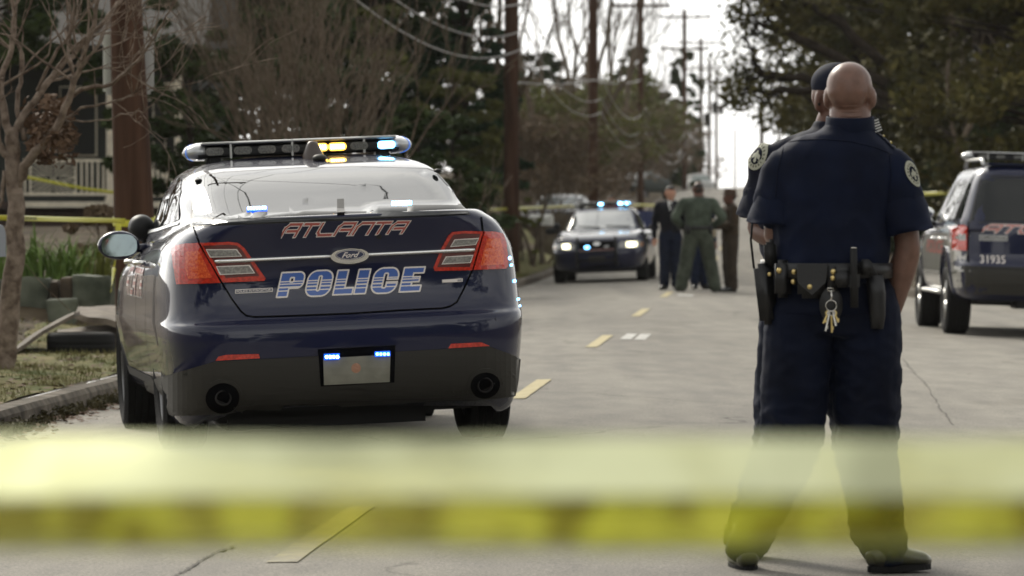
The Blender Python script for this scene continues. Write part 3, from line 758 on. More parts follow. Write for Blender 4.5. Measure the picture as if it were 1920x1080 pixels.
    mk('underbody', bm, M_BLACKPL, c.root)
    for sx in (-1, 1):
        c.wheel(sx * .828, 1.13, .36, .25, .235); c.wheel(sx * .835, 4.0, .345, .25, .235)
    # roof antenna and dome
    bm = bmesh.new(); lathe(bm, [(.062, -.02), (.058, .02), (.034, .075), (.024, .092), (.001, .096)], 24, Matrix.Translation(Vector((.055, 2.02, 1.55))))
    mk('antenna', bm, mat('smoked_plastic', (.09, .07, .06), .3), c.root, True)
    bm = bmesh.new(); ell(bm, (.075, 1.88, 1.545), (.042, .05, .024), None, 20, 12); mk('camera_dome', bm, M_CLAD, c.root, True)
    for x, y in ((-.655, 1.43), (.672, 1.36)):
        bm = bmesh.new(); ell(bm, (x, y, 1.445), (.022, .03, .012), None, 12, 8); mk('roof_clip', bm, M_BLACKPL, c.root, True)
    for sg in (-1, 1):
        pts = [(sg * .70, 1.25), (sg * .665, 1.45)]
    light_bar(c, 2.33, 1.612, .605, [(-.485, 0), (-.325, 0), (-.188, 0), (-.052, 0), (.112, 2), (.218, 2), (.345, 0), (.505, 1)], back=-1, blue_ends=True)
    return c
def light_bar(c, y, z, hw, mods, back=-1, blue_ends=False, dep=.15, hh=.047):
    """slim roof light bar: base, clear dome, end caps, feet, LED modules; mods (x, 0 unlit / 1 blue / 2 amber)"""
    e = bpy.data.objects.new('light_bar', None); e.empty_display_size = .1; COL.objects.link(e); e.parent = c.root
    def wing(x): return .05 * (abs(x) / hw) ** 2
    bm = bmesh.new()
    N = 14; xs = [-hw * .93 + 2 * hw * .93 * i / N for i in range(N + 1)]
    tube(bm, [(x, y + wing(x), z - .006) for x in xs], [(dep * .93, hh * .92)] * (N + 1), 24, up=(0, 1, 0))
    for v in bm.verts:
        yy = y + wing(v.co.x)
        v.co.y = yy + max(-dep * .82, min(dep * .82, v.co.y - yy)); v.co.z = z + max(-hh * .85, min(hh * .8, v.co.z - z))
    mk('bar_base', bm, M_BLACKPL, e)
    bm = bmesh.new()
    for s_ in (-1, 1):
        tube(bm, [(x, y + wing(x) + s_ * dep * .80, z + hh * .9) for x in xs], [(.012, .009)] * (N + 1), 8, up=(0, 1, 0))
    box(bm, (0, y + .01, z + hh * .98), (hw * 1.84, dep * 1.6, .008), bev=.002)
    mk('bar_top', bm, M_ALU, e)
    for sg in (-1, 1):
        bm = bmesh.new()
        tube(bm, [(sg * hw * .89, y + wing(hw), z), (sg * hw * .96, y + wing(hw), z - .001), (sg * hw, y + wing(hw) + .01, z - .003), (sg * hw * 1.015, y + wing(hw) + .02, z - .004)], [(dep * .93, hh * 1.15), (dep * .9, hh * 1.12), (dep * .72, hh * .98), (dep * .45, hh * .6)], 24, up=(0, 1, 0))
        k = mk('end_dome', bm, M_BARCLR, e, True)
        if blue_ends:
            bm = bmesh.new(); tube(bm, [(sg * hw * .985, y + wing(hw) + .01, z - .002), (sg * hw * 1.018, y + wing(hw) + .02, z - .004)], [(dep * .82, hh * 1.06), (dep * .47, hh * .66)], 24, up=(0, 1, 0))
            mk('blue_lens', bm, mat('pale_blue_lens', (.12, .25, .62), .15, coat=1.0, emit=(.05, .25, 1), es=.5), k, True)
        bm = bmesh.new(); box(bm, (sg * hw * .8, y, z - .055), (.07, .12, .05), bev=.01); tube(bm, [(sg * hw * .84, y - .05, z - .02), (sg * hw * .90, y - .03, z - .11)], .008, 6)
        mk('bar_foot', bm, M_BLACKPL, e)
    for x in (-hw * .65, -hw * .07, hw * .62):
        bm = bmesh.new(); box(bm, (x, y + wing(x) + back * dep * .83, z + .004), (.012, .012, hh * 2.1), bev=.003); mk('bar_clamp', bm, M_ALU, e)
    for x, st in mods:
        hx, hz = .052, .0225
        yy = y + wing(x) + back * dep * .835
        def disc(hx, hz, off, mm, name, par):
            bm = bmesh.new(); ring = []
            for i in range(24):
                a = 2 * pi * i / 24; ring.append(((hx - hz) * (1 if cos(a) > 0 else -1) + hz * cos(a), hz * sin(a)))
            f0 = [bm.verts.new((x + a, yy + back * off, z - .002 + b_)) for a, b_ in ring]; f1 = [bm.verts.new((x + a, yy - back * .012, z - .002 + b_)) for a, b_ in ring]
            bm.faces.new(f0); bm.faces.new(f1)
            for i in range(24): bm.faces.new((f0[i], f0[(i + 1) % 24], f1[(i + 1) % 24], f1[i]))
            bmesh.ops.recalc_face_normals(bm, faces=bm.faces); return mk(name, bm, mm, par)
        L = disc(hx, hz, .004, (M_LEDOFF, M_LBLUE, M_LAMB)[st], 'led_module', e)
        if st or True:
            for q in range(6):
                bm = bmesh.new(); box(bm, (x - .035 + q * .014, yy + back * .0055, z - .002), (.008, .004, .028), bev=.002)
                mk('diode', bm, (M_CLEAR, M_LBLUEC, M_LAMBC)[st], L)
    return e
SEDAN = build_sedan()
# ---------------------------------------------------------------- patrol car facing us, down the street
def mir(poly, cx): return [(2 * cx - x, y) for x, y in reversed(poly)]
def build_patrol():
    phi = pi - .085
    fwd = Vector((-sin(phi), cos(phi), 0)); fc = P(1121, 500, 91.0)
    loc = Vector((fc.x, 91.0, 0)) - fwd * 5.36
    c = Car('police_car', (loc.x, loc.y, -0.20), phi, R(2.2),
            'dark blue police sedan facing the camera with headlamps and blue roof lights lit', 'police vehicles in the street')
    n = (3.6, 8, 3.4, 8)
    rows = [(.22, .2, 5.1, .84), (.27, .08, 5.25, .91), (.36, .03, 5.33, .95), (.50, .0, 5.38, .975), (.62, .01, 5.38, .98), (.66, .05, 5.34, .98), (.74, .08, 5.29, .98), (.86, .1, 5.26, .97), (.94, .11, 5.22, .94),
            (1.0, .12, 5.16, .90), (1.04, .15, 5.08, .84), (1.06, .2, 4.98, .76), (1.072, .3, 4.8, .5), (1.078, .4, 4.6, .25), (1.08, .5, 4.5, 0)]
    top = [(0, 1.06), (1.0, 1.08), (2.2, 1.06), (3.8, 1.07), (4.6, 1.01), (5.1, .93), (5.36, .85)]
    def warp(x, y, z): return z if z < .66 else .66 + (z - .66) * (interp(top, y)[0] - .66) / .42
    body = mk('body', slice_body([r + n for r in rows], 2, warp, 34), [M_NAVY, M_BLACKPL], c.root, smooth=True)
    c.arch_cut(body, [(sx, y, .35) for sx in (-1, 1) for y in (1.2, 4.18)], .40)
    c.surf(body)
    g = (3.4, 7, 4.2, 6)
    cab = [(.98, .9, 3.98, .85), (1.06, 1.0, 3.85, .83), (1.14, 1.15, 3.66, .79), (1.26, 1.35, 3.40, .74), (1.38, 1.62, 3.12, .69), (1.45, 1.85, 2.95, .64), (1.50, 2.05, 2.82, .57), (1.52, 2.2, 2.7, .45), (1.53, 2.35, 2.6, .2), (1.531, 2.45, 2.55, 0)]
    c.surf(mk('roof', slice_body([r + g for r in cab], 2, None, 30), M_NAVY, c.root, smooth=True))
    f = c.end(8.0)                                            # straight on the nose: (x, z)
    c.patch('windscreen', [(-.70, 1.085), (.70, 1.085), (.66, 1.19), (.58, 1.39), (.55, 1.43), (0, 1.445), (-.55, 1.43), (-.58, 1.39), (-.66, 1.19)], M_GLASSF, .004, 0, .1, f=f)
    c.line('wiper', [(-.60, 1.10), (-.1, 1.13)], .02, M_BLACKPL, .012, f=f, step=.1); c.line('wiper', [(.02, 1.10), (.5, 1.14)], .02, M_BLACKPL, .012, f=f, step=.1)
    gr = c.patch('grille', [(-.36, .66), (.36, .66), (.40, .74), (.38, .83), (-.38, .83), (-.40, .74)], M_GAP, .004, .006, .1, f=f)
    for k in range(4): c.line('grille_bar', [(-.36, .69 + k * .035), (.36, .69 + k * .035)], .006, M_BLACKPL, .014, f=f, parent=gr, step=.1)
    em = c.patch('emblem', [(.0 + .075 * cos(a), .765 + .032 * sin(a)) for a in [2 * pi * i / 20 for i in range(20)]], M_CHROME, .016, .006, .1, f=f)
    for x, m in ((.20, M_LBLUE), (-.20, M_CLEAR)):
        c.patch('grille_light', [(x + .055 * cos(a), .70 + .032 * sin(a)) for a in [2 * pi * i / 14 for i in range(14)]], m, .016, .01, .1, f=f)
    for sg in (-1, 1):
        P_ = lambda pts: [(sg * x, z) for x, z in (pts if sg > 0 else pts)]
        h = c.patch('headlight', P_([(.46, .66), (.90, .68), (.93, .76), (.90, .80), (.48, .80), (.44, .73)]), M_CLEAR, .003, .01, .08, f=f)
        k = c.patch('lamp', P_([(.54 if sg > 0 else .60, .675), (.70 if sg > 0 else .80, .68), (.72 if sg > 0 else .81, .785), (.55 if sg > 0 else .60, .785)]), M_LWARM, .0145, .002, .08, f=f, parent=h)
        for cx in ((.62,) if sg < 0 else (.60, .67)): pass
        c.patch('bulb', P_([((.63 if sg > 0 else .70) + .06 * cos(a), .73 + .045 * sin(a)) for a in [2 * pi * i / 14 for i in range(14)]]), M_LWARMC, .0175, .001, .08, f=f, parent=h)
        c.patch('turn_signal', P_([(.86, .69), (.90, .69), (.92, .76), (.87, .77)]), mat('amber_lens', (.5, .25, .12), .2, coat=1), .0145, .003, .08, f=f, parent=h)
        fs = c.side(sg)
        c.patch('side_window', [(1.75, 1.10), (2.0, 1.33), (2.35, 1.37), (2.4, 1.10)], M_GLASS, .004, 0, .16, f=fs)
        c.patch('side_window', [(2.45, 1.10), (2.45, 1.37), (2.8, 1.36), (3.1, 1.24), (3.4, 1.10)], M_GLASS, .004, 0, .16, f=fs)
        c.raster('side_lettering', [(2.0, .66), (3.3, .66), (3.3, .86), (2.0, .86)] if sg > 0 else [(3.3, .66), (2.0, .66), (2.0, .86), (3.3, .86)], 120, 22, pol_fn, [M_PALE, M_DBLUE], f=fs)
        for pts in ([(1.6, 1.04), (1.62, .35)], [(2.42, 1.04), (2.42, .3)], [(3.5, 1.04), (3.5, .3)]): c.line('door_seam', pts, .01, M_GAP, .002, f=fs, step=.06)
        bm = bmesh.new(); ell(bm, (sg * 1.08, 3.38, 1.07), (.12, .07, .075), None, 18, 10); tube(bm, [(sg * .84, 3.4, 1.04), (sg * 1.0, 3.4, 1.05)], [(.04, .03)] * 2, 8); mk('side_mirror', bm, M_BLACKPL, c.root, True)
    bm = bmesh.new(); ell(bm, (.93, 3.62, 1.16), (.08, .08, .08), None, 18, 12); tube(bm, [(.93, 3.62, 1.1), (.86, 3.6, 1.03)], .015, 6); mk('spot_lamp', bm, M_BLACKPL, c.root, True)
    # push bar
    bm = bmesh.new()
    for sg in (-1, 1):
        tube(bm, [(sg * .40, 5.30, .34), (sg * .40, 5.47, .40), (sg * .40, 5.50, .60), (sg * .40, 5.46, .80), (sg * .39, 5.38, .90)], [(.03, .045)] * 5, 10)
    for z in (.44, .62): tube(bm, [(-.40, 5.485, z), (.40, 5.485, z)], .022, 8)
    mk('push_bar', bm, M_BLACKPL, c.root, True)
    c.line('bumper_seam', [(-.9, .62), (.9, .62)], .012, M_GAP, .003, f=f, step=.1)
    c.line('trim_strip', [(-.36, .645), (.36, .645)], .028, mat('faded_red_strip', (.25, .12, .11), .4), .004, f=f, step=.1)
    pl = c.patch('number_plate', [(-.17, .40), (.17, .40), (.17, .53), (-.17, .53)], M_CLAD, .003, .004, .1, f=f)
    c.patch('air_intake', [(-.5, .26), (.5, .26), (.55, .34), (-.55, .34)], M_GAP, .003, 0, .1, f=f)
    bm = bmesh.new(); box(bm, (0, 2.6, .23), (1.5, 4.6, .10)); mk('underbody', bm, M_BLACKPL, c.root)
    for sx in (-1, 1): c.wheel(sx * .855, 1.2, .345, .235, .22); c.wheel(sx * .855, 4.18, .345, .235, .22)
    # local x runs from the viewer's right to left: lit modules sit at the viewer's centre and right
    light_bar(c, 2.5, 1.60, .58, [(-.50, 1), (-.36, 1), (-.22, 0), (.06, 1), (.20, 0), (.34, 0), (.48, 0)], back=1)
    return c
PATROL = build_patrol()

# ---------------------------------------------------------------- large police utility vehicle at the right edge
def build_suv():
    y0 = 48.2; cx = 1962
    pc = P(cx, 500, y0)
    c = Car('police_suv', (pc.x, y0, -0.115), R(0.2), R(1.6), 'tall dark blue police utility vehicle with roof rack at the right edge', 'police vehicles in the street', 'police suv')
    n = (5.5, 12, 3.4, 8)
    rows = [(.36, .16, 5.0, .90), (.42, .06, 5.1, .95), (.50, .02, 5.18, .98), (.66, .0, 5.22, 1.0), (.76, .01, 5.22, 1.003), (.80, .05, 5.2, 1.004), (.84, .085, 5.2, 1.004), (1.0, .09, 5.18, 1.003), (1.12, .095, 5.15, .995), (1.20, .10, 5.1, .975),
            (1.235, .11, 5.05, .95), (1.25, .14, 5.0, .90), (1.255, .3, 4.8, .6), (1.256, .4, 4.7, .3), (1.256, .5, 4.6, 0)]
    top = [(0, 1.256), (3.6, 1.20), (4.0, 1.16), (5.0, 1.02), (5.3, .95)]
    def warp(x, y, z): return z if z < .84 else .84 + (z - .84) * (interp(top, y)[0] - .84) / .416
    body = mk('body', slice_body([r + n for r in rows], 2, warp, 40), [M_NAVY, M_BLACKPL], c.root, smooth=True)
    c.arch_cut(body, [(sx, y, .44) for sx in (-1, 1) for y in (1.08, 4.1)], .47)
    c.surf(body)
    g = (7, 12, 3.4, 6)
    cab = [(1.15, .10, 4.0, .96), (1.25, .12, 3.9, .945), (1.4, .19, 3.65, .90), (1.6, .28, 3.3, .84), (1.75, .34, 3.1, .79), (1.85, .40, 2.95, .74), (1.90, .48, 2.8, .66), (1.93, .62, 2.65, .5), (1.94, .8, 2.5, .25), (1.942, 1.0, 2.4, 0)]
    c.surf(mk('roof', slice_body([r + g for r in cab], 2, None, 40), M_NAVY, c.root, smooth=True))
    f = c.end(-3)
    c.patch('rear_window', [(-.82, 1.275), (.82, 1.275), (.70, 1.74), (.60, 1.77), (-.60, 1.77), (-.70, 1.74)], M_GLASS, .005, 0, .15, f=f)
    c.line('gasket', [(-.84, 1.255), (-.715, 1.75), (-.60, 1.79), (.6, 1.79), (.715, 1.75), (.84, 1.255), (-.84, 1.255)], .02, M_GASKET, .003, f=f, step=.1)
    c.line('tailgate_seam', [(-.855, 1.26), (-.855, .80), (-.82, .75), (.82, .75), (.855, .80), (.855, 1.26)], .014, M_GAP, .002, f=f, step=.08)
    c.patch('bumper_cladding', [(-.99, .44), (.99, .44), (.99, .66), (.90, .755), (-.90, .755), (-.99, .66)], M_CLAD, .002, .008, .12, f=f)
    c.line('bumper_edge', [(-.80, .735), (.80, .735)], .02, M_BLACKPL, .012, f=f, step=.1)
    M_SIDEREFL = mat('painted_side_reflection', (.34, .33, .30), .35, coat=1.0, coat_rough=.04)  # navy flanks overlaid in grey: their grazing reflection is painted into the colour
    for sg in (-1, 1):
        ar = lambda cy, r: [(cy + r * cos(a), .44 + r * sin(a)) for a in [pi * .04 + pi * .92 * i / 14 for i in range(15)]]
        c.patch('side_reflection', [(.22, .50), (.20, 1.17), (1.2, 1.195), (3.4, 1.17), (4.6, 1.04), (5.0, .96), (5.04, .52)] + ar(4.1, .50) + [(3.4, .47), (1.7, .47)] + ar(1.08, .50), M_SIDEREFL, .0015, 0, .09, f=c.side(sg))
        q = [(sg * x, z) for x, z in ((.865, .93), (.985, .93), (.99, 1.1), (.975, 1.20), (.89, 1.225), (.865, 1.20))]
        t = c.patch('tail_lamp', q, M_RED, .002, .012, .06, f=f)
        c.patch('reversing_lamp', [(sg * x, z) for x, z in ((.87, 1.045), (.985, 1.045), (.985, 1.125), (.87, 1.125))], M_CLEAR, .015, .002, .06, f=f, parent=t)
        fs = c.side(sg)
        c.patch('tail_lamp_side', [(.24, .94), (.34, .93), (.30, 1.19), (.25, 1.20)], M_RED, .003, .008, .06, f=fs)
        for w in ([(.42, 1.30), (.56, 1.70), (1.15, 1.73), (1.15, 1.28)], [(1.27, 1.28), (1.27, 1.73), (2.1, 1.73), (2.1, 1.26)], [(2.2, 1.26), (2.2, 1.72), (2.75, 1.70), (3.35, 1.38), (3.4, 1.25)]):
            c.patch('side_window', w, M_GLASS, .004, 0, .12, f=fs)
        for x in (1.2, 2.14): c.line('door_pillar', [(x, 1.27), (x, 1.74)], .05, M_NAVY, .008, f=fs, step=.1)
        for pts in ([(1.18, 1.2), (1.2, .8), (1.5, .45)], [(2.14, 1.2), (2.14, .45)], [(3.5, 1.15), (3.5, .45)]): c.line('door_seam', pts, .012, M_GAP, .002, f=fs, step=.06)
        c.line('side_moulding', [(.1, .70), (.6, .70)], .02, M_ALU, .004, f=fs, step=.1); c.line('side_moulding', [(1.6, .66), (3.6, .66)], .02, M_ALU, .004, f=fs, step=.1)
        c.patch('fender_flare', [(.55 + .53 - .53 * cos(a) * 1.02, .44 + .53 * sin(a)) for a in [pi * i / 12 for i in range(13)]] + [(1.08 + .475 * cos(a), .44 + .475 * sin(a)) for a in [pi * i / 12 for i in range(13)]], M_NAVY, .004, .02, .1, f=fs)
        for hy in (1.45, 2.35):
            bm = bmesh.new(); x = sg * 1.0; tube(bm, [(x - sg * .02, hy, 1.06), (x + sg * .03, hy + .02, 1.06), (x + sg * .035, hy + .14, 1.06), (x - sg * .02, hy + .2, 1.06)], .016, 8); mk('door_handle', bm, M_CHROME, c.root, True)
        c.text('side_lettering', 'POLICE', [(1.4, .88), (3.3, .88), (3.3, 1.04), (1.4, 1.04)] if sg > 0 else [(3.3, .88), (1.4, .88), (1.4, 1.04), (3.3, 1.04)], M_DRED, .004, f=fs, shear=.2, bold=.02)
        bm = bmesh.new(); box(bm, (sg * 1.15, 3.22, 1.29), (.22, .10, .19), bev=.045); h = mk('side_mirror', bm, M_BLACKPL, c.root, True)
        bm = bmesh.new(); box(bm, (sg * 1.155, 3.165, 1.28), (.18, .012, .14), bev=.004); mk('mirror_glass', bm, mat('mirror_glass', (.35, .40, .44), .08, metal=1.0), h)
        bm = bmesh.new(); tube(bm, [(sg * .90, 3.28, 1.23), (sg * 1.12, 3.25, 1.25)], [(.05, .03)] * 2, 8); mk('mirror_arm', bm, M_BLACKPL, h)
        bm = bmesh.new(); tube(bm, [(sg * .96, 1.66, .43), (sg * 1.0, 1.75, .43), (sg * 1.0, 3.4, .43), (sg * .96, 3.5, .43)], [(.05, .025)] * 4, 8, up=(1, 0, 0)); mk('running_board', bm, M_ALU, c.root, True)
        # roof rails
        bm = bmesh.new(); tube(bm, [(sg * .66, .7, 1.92), (sg * .66, .85, 1.99), (sg * .66, 2.4, 1.99), (sg * .66, 2.55, 1.91)], [(.022, .018)] * 4, 8)
        mk('roof_rail', bm, M_ALU, c.root, True)
        bm = bmesh.new(); ell(bm, (sg * 1.0, 3.5, 1.36), (.09, .09, .07), None, 18, 12); tube(bm, [(sg * .98, 3.5, 1.32), (sg * .9, 3.52, 1.22)], .015, 6); mk('spot_lamp', bm, M_CHROME, c.root, True)
    bm = bmesh.new(); box(bm, (0, .55, 1.93), (1.3, .22, .035), bev=.015); mk('rear_spoiler', bm, M_NAVY, c.root)
    c.raster('city_lettering', [(-.72, 1.135), (.72, 1.135), (.75, 1.245), (-.69, 1.245)], 240, 34, city_fn, [M_PALE, M_DRED], f=f)
    b = c.patch('badge', [(-.74, 1.05), (-.44, 1.05), (-.44, 1.115), (-.74, 1.115)], mat('badge_silver', (.42, .42, .41), .4, metal=.5), .002, .004, .1, f=f)
    c.text('badge_lettering', 'EXPEDITION', [(-.725, 1.06), (-.455, 1.06), (-.455, 1.105), (-.725, 1.105)], M_GAP, .008, f=f, parent=b)
    c.text('fleet_number', '31935', [(-.73, .79), (-.46, .79), (-.46, .885), (-.73, .885)], M_PALE, .004, f=f, bold=.01)
    c.patch('wiper_mount', [(-.12, 1.70), (-.05, 1.70), (-.05, 1.80), (-.12, 1.80)], M_BLACKPL, .006, .03, .1, f=f)
    bm = bmesh.new(); box(bm, (0, 2.6, .38), (1.5, 4.4, .14)); box(bm, (.1, .5, .36), (.9, .6, .16), bev=.04); tube(bm, [(-.8, 1.08, .42), (.8, 1.08, .42)], .06, 10); mk('underbody', bm, M_BLACKPL, c.root)
    for sx in (-1, 1):
        for y in (1.08, 4.1): c.wheel(sx * .88, y, .40, .275, .24, 6, 'alloy')
    light_bar(c, 2.35, 2.05, .68, [(-.5, 0), (-.3, 0), (-.1, 0), (.1, 0), (.3, 0), (.5, 0)], back=-1)
    c.root.scale = (1, 1, .952)
    return c
SUV = build_suv()
# ---------------------------------------------------------------- people
M_SKIN1 = mat('brown_skin', (0.18, 0.098, 0.072), 0.36, spec=0.45, var=0.12, vscale=30, bump=0.05, bscale=150, subsurf=0.06)
M_SKIN2 = mat('deep_brown_skin', (0.13, 0.06, 0.04), 0.45, spec=0.4, var=0.1, vscale=30, subsurf=0.05)
M_SKIN3 = mat('fair_skin', (0.46, 0.25, 0.17), 0.5, spec=0.3, var=0.08, vscale=30, subsurf=0.06)
M_HAIR = mat('dark_hair', (0.018, 0.012, 0.009), 0.6, bump=0.4, bscale=200)
def cloth(name, col, rough=.75, var=.28):
    m = mat(name, col, rough, spec=0.14, var=var, vscale=7, det=6, bump=0.14, bscale=420); b = m.node_tree.nodes['Principled BSDF']
    b.inputs['Sheen Weight'].default_value = .03; b.inputs['Sheen Roughness'].default_value = .45; b.inputs['Sheen Tint'].default_value = (.55, .65, 1.0, 1); return m
M_UNI = cloth('navy_uniform_cloth', (0.0045, 0.008, 0.024))
M_UNIP = cloth('navy_trouser_cloth', (0.0032, 0.0055, 0.016))
M_UNI2 = cloth('faded_navy_uniform_cloth', (0.008, 0.010, 0.022))
M_GREEN = cloth('green_uniform_cloth', (0.062, 0.078, 0.058))
M_GREENP = cloth('green_trouser_cloth', (0.058, 0.068, 0.050))
M_BROWN = cloth('brown_jacket_cloth', (0.050, 0.034, 0.020))
M_BROWNP = cloth('brown_trouser_cloth', (0.042, 0.031, 0.022))
M_JACKET = cloth('black_jacket_cloth', (0.008, 0.008, 0.012))
M_BOOT = mat('black_leather_boot', (0.008, 0.008, 0.008), 0.35, coat=.4)
M_LEATH = mat('black_leather', (0.010, 0.010, 0.011), 0.38, spec=0.5, bump=.08, bscale=130)
M_BRASS = mat('brass', (0.75, 0.58, 0.25), 0.3, metal=1.0)
M_STEEL = mat('polished_steel', (0.6, 0.58, 0.54), 0.25, metal=1.0)
M_WHITE = mat('white_cotton', (0.6, 0.6, 0.58), 0.8)
M_EYE = mat('eye_white', (0.6, 0.58, 0.55), 0.2)
M_LIP = mat('lip', (0.20, 0.07, 0.05), 0.5)

def lerp(a, b, t): return Vector(a).lerp(Vector(b), t)
def limb(bm, pts, rad, sub=5, seg=16, up=None):
    """smooth tapered limb through joints"""
    T = [(i, *Vector(p), *(r if isinstance(r, (list, tuple)) else (r, r))) for i, (p, r) in enumerate(zip(pts, rad))]
    P_, R_ = [], []
    n = (len(pts) - 1) * sub
    for k in range(n + 1):
        q = interp(T, k / sub); P_.append(q[:3]); R_.append((q[3], q[4]))
    tube(bm, P_, R_, seg, up=up)
    for e, r in ((P_[0], R_[0]), (P_[-1], R_[-1])): ell(bm, e, (min(r), min(r), min(r)), None, 12, 8)
def hloft(bm, rows, sub=5, seg=32):
    """garment trunk: level oval rings (x, y, z, rx, ry)"""
    T = [(i, *r) for i, r in enumerate(rows)]; n = (len(rows) - 1) * sub; R_ = []
    for k in range(n + 1):
        x, y, z, a, b = interp(T, k / sub)
        R_.append([bm.verts.new((x + a * abs(cos(t)) ** .85 * (1 if cos(t) > 0 else -1), y + b * abs(sin(t)) ** .9 * (1 if sin(t) > 0 else -1), z)) for t in [2 * pi * j / seg for j in range(seg)]])
    for p, q in zip(R_, R_[1:]):
        for j in range(seg): bm.faces.new((p[j], p[(j + 1) % seg], q[(j + 1) % seg], q[j]))
    bm.faces.new(list(reversed(R_[0]))); bm.faces.new(R_[-1])
def wrinkle(o, amp, sc, seed=0.0, zs=1.0, zones=None):
    me = o.data; nv = len(me.vertices); cs = [0.0] * (3 * nv); ns = [0.0] * (3 * nv)
    me.vertices.foreach_get('co', cs); me.vertices.foreach_get('normal', ns)
    for i in range(nv):
        c = Vector(cs[3 * i:3 * i + 3]); n = Vector(ns[3 * i:3 * i + 3])
        q = Vector((c.x * sc + seed, c.y * sc, c.z * sc * zs + seed))
        w = noise.fractal(q, 1.0, 2.0, 3); rg = 1 - abs(noise.noise(q * 1.7 + Vector((3, 5, 7)))) * 2
        k = 1.0
        if zones: k = max((math.exp(-((c - Vector(z[0])).length / z[1]) ** 2) * z[2] for z in zones), default=0) + .35
        c = c + n * (amp * k * (w * .7 + rg * .6 - .25)); cs[3 * i:3 * i + 3] = c
    me.vertices.foreach_set('co', cs); me.update()

def hand(bm, wrist, direc, palm_n, side, size=1.0, curl=.5):
    """palm, four unequal bent fingers and a thumb off the side of the palm"""
    d = Vector(direc).normalized(); n = Vector(palm_n); n = (n - d * n.dot(d)).normalized(); s = d.cross(n) * side; s.normalize(); w = Vector(wrist); k = size
    tube(bm, [w - d * .02, w + d * .03 * k, w + d * .06 * k, w + d * .092 * k], [(.028 * k, .020 * k), (.036 * k, .017 * k), (.043 * k, .015 * k), (.041 * k, .012 * k)], 14, up=s)
    for i, (off, ln) in enumerate(((.031, .070), (.010, .079), (-.011, .074), (-.031, .058))):
        b = w + d * .086 * k + s * off * k; cur = b; dd = d.copy(); ps = [b - d * .012]
        for j, f in enumerate((.44, .31, .25)):
            a = curl * (.5, .9, .7)[j]; dd = (dd * cos(a) + n * sin(a)).normalized() if j else (d * cos(a) + n * sin(a)).normalized()
            cur = cur + dd * ln * f * k; ps.append(cur.copy())
        tube(bm, ps, [.0095 * k, .009 * k, .0082 * k, .0068 * k], 8); ell(bm, ps[-1], (.007 * k,) * 3, None, 8, 6)
    b = w + d * .025 * k + s * .028 * k; td = (d * .75 + s * .62 + n * .25).normalized(); p1 = b + td * .038 * k; p2 = p1 + (td * .8 + n * .35 + d * .2).normalized() * .030 * k; p3 = p2 + (td * .5 + n * .5 + d * .4).normalized() * .024 * k
    tube(bm, [b, p1, p2, p3], [.014 * k, .011 * k, .0095 * k, .0075 * k], 8); ell(bm, p3, (.0075 * k,) * 3, None, 8, 6)

def head_parts(bm, c, rot, k=1.05, bald=True):
    """skull, jaw, nose, ears, brow, lips; local -y is the face"""
    def L(x, y, z): return Vector(c) + rot @ (Vector((x, y, z)) * k)
    def E(x, y, z, a, b, d, r=None): ell(bm, L(x, y, z), (a * k, b * k, d * k), rot if r is None else rot @ r, 20, 14)
    E(0, .014, .038, .078, .096, .082)                    # cranium
    E(0, .045, .020, .070, .066, .066)                    # back of the skull
    E(0, -.020, .012, .072, .072, .085)
    E(0, -.030, -.045, .058, .060, .062)                  # jaw
    E(0, -.066, -.090, .026, .022, .022)                  # chin
    E(0, -.078, .020, .050, .018, .014)                   # brow
    for s_ in (-1, 1):
        E(s_ * .038, -.068, -.018, .022, .020, .020)      # cheek
        E(s_ * .081, .012, -.004, .010, .022, .035, Matrix.Rotation(s_ * .3, 3, 'Z'))      # ear
        E(s_ * .074, .004, -.030, .009, .012, .012)
    tube(bm, [L(0, -.086, .012), L(0, -.104, -.018), L(0, -.096, -.030)], [.009 * k, .013 * k, .014 * k], 10)
    E(.010, -.094, -.029, .009, .009, .007); E(-.010, -.094, -.029, .009, .009, .007)
    E(0, -.084, -.053, .024, .012, .006); E(0, -.083, -.063, .021, .012, .007)   # lips

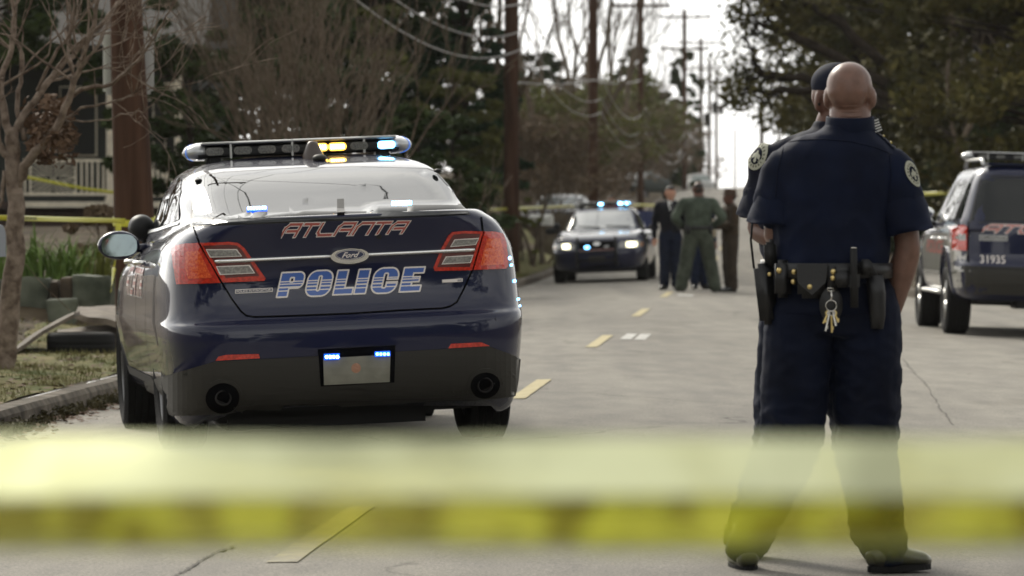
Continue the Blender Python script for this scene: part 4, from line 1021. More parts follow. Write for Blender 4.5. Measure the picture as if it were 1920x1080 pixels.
def person(name, at, face, J, look, label, skin, top_m, leg_m, near=False, sleeve='long', cat='person', group=None, build=1.0, jacket=0.0, hair=None, tilt=(0, 0)):
    """J: joints in a body frame (x to the person's left when it faces the camera at -y), metres; face = rotation about z"""
    root = empty(name, at, face, label, cat, group)
    vox = .009 if near else .014; b = build
    g = lambda k: Vector(J[k])
    bm = bmesh.new()
    # one continuous body
    hc = g('head'); rot = Matrix.Rotation(look, 3, 'Z') @ Matrix.Rotation(tilt[0], 3, 'X') @ Matrix.Rotation(tilt[1], 3, 'Y')
    head_parts(bm, hc, rot)
    nk = g('neck')
    limb(bm, [nk + Vector((0, .0, -.09)), nk, hc + Vector((0, .0, -.055))], [(.055 * b, .045 * b), (.066 * b, .062 * b), (.066 * b, .066 * b)], 4, 18)
    pv, ch = g('pelvis'), g('chest')
    m_ = lerp(pv, ch, .5); n2 = lerp(ch, nk, .5)
    hloft(bm, [(pv.x, pv.y, pv.z + .0, .10 * b, .07 * b), (pv.x, pv.y, pv.z + .08, .13 * b, .09 * b), (m_.x, m_.y, m_.z, .135 * b, .09 * b), (ch.x, ch.y, ch.z, .145 * b, .09 * b), (n2.x, n2.y, ch.z + .08, .12 * b, .07 * b), (nk.x, nk.y, nk.z - .05, .060, .052), (nk.x, nk.y, nk.z, .062, .058)], 4, 20)
    for s_ in ('l', 'r'):
        sh, el, wr = g('sh' + s_), g('el' + s_), g('wr' + s_)
        limb(bm, [lerp(sh, ch, .25), sh, lerp(sh, el, .35), el, lerp(el, wr, .3), lerp(el, wr, .75), wr], [.06 * b, .058 * b, .052 * b, .040 * b, .044 * b, .033 * b, .026 * b], 4, 14)
        hd = J.get('hd' + s_, (wr - el)); hand(bm, wr, hd, J.get('pn' + s_, (0, -1, 0)), 1 if s_ == 'l' else -1, 1.0, J.get('curl', .55))
        hp, kn, an = g('hp' + s_), g('kn' + s_), g('an' + s_)
        limb(bm, [hp + Vector((0, 0, .04)), hp, lerp(hp, kn, .5), kn, lerp(kn, an, .35), an], [.08 * b, .088 * b, .072 * b, .052 * b, .055 * b, .036 * b], 4, 16)
    body = mk('body', bm, skin, root); remesh(body, vox * .75, 5 if near else 3)
    # eyes
    for s_ in (-1, 1):
        bm = bmesh.new(); ell(bm, hc + rot @ Vector((s_ * .031, -.0765, -.002)), (.012, .009, .0075), rot, 12, 8); e = mk('eye', bm, M_EYE, body, True)
        bm = bmesh.new(); ell(bm, hc + rot @ Vector((s_ * .031, -.085, -.002)), (.0055, .0025, .0055), rot, 10, 6); mk('iris', bm, M_HAIR, e, True)
    # trousers
    bm = bmesh.new(); lw = J.get('leg_w', 1.0)
    tube(bm, [pv + Vector((0, 0, -.10)), pv + Vector((0, 0, -.02)), pv + Vector((0, 0, .09)), pv + Vector((0, 0, .13))], [(.165 * b, .115 * b), (.178 * b, .128 * b), (.165 * b, .122 * b), (.160 * b, .118 * b)], 24, up=(1, 0, 0))
    for s_ in ('l', 'r'):
        hp, kn, an = g('hp' + s_), g('kn' + s_), g('an' + s_)
        lo = an + (an - kn).normalized() * .004
        limb(bm, [hp + Vector((0, 0, .05)), hp, lerp(hp, kn, .5), kn, lerp(kn, an, .45), an + (kn - an) * .1, lo], [b * lw * q_ for q_ in J.get('legs', (.098, .110, .104, .092, .090, .084, .080))], 5, 20)
    tr = mk('trousers', bm, leg_m, root); remesh(tr, vox, 5)
    wrinkle(tr, .013 if near else .012, 8, 1.3, 1.6, [(J['kn' + q], .16, 1.4) for q in 'lr'] + [(g('an' + q) + Vector((0, 0, .08)), .14, 1.8) for q in 'lr'] + [(pv - Vector((0, 0, .15)), .16, 1.2)])
    # shoes
    for s_ in ('l', 'r'):
        an = g('an' + s_); t = Vector(J.get('toe' + s_, (0, -1, 0))).normalized(); u = Vector((-t.y, t.x, 0)); bm = bmesh.new()
        base = Vector((an.x, an.y, 0))
        tube(bm, [base - t * .07 + Vector((0, 0, .045)), base - t * .045 + Vector((0, 0, .052)), base + t * .03 + Vector((0, 0, .055)), base + t * .10 + Vector((0, 0, .042)), base + t * .17 + Vector((0, 0, .034)), base + t * .205 + Vector((0, 0, .030))],
             [(.030, .030), (.042, .048), (.045, .050), (.050, .040), (.046, .032), (.026, .020)], 18, up=u)
        limb(bm, [base + Vector((0, 0, .06)), Vector((an.x, an.y, .16))], [(.048, .052), (.050, .050)], 3, 14)
        for v in bm.verts:
            if v.co.z < .012: v.co.z = .004
        sh_ = mk('boot', bm, M_BOOT, root, True); remesh(sh_, .008, 2)
        bm = bmesh.new(); q = []
        for i in range(24):
            a = 2 * pi * i / 24; x = cos(a); y = sin(a); q.append(base + t * (.068 + .146 * x) + u * ((.050 + .006 * x) * y) + Vector((0, 0, 0)))
        lo_ = [bm.verts.new(p) for p in q]; hi_ = [bm.verts.new(p + Vector((0, 0, .022))) for p in q]; bm.faces.new(list(reversed(lo_))); bm.faces.new(hi_)
        for i in range(24): bm.faces.new((lo_[i], lo_[(i + 1) % 24], hi_[(i + 1) % 24], hi_[i]))
        bmesh.ops.recalc_face_normals(bm, faces=bm.faces); mk('sole', bm, M_RUBBER, sh_)
    # shirt or jacket
    bm = bmesh.new(); low = pv + Vector((0, 0, .085 - jacket))
    T = J.get('torso') or [(low.x, low.y, low.z, .172 * b, .130 * b), (pv.x, pv.y, pv.z + .14, .178 * b, .134 * b), (lerp(pv, ch, .5).x, lerp(pv, ch, .5).y, lerp(pv, ch, .5).z, .178 * b, .132 * b), (ch.x, ch.y, ch.z, .195 * b, .140 * b),
                           (lerp(ch, nk, .3).x, ch.y, ch.z + .10, .200 * b, .128 * b), (lerp(ch, nk, .6).x, nk.y, ch.z + .145, .165 * b, .108 * b), (lerp(ch, nk, .9).x, nk.y, lerp(ch, nk, .90).z, .115 * b, .088 * b), (nk.x, nk.y, nk.z + .0, .080, .076), (nk.x, nk.y, nk.z + .028, .070, .068)]
    hloft(bm, T)
    sl = J.get('sleeve_w', 1.0)
    for s_ in ('l', 'r'):
        sh, el, wr = g('sh' + s_), g('el' + s_), g('wr' + s_)
        if sleeve == 'long': limb(bm, [lerp(sh, ch, .35), sh, lerp(sh, el, .5), el, lerp(el, wr, .5), lerp(el, wr, .96)], [.065 * b, .068 * b, .068 * b, .060 * b, .054 * b, .043 * b], 4, 18)
        else: limb(bm, [lerp(sh, ch, .35), sh, lerp(sh, el, .28), lerp(sh, el, .45), lerp(sh, el, .58)], [.062 * b, .066 * b, .072 * b * sl, .074 * b * sl, .070 * b * sl], 5, 20)
        # yoke from neck to shoulder
        limb(bm, [nk + Vector((0, 0, -.035)), lerp(nk + Vector((0, 0, -.03)), sh, .5) + Vector((0, 0, .006)), sh], [.052, .050 * b, .052 * b], 4, 16)
    shirt = mk('jacket' if jacket else 'shirt', bm, top_m, root); remesh(shirt, vox, 6 if near else 4)
    wrinkle(shirt, .013 if near else .012, 7, 4.1, .8, [(J['el' + q], .14, 1.6) for q in 'lr'] + [(low + Vector((0, 0, .08)), .2, 1.6)])
    if sleeve != 'long':
        for s_ in ('l', 'r'):
            sh, el = g('sh' + s_), g('el' + s_); bm = bmesh.new(); ts = (.30, .42, .54, .66, .76, .83, .835)
            rs = tube(bm, [lerp(sh, el, t) for t in ts], [q * b * sl for q in (.058, .074, .080, .084, .088, .091, .090)], 40, cap=False)
            for i_, ring in enumerate(rs):
                for k_, v in enumerate(ring):
                    a_ = 2 * pi * k_ / 40; v.co += (v.co - lerp(sh, el, ts[i_])).normalized() * (.006 * sin(3 * a_ + i_ * .8) + .004 * sin(5 * a_ + 1.3 * i_)) * (ts[i_] - .25) * 2
            so = mk('sleeve', bm, top_m, shirt, True); md = so.modifiers.new('s', 'SOLIDIFY'); md.thickness = .004; evaluated(so)
    if hair == 'short':
        bm = bmesh.new()
        E = lambda x, y, z, a, bb, d: ell(bm, hc + rot @ Vector((x, y, z)), (a, bb, d), rot, 20, 14)
        E(0, .022, .050, .082, .098, .080); E(0, .050, .010, .074, .070, .075); E(0, -.045, .088, .062, .045, .035)
        h = mk('hair', bm, M_HAIR, body); remesh(h, .010, 2)
    if hair == 'fuzz':
        bm = bmesh.new(); ell(bm, hc + rot @ Vector((0, .022, .042)), (.0795, .096, .079), rot, 24, 16); ell(bm, hc + rot @ Vector((0, .048, .012)), (.072, .068, .068), rot, 20, 14)
        h = mk('hair', bm, M_HAIR, body); remesh(h, .010, 2)
    return root, body, shirt, tr, rot, hc

class On:
    """lays small things on a finished garment by casting rays in the person's frame"""
    def __init__(s, root, objs):
        vs, fs = [], []
        for o in objs:
            k = len(vs); vs += [v.co.copy() for v in o.data.vertices]; fs += [tuple(k + i for i in p.vertices) for p in o.data.polygons]
        s.t = BVHTree.FromPolygons(vs, fs); s.root = root
    def hit(s, o, d, gap=0.0):
        l, n, i, dd = s.t.ray_cast(Vector(o), Vector(d).normalized())
        if l is None: l, n, i, dd = s.t.find_nearest(Vector(o) + Vector(d).normalized() * .3)
        return l + n * gap, n

def badge_patch(on, name, o, d, w, h, up, parent):
    """oval shoulder badge: dark field, pale rim, pale eagle-like centre and edge lettering marks"""
    d = Vector(d).normalized(); r = d.cross(Vector(up)).normalized(); u = r.cross(d).normalized(); o = Vector(o)
    N = 56; vs, fs, mi = [], [], []; idx = {}
    def fn(x, y):
        r_ = math.hypot(x, y); a = atan2(y, x)
        if r_ > 1: return -1
        if r_ > .88: return 1
        if r_ > .60:
            return 2 if (int((a + pi) / (2 * pi) * 34) % 2 == 0 and .66 < r_ < .82) else 1
        if r_ > .54: return 0
        bird = (abs(y - .12 + .5 * abs(x)) < .16 and abs(x) < .42) or (abs(x) < .12 and -.38 < y < .36) or (math.hypot(x, y + .32) < .14)
        return 1 if bird else 0
    def V(i, j):
        if (i, j) not in idx:
            p = o + r * ((i / N * 2 - 1) * w / 2) + u * ((j / N * 2 - 1) * h / 2); idx[(i, j)] = len(vs); vs.append(on.hit(p, d, .0035)[0])
        return idx[(i, j)]
    for i in range(N):
        for j in range(N):
            c = fn((i + .5) / N * 2 - 1, (j + .5) / N * 2 - 1)
            if c >= 0: fs.append((V(i, j), V(i + 1, j), V(i + 1, j + 1), V(i, j + 1))); mi.append(c)
    return pyd(name, vs, fs, [M_UNIP, mat('badge_thread', (.42, .42, .33), .8), mat('badge_letter', (.10, .10, .07), .8)], parent, mi=mi)

def gun_belt(on, root, z, xc, hw, dep, m=M_LEATH):
    bm = bmesh.new(); N = 48; a_, b_ = [], []
    for i in range(N):
        a = 2 * pi * i / N; d = Vector((cos(a), sin(a), 0)); o = Vector((xc, 0.0, z)) + d * .6
        l, n = on.hit(o, -d, 0.0); rr_ = (l - Vector((xc, 0, z))).length
        for q, (dz, e) in enumerate(((-.027, .010), (-.027, .020), (.027, .020), (.027, .010))):
            a_.append(bm.verts.new(Vector((xc, 0, z + dz)) + d * (rr_ + e)))
    for i in range(N):
        for q in range(4):
            w = ((i + 1) % N) * 4; bm.faces.new((a_[i * 4 + q], a_[w + q], a_[w + (q + 1) % 4], a_[i * 4 + (q + 1) % 4]))
    bmesh.ops.recalc_face_normals(bm, faces=bm.faces)
    return mk('duty_belt', bm, m, root, True)

# --- the bald officer in the foreground, back to the camera -----------------
BALD_D = 15.9
BALD_Z = road_z(P(1555, 1000, BALD_D).x, BALD_D)
NS = FPX / BALD_D; NGY = 400 + (CAMH - BALD_Z) * NS
def px_near(px, py, y=0.0): return ((px - 1555) / NS, y, (NGY - py) / NS)     # his own frame
def build_bald():
    D = BALD_D; at = P(1555, 1000, D); at = Vector((at.x, D, road_z(at.x, D)))
    p = px_near
    J = dict(pelvis=p(1563, 575, .02), chest=p(1567, 350, .03), neck=p(1594, 236, .035), head=p(1595, 181, .05),
             shl=p(1674, 314, .03), ell=p(1702, 462, .02), wrl=p(1676, 588, .06), shr=p(1466, 318, .03), elr=p(1456, 440, .04), wrr=p(1475, 440, .26),
             hpl=p(1625, 590, .02), knl=p(1628, 830, .03), anl=p(1660, 1030, .02), hpr=p(1500, 590, .02), knr=p(1484, 830, .03), anr=p(1400, 1026, .03),
             toel=(.75, .55, 0), toer=(-.1, 1, 0), leg_w=1.0, legs=(.098, .110, .108, .098, .084, .066, .062), sleeve_w=1.04, hdl=(.02, .1, -1), pnl=(-1, .2, 0), hdr=(.3, 1, 0), pnr=(0, 0, -1),
             torso=[(*p(1560, 530, .02), .198, .150), (*p(1558, 500, .02), .204, .156), (*p(1558, 440, .02), .200, .152), (*p(1561, 390, .03), .208, .150), (*p(1564, 340, .03), .216, .146), (*p(1566, 310, .03), .224, .136), (*p(1566, 288, .03), .214, .128), (*p(1570, 270, .032), .186, .112), (*p(1577, 256, .035), .146, .098), (*p(1588, 245, .035), .098, .084), (*p(1593, 232, .035), .082, .078)])
    root, body, shirt, tr, rot, hc = person('person', at, 0, J, pi - .25, 'bald officer in navy short sleeves seen from behind, keys and pouches on his black belt', M_SKIN1, M_UNI, M_UNIP, True, 'short', group='police officers', build=1.14, tilt=(-.05, 0))
    on = On(root, [shirt, tr]); bk = (0, 1, 0)
    def at_px(px, py, gap=0.0): q = Vector(p(px, py, -.6)); return on.hit(q, bk, gap)[0]
    gun_belt(on, root, p(0, 507)[2], .01, .2, .15)
    # yoke and centre seams, collar
    def seam(name, pts, w=.004, m=M_UNIP):
        bm = bmesh.new(); d = []
        for a, b_ in zip(pts, pts[1:]):
            for i in range(10): d.append((a[0] + (b_[0] - a[0]) * i / 10, a[1] + (b_[1] - a[1]) * i / 10))
        d.append(pts[-1]); tube(bm, [at_px(x, y, .0005) for x, y in d], w, 6); return mk(name, bm, m, shirt, True)
    seam('yoke_seam', [(1468, 268), (1500, 263), (1540, 262), (1590, 266), (1640, 278), (1670, 290)], .0022)
    seam('sleeve_seam', [(1664, 285), (1668, 330), (1662, 380)], .0022); seam('sleeve_seam', [(1468, 275), (1456, 320), (1452, 370)], .0022)
    bm = bmesh.new(); nk = Vector(J['neck'])
    lathe(bm, [(.092, -.036), (.086, .020), (.081, .024), (.078, -.012)], 36, Matrix.Translation(nk + Vector((0, -.004, .012))) @ Matrix.Rotation(.12, 4, 'X') @ Matrix.Diagonal((1, .96, 1, 1)))
    bmesh.ops.recalc_face_normals(bm, faces=bm.faces); mk('collar', bm, M_UNI, shirt, True)
    # rank epaulette with gold bars on his right-hand shoulder in view
    ep = []
    a = Vector(p(1622, 236, 0.03)); b_ = Vector(p(1678, 280, .03)); bm = bmesh.new(); q = []
    for i in range(9):
        c = a.lerp(b_, i / 8)
        for yy in (-.028, 0, .028):
            l, n = on.hit(Vector((c.x, c.y + yy - .0, c.z + .3)), (0, 0, -1), .006); q.append(bm.verts.new(l))
    for i in range(8):
        for j in range(2): bm.faces.new((q[i * 3 + j], q[i * 3 + j + 1], q[i * 3 + j + 4], q[i * 3 + j + 3]))
    e = mk('epaulette', bm, M_UNIP, shirt, True)
    for t in (.10, .58, .82):
        c = a.lerp(b_, t); ps = [on.hit(Vector((c.x, c.y + yy, c.z + .3)), (0, 0, -1), .009)[0] for yy in (-.03, -.015, 0, .015, .028)]
        bm = bmesh.new(); tube(bm, ps[1:-1], .0032, 6); mk('gold_bar', bm, mat('gold_thread', (.5, .38, .06), .5), e, True)
    badge_patch(on, 'shoulder_patch', Vector(p(1700, 322, -.03)) + Vector((.40, -.17, 0)), (-.90, .42, -.02), .058, .094, (-.20, -.1, 1), shirt)
    # spectacle arm
    bm = bmesh.new(); tube(bm, [hc + rot @ Vector((-.083, .012, .012)), hc + rot @ Vector((-.0835, -.03, .008)), hc + rot @ Vector((-.079, -.078, .006))], .0028, 6)
    tube(bm, [hc + rot @ Vector((.083, .012, .012)), hc + rot @ Vector((.0835, -.03, .008)), hc + rot @ Vector((.079, -.078, .006))], .0028, 6)
    mk('spectacles', bm, M_BLACKPL, body, True)
    onh = On(root, [body])
    for yy, x0_, x1_ in ((197, 1560, 1622), (207, 1562, 1626), (216, 1566, 1622)):
        ps = []
        for i in range(13):
            x_ = x0_ + (x1_ - x0_) * i / 12; l, n_ = onh.hit(Vector(p(x_, yy + 3 * sin(i / 12 * pi), -.6)), bk, -.0022); ps.append(l)
        bm = bmesh.new(); tube(bm, ps, [.001 + .0042 * sin(pi * (i + .5) / 13) for i in range(13)], 8); mk('nape_fold', bm, M_SKIN1, body, True)
    # trouser seams and hip pockets
    for pts in ([(1552, 560), (1556, 640), (1560, 712)], [(1690, 620), (1691, 700), (1688, 790)]): seam('trouser_seam', pts, .002)
    for pts in ([(1470, 585), (1540, 590)], [(1572, 590), (1640, 585)]): seam('pocket_welt', pts, .003)
    # belt kit: a leather pouch with a press stud, boxes, radio, baton, holster, keys
    def kit(name, px, py, w, h, d, m, rz=0, bev=.012, tilt=0.0, parent=root, out=.02):
        c = at_px(px, py); c = c + Vector((0, -d / 2 - out, 0)); bm = bmesh.new(); box(bm, c, (w, d, h), Matrix.Rotation(rz, 3, 'Z') @ Matrix.Rotation(tilt, 3, 'Y'), bev); return mk(name, bm, m, parent, True), c
    def stud(c, par, r=.0095):
        bm = bmesh.new(); ell(bm, c, (r, r * .6, r), None, 14, 10); mk('press_stud', bm, M_BRASS, par, True)
    # cuff pouch
    k, c = kit('cuff_pouch', 1516, 528, .098, .115, .035, M_LEATH, bev=.015)
    bm = bmesh.new(); f = [c + Vector(v) for v in ((-.053, -.022, .066), (.053, -.022, .066), (.050, -.024, .0), (.0, -.026, -.045), (-.050, -.024, .0))]
    vs = [bm.verts.new(v) for v in f]; fa = bm.faces.new(vs); r_ = bmesh.ops.extrude_face_region(bm, geom=[fa])
    for v in [g_ for g_ in r_['geom'] if isinstance(g_, bmesh.types.BMVert)]: v.co.y += .012
    bmesh.ops.recalc_face_normals(bm, faces=bm.faces); mk('pouch_flap', bm, M_LEATH, k); stud(c + Vector((-.008, -.028, -.016)), k)
    for px, py in ((1490, 507), (1488, 523)): stud(at_px(px, py, .024), root)
    # key strap, clip, ring, keys
    k, c = kit('key_strap', 1554, 520, .034, .09, .008, M_LEATH, bev=.003)
    stud(c + Vector((.003, -.008, .022)), k, .010); stud(c + Vector((.002, -.008, .0)), k, .010)
    bm = bmesh.new(); c2 = at_px(1552, 565) + Vector((0, -.045, 0))
    lathe(bm, [(.001, -.004), (.040, -.004), (.042, 0), (.040, .004), (.001, .004)], 28, Matrix.Translation(c2 + Vector((.0, .018, -.008))) @ Matrix.Rotation(pi / 2, 4, 'X') @ Matrix.Diagonal((1, 1.5, 1, 1))); bmesh.ops.recalc_face_normals(bm, faces=bm.faces); mk('leather_backer', bm, M_LEATH, k, True)
    bm = bmesh.new(); tube(bm, [c2 + Vector((-.013, 0, .040)), c2 + Vector((-.013, 0, .050)), c2 + Vector((.013, 0, .050)), c2 + Vector((.013, 0, .040)), c2 + Vector((-.013, 0, .040))], .0028, 6)
    tube(bm, [c2 + Vector((0, 0, .040)), c2 + Vector((0.001, 0, .018)), c2 + Vector((-.003, 0, .006))], .004, 8); mk('key_clip', bm, M_STEEL, k, True)
    bm = bmesh.new(); rc = c2 + Vector((-.001, -.002, -.012)); tube(bm, [rc + Vector((.019 * cos(t), 0, .019 * sin(t))) for t in [2 * pi * i / 28 for i in range(29)]], .0024, 6, cap=False); mk('key_ring', bm, M_STEEL, k, True)
    for i, (an_, ln) in enumerate(((-.42, .050), (-.22, .075), (.03, .078), (.22, .056), (.42, .046))):
        bm = bmesh.new(); dr = Vector((sin(an_), -.05 * (i % 2), -cos(an_))); s0 = rc + Vector((.017 * sin(an_), 0, -.017)); M = Matrix.Translation(s0 + dr * .012) @ dr.to_track_quat('Z', 'Y').to_matrix().to_4x4()
        lathe(bm, [(.001, -.0015), (.010, -.0015), (.010, .0015), (.001, .0015)], 14, Matrix.Translation(s0 + dr * .010) @ Matrix.Rotation(pi / 2, 4, 'X')); bmesh.ops.recalc_face_normals(bm, faces=bm.faces)
        tube(bm, [s0 + dr * .016, s0 + dr * ln], [(.0035, .0015)] * 2, 6); box(bm, s0 + dr * ln * .8 + Vector((.004, 0, 0)), (.005, .002, .012)); mk('key', bm, M_STEEL if i % 2 else M_BRASS, k)
    # baton
    bm = bmesh.new(); c = at_px(1594, 520) + Vector((0, -.038, 0)); tube(bm, [c + Vector((-.002, 0, .105)), c + Vector((-.001, 0, .04)), c, c + Vector((.001, 0, -.105))], [.0125, .0125, .0145, .0145], 16); b2 = mk('baton', bm, M_BLACKPL, root, True)
    bm = bmesh.new(); tube(bm, [c + Vector((-.002, 0, .105)), c + Vector((-.002, 0, .109))], .0125, 16); mk('baton_cap', bm, M_STEEL, b2, True)
    bm = bmesh.new(); box(bm, c + Vector((0, .004, -.01)), (.040, .03, .06), bev=.008); mk('baton_holder', bm, M_LEATH, b2)
    kit('belt_pouch', 1572, 522, .05, .06, .028, M_LEATH, bev=.008)
    k, c = kit('glove_pouch', 1616, 500, .045, .055, .03, M_LEATH, bev=.008)
    # holster and pistol grip, right hip in view
    bm = bmesh.new(); c = at_px(1638, 560) + Vector((0, -.03, 0))
    tube(bm, [c + Vector((-.006, 0, .085)), c + Vector((.0, 0, .02)), c + Vector((.004, 0, -.06)), c + Vector((.002, 0, -.105))], [(.030, .022), (.033, .022), (.028, .019), (.022, .015)], 12, up=(1, 0, 0)); h = mk('holster', bm, M_LEATH, root, True)
    bm = bmesh.new(); tube(bm, [c + Vector((-.008, -.004, .075)), c + Vector((-.020, -.01, .10)), c + Vector((-.038, -.016, .125))], [(.018, .014), (.016, .013), (.019, .014)], 10, up=(1, 0, 0)); mk('pistol_grip', bm, M_BLACKPL, h, True)
    # left hip in view: magazine pouch, radio in its case
    k, c = kit('magazine_pouch', 1464, 522, .062, .135, .04, M_LEATH, rz=.5, bev=.014); stud(c + Vector((-.014, -.026, .030)), k, .010)
    bm = bmesh.new(); c = Vector(p(1434, 540, -.04)); box(bm, c + Vector((0, 0, -.02)), (.066, .05, .22), Matrix.Rotation(-.12, 3, 'Y'), .016); k = mk('radio_case', bm, M_LEATH, root, True)
    bm = bmesh.new(); box(bm, c + Vector((.016, 0, .12)), (.042, .034, .09), Matrix.Rotation(-.05, 3, 'Y'), .008); tube(bm, [c + Vector((.022, 0, .15)), c + Vector((.020, 0, .175))], .008, 8); mk('radio', bm, M_BLACKPL, k, True)
    stud(c + Vector((.012, -.03, .05)), k, .008)
    return root
BALD = build_bald()

# --- the capped officer facing us behind him ---------------------------------
def build_cap():
    D = 16.5; s = FPX / D; at = P(1524, 1000, D); at = Vector((at.x, D, road_z(at.x, D))); gy = 400 + (CAMH - at.z) * s
    def p(px, py, y=0.0): return ((px - 1535) / s, y, (gy - py) / s)
    J = dict(pelvis=p(1540, 570, .0), chest=p(1530, 355, .0), neck=p(1572, 240, -.02), head=p(1580, 190, -.03),
             shl=p(1636, 305, .0), ell=p(1650, 440, .02), wrl=p(1585, 430, -.24), shr=p(1450, 303, .0), elr=p(1433, 428, .03), wrr=p(1500, 470, -.20),
             hpl=p(1590, 600, 0), knl=p(1620, 830, .0), anl=p(1655, 1015, .02), hpr=p(1490, 600, .0), knr=p(1470, 830, .0), anr=p(1412, 1015, .02),
             toel=(.3, -1, 0), toer=(-.2, -1, 0), hdr=(.8, -.5, .1), pnr=(0, 0, 1), hdl=(-.8, -.5, .1), pnl=(0, 0, 1), leg_w=.96, sleeve_w=.90)
    root, body, shirt, tr, rot, hc = person('person', at, 0, J, .55, 'officer in navy cap facing the camera, mostly hidden behind the bald officer', M_SKIN2, M_UNI2, M_UNIP, True, 'short', group='police officers', build=1.06)
    on = On(root, [shirt, tr]); gun_belt(on, root, p(0, 500)[2], .01, .2, .15)
    badge_patch(on, 'shoulder_patch', Vector(p(1438, 293, -.6)) + Vector((-.30, 0, 0)), (.5, 1.0, 0), .085, .105, (.25, 0, 1), shirt)
    # cap: crown, band, brim, button
    bm = bmesh.new(); ell(bm, hc + rot @ Vector((0, .012, .066)), (.087, .105, .078), rot, 32, 20)
    for v in list(bm.verts):
        q = rot.inverted() @ (v.co - hc)
        if q.z < .035: q.z = .035 - (.035 - q.z) * .02; v.co = hc + rot @ q
    bmesh.ops.remove_doubles(bm, verts=bm.verts, dist=.0005); cp = mk('cap', bm, M_UNI2, body, True)
    bm = bmesh.new(); v0, v1 = [], []
    for i in range(17):
        a = pi * (i / 16); x = .080 * cos(a); y = -.075 - .075 * sin(a); z = .045 - .012 * sin(a); v0.append(bm.verts.new(hc + rot @ Vector((x, y, z)))); v1.append(bm.verts.new(hc + rot @ Vector((x * .98, -.055, .05))))
    for i in range(16): bm.faces.new((v0[i], v0[i + 1], v1[i + 1], v1[i]))
    r_ = bmesh.ops.extrude_face_region(bm, geom=bm.faces[:])
    for v in [g_ for g_ in r_['geom'] if isinstance(g_, bmesh.types.BMVert)]: v.co.z += .006
    bmesh.ops.recalc_face_normals(bm, faces=bm.faces); mk('cap_brim', bm, M_UNI2, cp, True)
    # ear piece and its curl
    bm = bmesh.new(); e0 = hc + rot @ Vector((-.088, -.002, -.012)); ell(bm, e0, (.006, .006, .009), None, 8, 6)
    mk('earpiece', bm, M_BLACKPL, body, True)
    # shoulder microphone and the cord down to the belt
    bm = bmesh.new(); m0 = Vector(p(1650, 238, -.03)); rm = Matrix.Rotation(-.35, 3, 'Y'); box(bm, m0, (.044, .03, .07), rm, .008); mk_ = mk('shoulder_microphone', bm, M_BLACKPL, shirt, True)
    for i in range(5):
        bm = bmesh.new(); box(bm, m0 + rm @ Vector((.004, -.017, .022 - i * .010)), (.030, .006, .0055), rm, .001); mk('grille_slot', bm, M_ALU, mk_)
    bm = bmesh.new(); tube(bm, [p(1458, 292, -.12), p(1450, 330, -.14), p(1432, 370, -.16), p(1417, 410, -.16), p(1414, 450, -.15), p(1420, 500, -.14), p(1432, 545, -.13), p(1452, 560, -.10)], .0045, 8); mk('radio_cord', bm, M_BLACKPL, root, True)
    return root
CAPPED = build_cap()

# --- the group down the street --------------------------------------------------
def far_person(px, foot, D, hgt, label, skin, top, legs, turn, **k):
    at = P(px, foot, D); at = Vector((at.x, D, road_z(at.x, D))); q = hgt / 1.78
    S = lambda x, y, z: (x * k.get('wide', 1.0) * q, y * q, z * q)
    arms = k.get('arms', 'down'); lg = k.get('leg', .13)
    J = dict(pelvis=S(0, 0, .94), chest=S(0, 0, 1.30), neck=S(0, .005, 1.50), head=S(0, -.012, 1.625), hpl=S(.095, 0, .90), hpr=S(-.095, 0, .90), knl=S(.5 * (.095 + lg), -.01, .49), knr=S(-.5 * (.095 + lg), -.01, .49), anl=S(lg, .02, .09), anr=S(-lg, .02, .09),
             toel=(.25, -1, 0), toer=(-.25, -1, 0), shl=S(.20, 0, 1.43), shr=S(-.20, 0, 1.43))
    if arms == 'down': J.update(ell=S(.27, .01, 1.13), elr=S(-.27, .01, 1.13), wrl=S(.27, -.06, .88), wrr=S(-.27, -.06, .88))
    if arms == 'folded': J.update(ell=S(.29, -.04, 1.14), elr=S(-.29, -.04, 1.14), wrl=S(.04, -.26, 1.16), wrr=S(-.04, -.24, 1.12), hdl=(-1, -.1, .05), hdr=(1, -.1, .05), pnl=(0, 1, 0), pnr=(0, 1, 0))
    if arms == 'hips': J.update(ell=S(.34, .05, 1.18), elr=S(-.34, .05, 1.18), wrl=S(.20, -.10, 1.02), wrr=S(-.20, -.10, 1.02))
    J['leg_w'] = k.get('leg_w', 1.0)
    return person('person', at, turn, J, k.get('look', 0), label, skin, top, legs, False, 'long', group='people talking down the street', build=k.get('build', 1.0) * q, jacket=k.get('jacket', 0), hair=k.get('hair')) + (q,)
